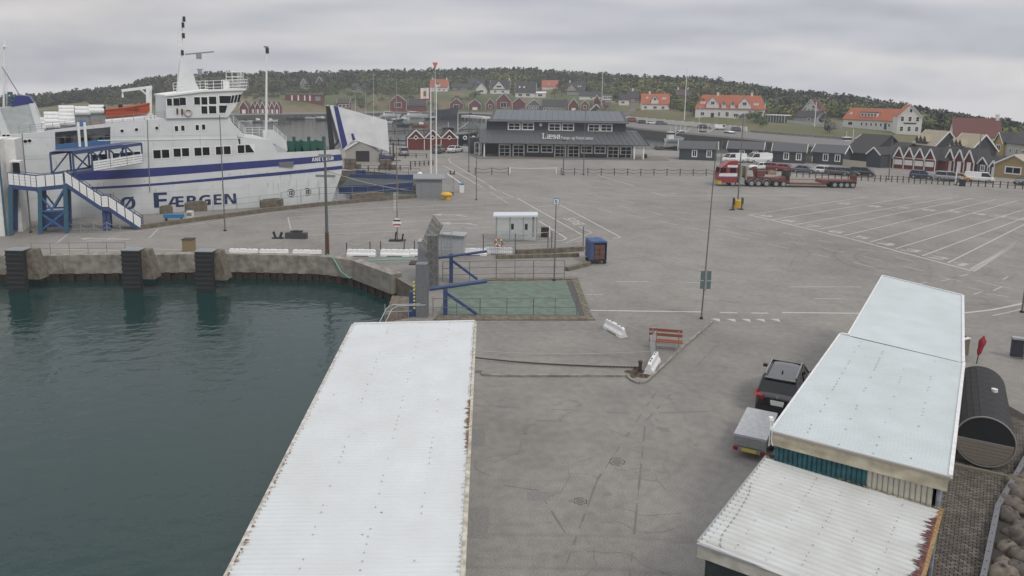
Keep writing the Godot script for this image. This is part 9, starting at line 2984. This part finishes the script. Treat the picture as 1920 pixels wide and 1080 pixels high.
func near_things() -> void:
	# kerbed traffic island
	var k := thing("traffic_island", "stone kerb of the traffic island between the foreground shed and the give way line", "kerb")
	var run := [p3(12.62, 0.0, -44.94), p3(9.68, 0.0, -40.08), p3(7.52, 0.0, -36.28), p3(6.74, 0.0, -34.91), p3(6.33, -0.0, -34.69), p3(6.03, 0.0, -35.08), p3(5.9, 0.0, -35.64), p3(3.33, 0.0, -35.53), p3(-0.4, 0.0, -35.37), p3(-1.34, 0.0, -35.48), p3(-1.38, 0.0, -35.91), p3(-1.9, 0.0, -35.96)]
	for i in run.size() - 1:
		var n := maxi(1, int(run[i].distance_to(run[i + 1]) / 1.0))
		for j in n:
			var g := MB.new()
			g.beam(run[i].lerp(run[i + 1], float(j) / n) + p3(0, 0.04, 0), run[i].lerp(run[i + 1], (j + 0.985) / n) + p3(0, 0.04, 0), 0.14, 0.12)
			part("kerb_stone", g, M.concrete, k)
	var g := MB.new()
	for j in 26:
		var o: Vector3 = p3(6.49, 0.0, -36.09)
		g.blob(o + p3(rng.randfn(0, 0.22), 0.0, rng.randfn(0, 0.3)), p3(rng.randf_range(0.1, 0.3), 0.02, rng.randf_range(0.1, 0.25)), 7, 4)
	stuff(part("rusty_soil", g, M.soil, k))
	# red bench
	var t := thing("red_bench", "weathered red slatted bench with metal legs on the traffic island", "bench", p3(8.63, 0.0, -39.77), -0.19)
	var red := textured(mat(0.3, 0.1, 0.06, 0.8), M.grain2, 0.8)
	for e in [[0.46, 0.12, 0.52], [0.47, -0.13, 0.53], [0.62, -0.42, 0.78], [0.84, -0.55, 1.0]]:
		g = MB.new()
		g.bx(-0.92, 0.92, e[0], e[0] + 0.05 if e[1] > -0.3 else e[2], e[1] - (0.1 if e[1] > -0.3 else 0.02), e[1] + (0.1 if e[1] > -0.3 else 0.03))
		part("plank", g, red, t)
	g = MB.new()
	g.bx(-0.9, 0.9, 0.38, 0.43, 0.2, 0.23)
	part("front_rail", g, M.galv, t)
	for x in [-0.72, 0.72]:
		for z in [0.15, -0.45]:
			g = MB.new()
			g.beam(p3(x, 0, z), p3(x, 0.46 if z > 0 else 1.0, z - 0.1), 0.05, 0.05)
			part("leg", g, M.galv, t)
	# mesh gate, ropes and chain
	var mg := thing("mesh_gate", "galvanised mesh gate frame standing in front of the red bench", "gate", p3(7.59, -0.0, -38.62), 1.15)
	var gw := 1.25
	g = MB.new()
	g.tube([Vector3.ZERO, p3(0, 1.2, 0), p3(gw, 1.2, 0), p3(gw, 0, 0)], 0.03, 7)
	part("gate_frame", g, M.galv, mg)
	for j in 11:
		g = MB.new()
		var y0 := -1.1 + j * 0.21
		var p0 := p3(0, y0, 0)
		var p1 := p3(gw, y0 + 1.15, 0)
		if y0 < 0:
			p0 = p3(-y0 / 1.15 * gw, 0, 0)
		if p1.y > 1.2:
			p1 = p3((1.2 - y0) / 1.15 * gw, 1.2, 0)
		if p1.x > p0.x + 0.02 and p0.x < gw:
			g.rod(p0, p1, 0.012, 5)
			part("wire", g, M.galv, mg)
	for e in [[p3(5.21, 0.0, -49.61) + p3(0, 0.9, 0), p3(7.59, -0.0, -38.62) + p3(0, 1.1, 0), 0.5, 0.022, M.rope, "pale rope from the green deck's rail to the mesh gate"], [p3(-2.16, 0.0, -38.18) + p3(0, 0.3, 0), p3(7.59, -0.0, -38.62) + p3(0, 0.25, 0), 0.15, 0.022, M.rope, "pale rope lying from the foreground shed to the mesh gate"]]:
		g = MB.new()
		var q := []
		for j in 13:
			q.append(e[0].lerp(e[1], j / 12.0) - p3(0, e[2] * sin(PI * j / 12.0), 0))
		g.tube(q, e[3], 6)
		tag(part("rope", g, e[4], self), e[5], "rope")
	var ch := thing("heavy_chain", "heavy rusty chain sagging between the foreground shed and a bollard on the island", "chain")
	var c0: Vector3 = p3(-1.99, 0.0, -37.55)
	var c1: Vector3 = p3(6.64, 0.0, -36.69)
	for j in 96:
		var f := j / 95.0
		var o := c0.lerp(c1, f) + p3(0, 0.07 + 0.5 * pow(absf(f - 0.62), 3.0), 0.12 * sin(PI * f))
		g = MB.new()
		var ring := []
		for q in 8:
			var v := p3(0.085 * cos(TAU * q / 8), 0.034 * sin(TAU * q / 8), 0)
			ring.append(o + (v if j % 2 else p3(v.x, 0, v.y)))
		g.tube(ring, 0.013, 5, -1, true)
		part("chain_link", g, M.brown, ch)
	var bo := thing("chain_bollard", "short dark rusty bollard at the end of the heavy chain", "bollard", p3(6.66, 0.0, -36.32))
	g = MB.new()
	g.rod(Vector3.ZERO, p3(0, 0.5, 0), 0.1, 10, 0.08)
	g.blob(p3(0, 0.52, 0), p3(0.13, 0.09, 0.13), 9, 6)
	part("bollard_body", g, M.brown, bo)
	# barrel sauna
	var b := thing("barrel_sauna", "black shingled barrel sauna with a half round glass front over pale boards", "barrel sauna", p3(18.15, 0.1, -26.7), atan2(0.87, 0.5))
	var R := 0.97
	var L := 6.3
	var cy := R + 0.05
	g = MB.new()
	g.rod(p3(0.02, cy, 0), p3(L, cy, 0), R, 32)
	part("barrel_shell", g, mat(0.015, 0.015, 0.017, 0.9), b)
	var sm := [textured(mat(0.035, 0.035, 0.038, 0.9), M.grain2, 0.8), textured(mat(0.045, 0.044, 0.047, 0.9), M.grain2, 0.8)]
	for i in 16:
		var a0 := -0.25 + i * (PI + 0.5) / 16.0
		var a1 := a0 + (PI + 0.5) / 16.0 + 0.012
		for j in 18:
			var x0 := L * (j + 0.5 * (i % 2)) / 18.5
			g = MB.new()
			var pts := []
			for e in [[x0, a0, 0.022], [x0 + L / 18.5 - 0.012, a0, 0.022], [x0 + L / 18.5 - 0.012, a1, 0.006], [x0, a1, 0.006]]:
				pts.append(p3(e[0], cy + (R + e[2]) * sin(e[1]), (R + e[2]) * cos(e[1])))
			if i >= 8:
				for p in 4:
					pts[p] = p3(pts[p].x, cy + (R + [0.006, 0.006, 0.022, 0.022][p]) * sin([a0 - 0.012, a0 - 0.012, a1 - 0.012, a1 - 0.012][p]), (R + [0.006, 0.006, 0.022, 0.022][p]) * cos([a0 - 0.012, a0 - 0.012, a1 - 0.012, a1 - 0.012][p]))
			var out := p3(0, sin((a0 + a1) / 2), cos((a0 + a1) / 2))
			g.quad(pts[0], pts[1], pts[2], pts[3], out)
			part("shingle", g, sm[(i * 7 + j * 3) % 2], b)
	g = MB.new()
	var rim := []
	for j in 36:
		rim.append(p3(0, cy + (R + 0.015) * sin(TAU * j / 36), (R + 0.015) * cos(TAU * j / 36)))
	g.tube(rim, 0.035, 6, -1, true)
	var rim2 := []
	for p in rim:
		rim2.append(p + p3(L, 0, 0))
	g.tube(rim2, 0.03, 6, -1, true)
	part("rim", g, textured(mat(0.24, 0.23, 0.22, 0.7), M.grain, 1.0), b)
	g = MB.new()
	var half := PackedVector2Array()
	for j in 19:
		half.append(p2(0.93 * cos(PI * j / 18), 0.93 * sin(PI * j / 18)))
	g.prism(half, 0.0, 0.02)
	var gl := part("glass_front", g, mat(0.02, 0.022, 0.024, 0.12), b)
	gl.transform = Transform3D(Basis(Vector3.BACK, Vector3.UP, Vector3.LEFT), p3(0.0, cy, 0))
	var bm := textured(mat(0.23, 0.2, 0.165, 0.8), M.grain2, 1.0, false, p3(0.3, 3, 0.3))
	for j in 7:
		g = MB.new()
		var y1 := -0.93 * j / 7.0
		var y0 := -0.93 * (j + 1) / 7.0 + 0.012
		var h0 := sqrt(maxf(0.0, 0.93 * 0.93 - y0 * y0))
		var h1 := sqrt(0.93 * 0.93 - y1 * y1)
		g.prism(pts2([p2(-h1, y1), p2(h1, y1), p2(h0 + 0.01, y0), p2(-h0 - 0.01, y0)]), 0.0, 0.035)
		part("front_board", g, bm, b).transform = gl.transform
	g = MB.new()
	g.bx(-0.03, 0.0, cy - 0.03, cy + 0.03, -0.93, 0.93)
	part("cross_rail", g, M.steel, b)
	for x in [0.5, L * 0.5, L - 0.5]:
		g = MB.new()
		g.bx(x - 0.08, x + 0.08, -0.1, 0.22, -0.85, 0.85)
		part("cradle", g, textured(mat(0.2, 0.18, 0.15, 0.8), M.grain2, 1.0), b)
	g = MB.new()
	g.bx(-0.35, -0.22, -0.1, 0.02, -0.95, 0.95)
	part("step_beam", g, textured(mat(0.25, 0.23, 0.18, 0.8), M.grain2, 1.0), b)
	g = MB.new()
	g.rod(p3(3.3, cy + R - 0.05, 0.35), p3(3.3, cy + R + 0.08, 0.35), 0.12, 12)
	part("roof_vent", g, M.white, b)
	# paving right of the sheds: single stones near, the rest in one go
	var U := p3(0.545, 0, -0.838)
	var V := p3(0.838, 0, 0.545)
	var O: Vector3 = p3(15.73, 0.0, -24.72)
	g = MB.new()
	g.sheet(pts2([p2(12.39, -19.93), p2(10.5, -17.51), p2(10.87, -15.76), p2(14.21, -20.21), p2(16.8, -23.65), p2(20.04, -27.09), p2(23.31, -30.58), p2(23.15, -32.81), p2(19.69, -31.53)]), 0.005)
	var pave := struct("paved_path", g, textured(mat(0.055, 0.048, 0.04, 0.95), M.dirt, 1.0))
	var poly := pts2([p2(11.8, -18.98), p2(13.32, -19.02), p2(14.16, -20.21), p2(16.75, -23.65), p2(19.97, -27.09), p2(22.42, -29.78), p2(22.83, -32.5), p2(18.94, -30.42)])
	var pm := []
	for e in [[0.135, 0.118, 0.1], [0.1, 0.085, 0.075], [0.185, 0.165, 0.145], [0.115, 0.098, 0.08]]:
		pm.append(textured(mat(e[0], e[1], e[2], 0.9), M.grain2, 0.7))
	var stone := MB.new()
	stone.prism(pts2([p2(-0.095, 0), p2(0.095, 0), p2(0.088, 0.03), p2(-0.088, 0.03)]), -0.045, 0.045)
	var sm2 := stone.mesh()
	var cells := []
	for i in range(-60, 90):
		for j in range(-30, 40):
			var p := O + V * (j * 0.21 + 0.105 * (i % 2)) + U * (i * 0.105)
			if Geometry2D.is_point_in_polygon(p2(p.x, p.z), poly):
				cells.append(p)
	cells.sort_custom(func(a, c): return a.z > c.z if not is_equal_approx(a.z, c.z) else a.x < c.x)
	var bas := Basis(V, Vector3.UP, V.cross(Vector3.UP))
	var inframe := cells.filter(func(p): return p.z < -19.9)
	for i in mini(290, inframe.size()):
		var p: Vector3 = inframe[i]
		var o := part("paving_stone", sm2, pm[rng.randi() % 4], pave)
		o.transform = Transform3D(bas * Basis(Vector3.RIGHT, rng.randfn(0, 0.02)), p + p3(0, 0.004 + rng.randf() * 0.008, 0))
	var rest: Array = inframe.slice(290) + cells.filter(func(p): return p.z >= -19.9)
	var mm := MultiMesh.new()
	mm.transform_format = MultiMesh.TRANSFORM_3D
	mm.use_colors = true
	mm.mesh = sm2
	mm.instance_count = rest.size()
	for i in rest.size():
		mm.set_instance_transform(i, Transform3D(bas, rest[i] + p3(0, 0.004 + rng.randf() * 0.008, 0)))
		var q := rng.randf_range(0.55, 1.25)
		mm.set_instance_color(i, Color(0.135, 0.118, 0.1) * q)
	var mi := MultiMeshInstance3D.new()
	mi.name = "paving_stones"
	mi.multimesh = mm
	var vm := mat(1, 1, 1, 0.9)
	vm.vertex_color_use_as_albedo = true
	mi.material_override = vm
	pave.add_child(mi)
	stuff(mi)
	# metal edging and the boulders behind it
	var ed := thing("metal_edging", "grey metal edging rail between the paving and the boulders, bottom right", "edging")
	var er := [p3(12.47, 0.0, -17.94), p3(14.26, 0.0, -20.27), p3(16.79, 0.0, -23.65), p3(20.14, 0.0, -27.18), p3(23.43, 0.0, -30.58)]
	for i in er.size() - 1:
		g = MB.new()
		g.beam(er[i] + p3(0, 0.15, 0), er[i + 1] + p3(0, 0.15, 0), 0.16, 0.3)
		part("edging_rail", g, textured(mat(0.2, 0.21, 0.23, 0.5, 0.2), M.grain2, 0.8), ed)
		g = MB.new()
		for j in 7:
			var o: Vector3 = er[i].lerp(er[i + 1], (j + 0.5) / 7.0)
			g.rod(o + p3(0, 0.29, 0), o + p3(0, 0.315, 0), 0.02, 6)
		stuff(part("bolt", g, M.rust, ed))
	var bn := noise(1.1, 3, 91)
	var rock := [textured(mat(0.19, 0.17, 0.15, 0.95), M.dirt, 1.2), textured(mat(0.145, 0.13, 0.12, 0.95), M.dirt, 1.2), textured(mat(0.225, 0.2, 0.17, 0.95), M.dirt, 1.2)]
	var idx := 0
	var heap := [p3(15.04, 0.0, -20.69), p3(15.28, 0.0, -20.44), p3(15.72, 0.0, -21.57), p3(15.87, 0.0, -21.16), p3(16.38, 0.0, -22.45), p3(16.64, -0.0, -22.16), p3(16.91, 0.0, -23.33), p3(17.01, 0.0, -22.92), p3(17.48, 0.0, -24.07), p3(17.64, 0.0, -23.67), p3(18.16, 0.0, -24.79), p3(18.37, 0.0, -24.62), p3(18.7, 0.0, -25.46), p3(19.17, 0.0, -25.74), p3(17.4, 0.0, -22.78), p3(16.44, 0.0, -21.31), p3(18.3, 0.0, -24.09), p3(14.57, 0.0, -20.1), p3(15.58, 0.0, -20.25), p3(19.14, 0.0, -25.18), p3(14.15, 0.0, -19.49), p3(14.69, 0.0, -19.62), p3(19.77, 0.0, -26.55)]
	heap.sort_custom(func(a, c): return a.z > c.z)
	var nth := "first second third fourth fifth sixth seventh eighth ninth tenth eleventh twelfth thirteenth fourteenth fifteenth sixteenth seventeenth eighteenth nineteenth twentieth twenty-first twenty-second twenty-third".split(" ")
	for p in heap:
		var r := rng.randf_range(0.26, 0.46)
		var ro := thing("boulder", "%s boulder counted from the bottom of the %s heap behind the metal edging" % [nth[idx], "brown and grey"], "boulder", p + p3(0.08, -0.02 + rng.randf() * 0.12, 0), rng.randf() * TAU, "boulders behind the metal edging")
		g = MB.new()
		var off := p3(idx * 7.3, 0, 0)
		var rings := []
		for i in 9:
			var th := PI * i / 8
			var row := []
			for j in 12:
				var d := p3(sin(th) * cos(TAU * j / 12), cos(th), sin(th) * sin(TAU * j / 12))
				row.append(d * r * (1.0 + 0.32 * bn.get_noise_3dv(d * 1.1 + off)) * p3(1.15, 0.8, 0.95))
			rings.append(row)
		g.loft(rings, true, false)
		part("stone", g, rock[idx % 3], ro)
		idx += 1
	g = MB.new()
	g.sheet(pts2([p2(14.32, -20.27), p2(16.84, -23.65), p2(20.2, -27.18), p2(22.93, -26.05), p2(16.19, -17.63), p2(12.59, -17.95)]), 0.012)
	struct("gravel_bed", g, textured(mat(0.06, 0.052, 0.045, 1.0), M.grain2, 0.6))
	# closed red parasol, stall table and dark boards at the right
	var pa := thing("red_parasol", "closed red parasol on a black pole behind the barrel sauna", "parasol", p3(25.02, 0.0, -38.26))
	pa.scale = Vector3.ONE * 0.85
	g = MB.new()
	g.rod(Vector3.ZERO, p3(0.12, 1.0, -0.05), 0.03, 7)
	part("pole", g, M.black, pa)
	g = MB.new()
	var fold := []
	for i in 8:
		var f := i / 7.0
		var rr: float = [0.05, 0.13, 0.15, 0.16, 0.2, 0.22, 0.12, 0.02][i]
		var row := []
		for j in 14:
			var a := TAU * j / 14
			row.append(p3(0.05 + 0.22 * f, 0.55 + 1.3 * f, 0) + p3(cos(a), 0, sin(a)) * rr * (1.0 if j % 2 else 0.62))
		fold.append(row)
	g.loft(fold)
	part("folded_cloth", g, textured(mat(0.36, 0.025, 0.045, 0.8), M.grain, 0.6), pa)
	var ta := thing("stall_counter", "narrow wooden stall counter with a white frame beside the far warehouse", "stall", p3(24.99, 0.0, -39.4), 0.45)
	for j in 5:
		g = MB.new()
		g.bx(-0.45 + j * 0.18, -0.28 + j * 0.18, 0.0, 0.95, -0.05, 0.0)
		part("board", g, textured(mat(0.2, 0.16, 0.12, 0.85), M.grain2, 0.6) if j == 0 else ta.get_child(0).material_override, ta)
	g = MB.new()
	g.bx(-0.5, 0.5, 0.95, 1.02, -0.75, 0.05)
	g.bx(0.42, 0.5, 0.95, 1.02, -0.75, 0.05)
	part("counter_top", g, M.white, ta)
	g = MB.new()
	g.bx(-0.4, 0.3, 1.02, 1.06, -0.6, -0.12)
	part("dark_inset", g, M.brown, ta)
	var db := thing("display_board", "dark blue display board with pale frame at the right edge of the picture", "board", p3(27.76, 0.0, -39.19), -0.3)
	g = MB.new()
	g.bx(-0.3, 0.25, 0.1, 1.1, -0.1, 0.1)
	part("board", g, mat(0.025, 0.025, 0.04, 0.5), db)
	g = MB.new()
	g.bx(0.3, 0.36, 0, 1.25, -0.12, 0.12)
	g.bx(-0.32, 0.9, 1.1, 1.2, -0.2, 0.2)
	part("frame", g, M.galv, db)

func crown(sd: int, pts: int, size: float, shape: int) -> ArrayMesh:
	# leaf clumps through a crown's volume, unit height
	var r := RandomNumberGenerator.new()
	r.seed = sd
	var g := MB.new()
	var lumps := []
	for i in 7:
		lumps.append([p3(r.randfn(0, 0.2), r.randf_range(0.35, 0.85), r.randfn(0, 0.2)), r.randf_range(0.15, 0.26)])
	for i in pts:
		var p: Vector3
		if shape == 1:
			var y := r.randf()
			var a := r.randf() * TAU
			p = p3(cos(a), 0, sin(a)) * (1.0 - y) * 0.3 * sqrt(r.randf()) + p3(0, 0.15 + y * 0.85, 0)
		else:
			var l: Array = lumps[r.randi() % 7]
			var d := p3(r.randfn(), r.randfn(), r.randfn()).normalized()
			p = l[0] + d * l[1] * pow(r.randf(), 0.33)
		var x := p3(r.randfn(), r.randfn() * 0.6, r.randfn()).normalized()
		var y2 := x.cross(p3(r.randfn(), r.randfn(), r.randfn())).normalized()
		var s := size * r.randf_range(0.6, 1.4)
		var k := r.randf_range(0.8, 1.2)
		g.col = Color(k, k, k * 0.95)
		var nn := ((p - p3(0, 0.45, 0)) * 1.6 + p3(0, 0.35, 0) + x * 0.25).normalized()
		g.squad(p - x * s, p - y2 * s * 0.7, p + x * s, p + y2 * s * 0.7, nn, nn, nn, nn)
	return g.mesh()

func woods() -> void:
	var lm := mat(1, 1, 1, 0.9)
	lm.vertex_color_use_as_albedo = true
	lm.backlight_enabled = true
	lm.backlight = Color(0.25, 0.3, 0.15)
	var taken_at := []
	for c in get_children():
		if c is Node3D and c.get_meta("category", "") in ["house", "shop", "hotel", "hut", "restaurant", "boathouse", "shelter", "shed", "pavilion", "mast"] and c.position.z < -200.0:
			taken_at.append(c.transform * p3(5, 0, -4))
	var kinds := [[], [], [], []]
	var bn := noise(0.012, 3, 44)
	var b := land[0][0] as float
	for i in 15000:
		b = rng.randf_range(land[0][0], land[-1][0])
		var r := land_row(b)
		var t := rng.randf_range(-0.25, 1.12)
		var d: float = lerpf(r[3], r[5], t)
		if d < r[2] + 8.0:
			continue
		var edge := 0.6 if b < -0.42 else (0.42 if b < -0.2 else (0.12 if b < 0.16 else 0.0))
		var nz := bn.get_noise_2d(b * 400.0, d)
		var wood := t > edge + 0.25 * nz
		if not wood and rng.randf() > (0.16 if b < -0.3 else (0.75 if absf(b) < 0.16 else 0.4)) * (1.0 + 2.0 * nz):
			continue
		if not wood and b > 0.14 and t < 0.03:
			continue
		if b < -0.56 and t < 0.9:
			continue
		var p := p3(b * d, land_height(r, d) - 0.3, -d)
		var ok := true
		for q in taken_at:
			if absf(q.x - p.x) < 11.0 and p.z - q.z > -6.0 and p.z - q.z < 40.0:
				ok = false
				break
		if not ok:
			continue
		var th := lerpf(3.4, lerpf(9.5, 6.0, smoothstep(0.1, 0.8, b)), clampf(t * 1.1, 0, 1)) * rng.randf_range(0.6, 1.35)
		if not wood:
			th *= 0.75
		if b < -0.5:
			th *= 0.75
		var pine := t > 0.62 + 0.3 * nz and rng.randf() < 0.85
		var col := Color(0.040, 0.060, 0.028) if pine else Color(0.085, 0.125, 0.030).lerp(Color(0.18, 0.155, 0.045), rng.randf() * clampf(0.6 + 1.5 * nz, 0, 1))
		if b < -0.25:
			col = col.lerp(Color(0.05, 0.052, 0.035), 0.5)
		kinds[(1 if rng.randf() < 0.35 else 0) if pine else 2 + rng.randi() % 2].append([p, th, col * rng.randf_range(0.75, 1.3)])
	var meshes2 := [crown(1, 150, 0.07, 0), crown(2, 130, 0.06, 1), crown(3, 150, 0.075, 0), crown(4, 150, 0.075, 0)]
	for k in 4:
		var mm := MultiMesh.new()
		mm.transform_format = MultiMesh.TRANSFORM_3D
		mm.use_colors = true
		mm.mesh = meshes2[k]
		mm.instance_count = kinds[k].size()
		for i in kinds[k].size():
			var e: Array = kinds[k][i]
			var wd: float = e[1] * rng.randf_range(0.9, 1.3)
			mm.set_instance_transform(i, Transform3D(Basis(Vector3.UP, rng.randf() * TAU).scaled(p3(wd, e[1], wd)), e[0] - p3(0, e[1] * 0.12, 0)))
			mm.set_instance_color(i, e[2])
		var mi := MultiMeshInstance3D.new()
		mi.name = ["pine_wood", "spruce_wood", "shrub_wood", "leafy_wood"][k]
		mi.multimesh = mm
		mi.material_override = lm
		add_child(mi)
		tag(mi, ["dark pine wood along the hill's crest behind the village", "dark pointed conifers scattered through the hill's wood", "olive scrub covering the slopes below the pine wood", "fresh green leafy wood between the houses on the slopes"][k], "wood")
		stuff(mi)
	# trees that stand out
	var vm := {}
	for e in [[p3(77.08, 4.99, -323.0), 8.0, 0, 0.07, 0.115, 0.03, "fresh green rounded tree between the orange roofed house and the inn"], [p3(126.88, 4.58, -324.5), 9.0, 0, 0.03, 0.045, 0.02, "dark rounded pine standing above the skyline behind the red gabled house"], [p3(180.52, 3.52, -350.5), 8.6, 0, 0.03, 0.042, 0.022, "left of two umbrella pines on the skyline behind the white hotel gable"], [p3(181.91, 3.02, -345.0), 9.0, 0, 0.03, 0.042, 0.022, "right of two umbrella pines on the skyline behind the white hotel gable"],
			[p3(30.67, 11.05, -485.5), 9.0, 0, 0.16, 0.12, 0.03, "yellowing tree left of the grey gabled house with slanted skylights"], [p3(25.88, 10.35, -479.0), 7.0, 0, 0.13, 0.11, 0.03, "yellow-green bush in front of the bright orange roof on the hill"], [p3(-25.54, 8.06, -493.0), 7.0, 0, 0.05, 0.08, 0.025, "dark green rounded bush on the bank below the small white gable"], [p3(110.94, 2.91, -268.0), 6.0, 0, 0.085, 0.085, 0.05, "small grey-green tree at the garden wall's right end"], [p3(127.35, 1.75, -224.5), 8.0, 1, 0.035, 0.05, 0.022, "dark conifer left of the long dark red roof"], [p3(124.32, 5.48, -346.5), 8.0, 0, 0.075, 0.08, 0.035, "olive rounded tree above the glazed pavilion"],
			[p3(-95.71, 11.09, -496.0), 11.0, 0, 0.035, 0.045, 0.025, "tall dark tree on the hill above the bow visor"], [p3(106.5, 1.77, -253.0), 4.0, 0, 0.06, 0.05, 0.04, "small bare-looking round tree before the hotel wing's left end"]]:
		var t := thing("tree", e[6], "tree", e[0], rng.randf() * TAU)
		var g := MB.new()
		g.rod(p3(0, -0.5, 0), p3(0.1, e[1] * 0.55, 0), 0.22, 7, 0.1)
		for k in 3:
			g.rod(p3(0.05, e[1] * 0.35, 0), p3(cos(k * 2.1), 0, sin(k * 2.1)) * e[1] * 0.2 + p3(0, e[1] * 0.62, 0), 0.1, 5, 0.04)
		part("trunk", g, M.brown, t)
		var cm := mat(e[3], e[4], e[5], 0.9)
		cm.vertex_color_use_as_albedo = true
		var o := part("crown", crown(20 + int(e[0].x), 260, 0.055, e[2]), cm, t)
		o.scale = p3(e[1] * 1.05, e[1], e[1] * 1.05)
	# the paved road that climbs from the quay, and footbridge posts are part of the terrain
	var g := MB.new()
	var rd := [p3(48.45, 0.91, -365.0), p3(54.82, 3.32, -365.0), p3(59.37, 5.41, -366.5), p3(62.27, 6.81, -375.0)]
	for i in rd.size() - 1:
		var w := 4.5 - i * 0.6
		g.quad(rd[i] + p3(-w, 0.35, 0), rd[i] + p3(w, 0.35, 0), rd[i + 1] + p3(w, 0.35, 0), rd[i + 1] + p3(-w, 0.35, 0), Vector3.UP)
	struct("harbour_road", g, textured(mat(0.16, 0.16, 0.155, 0.9), M.grain, 4.0))
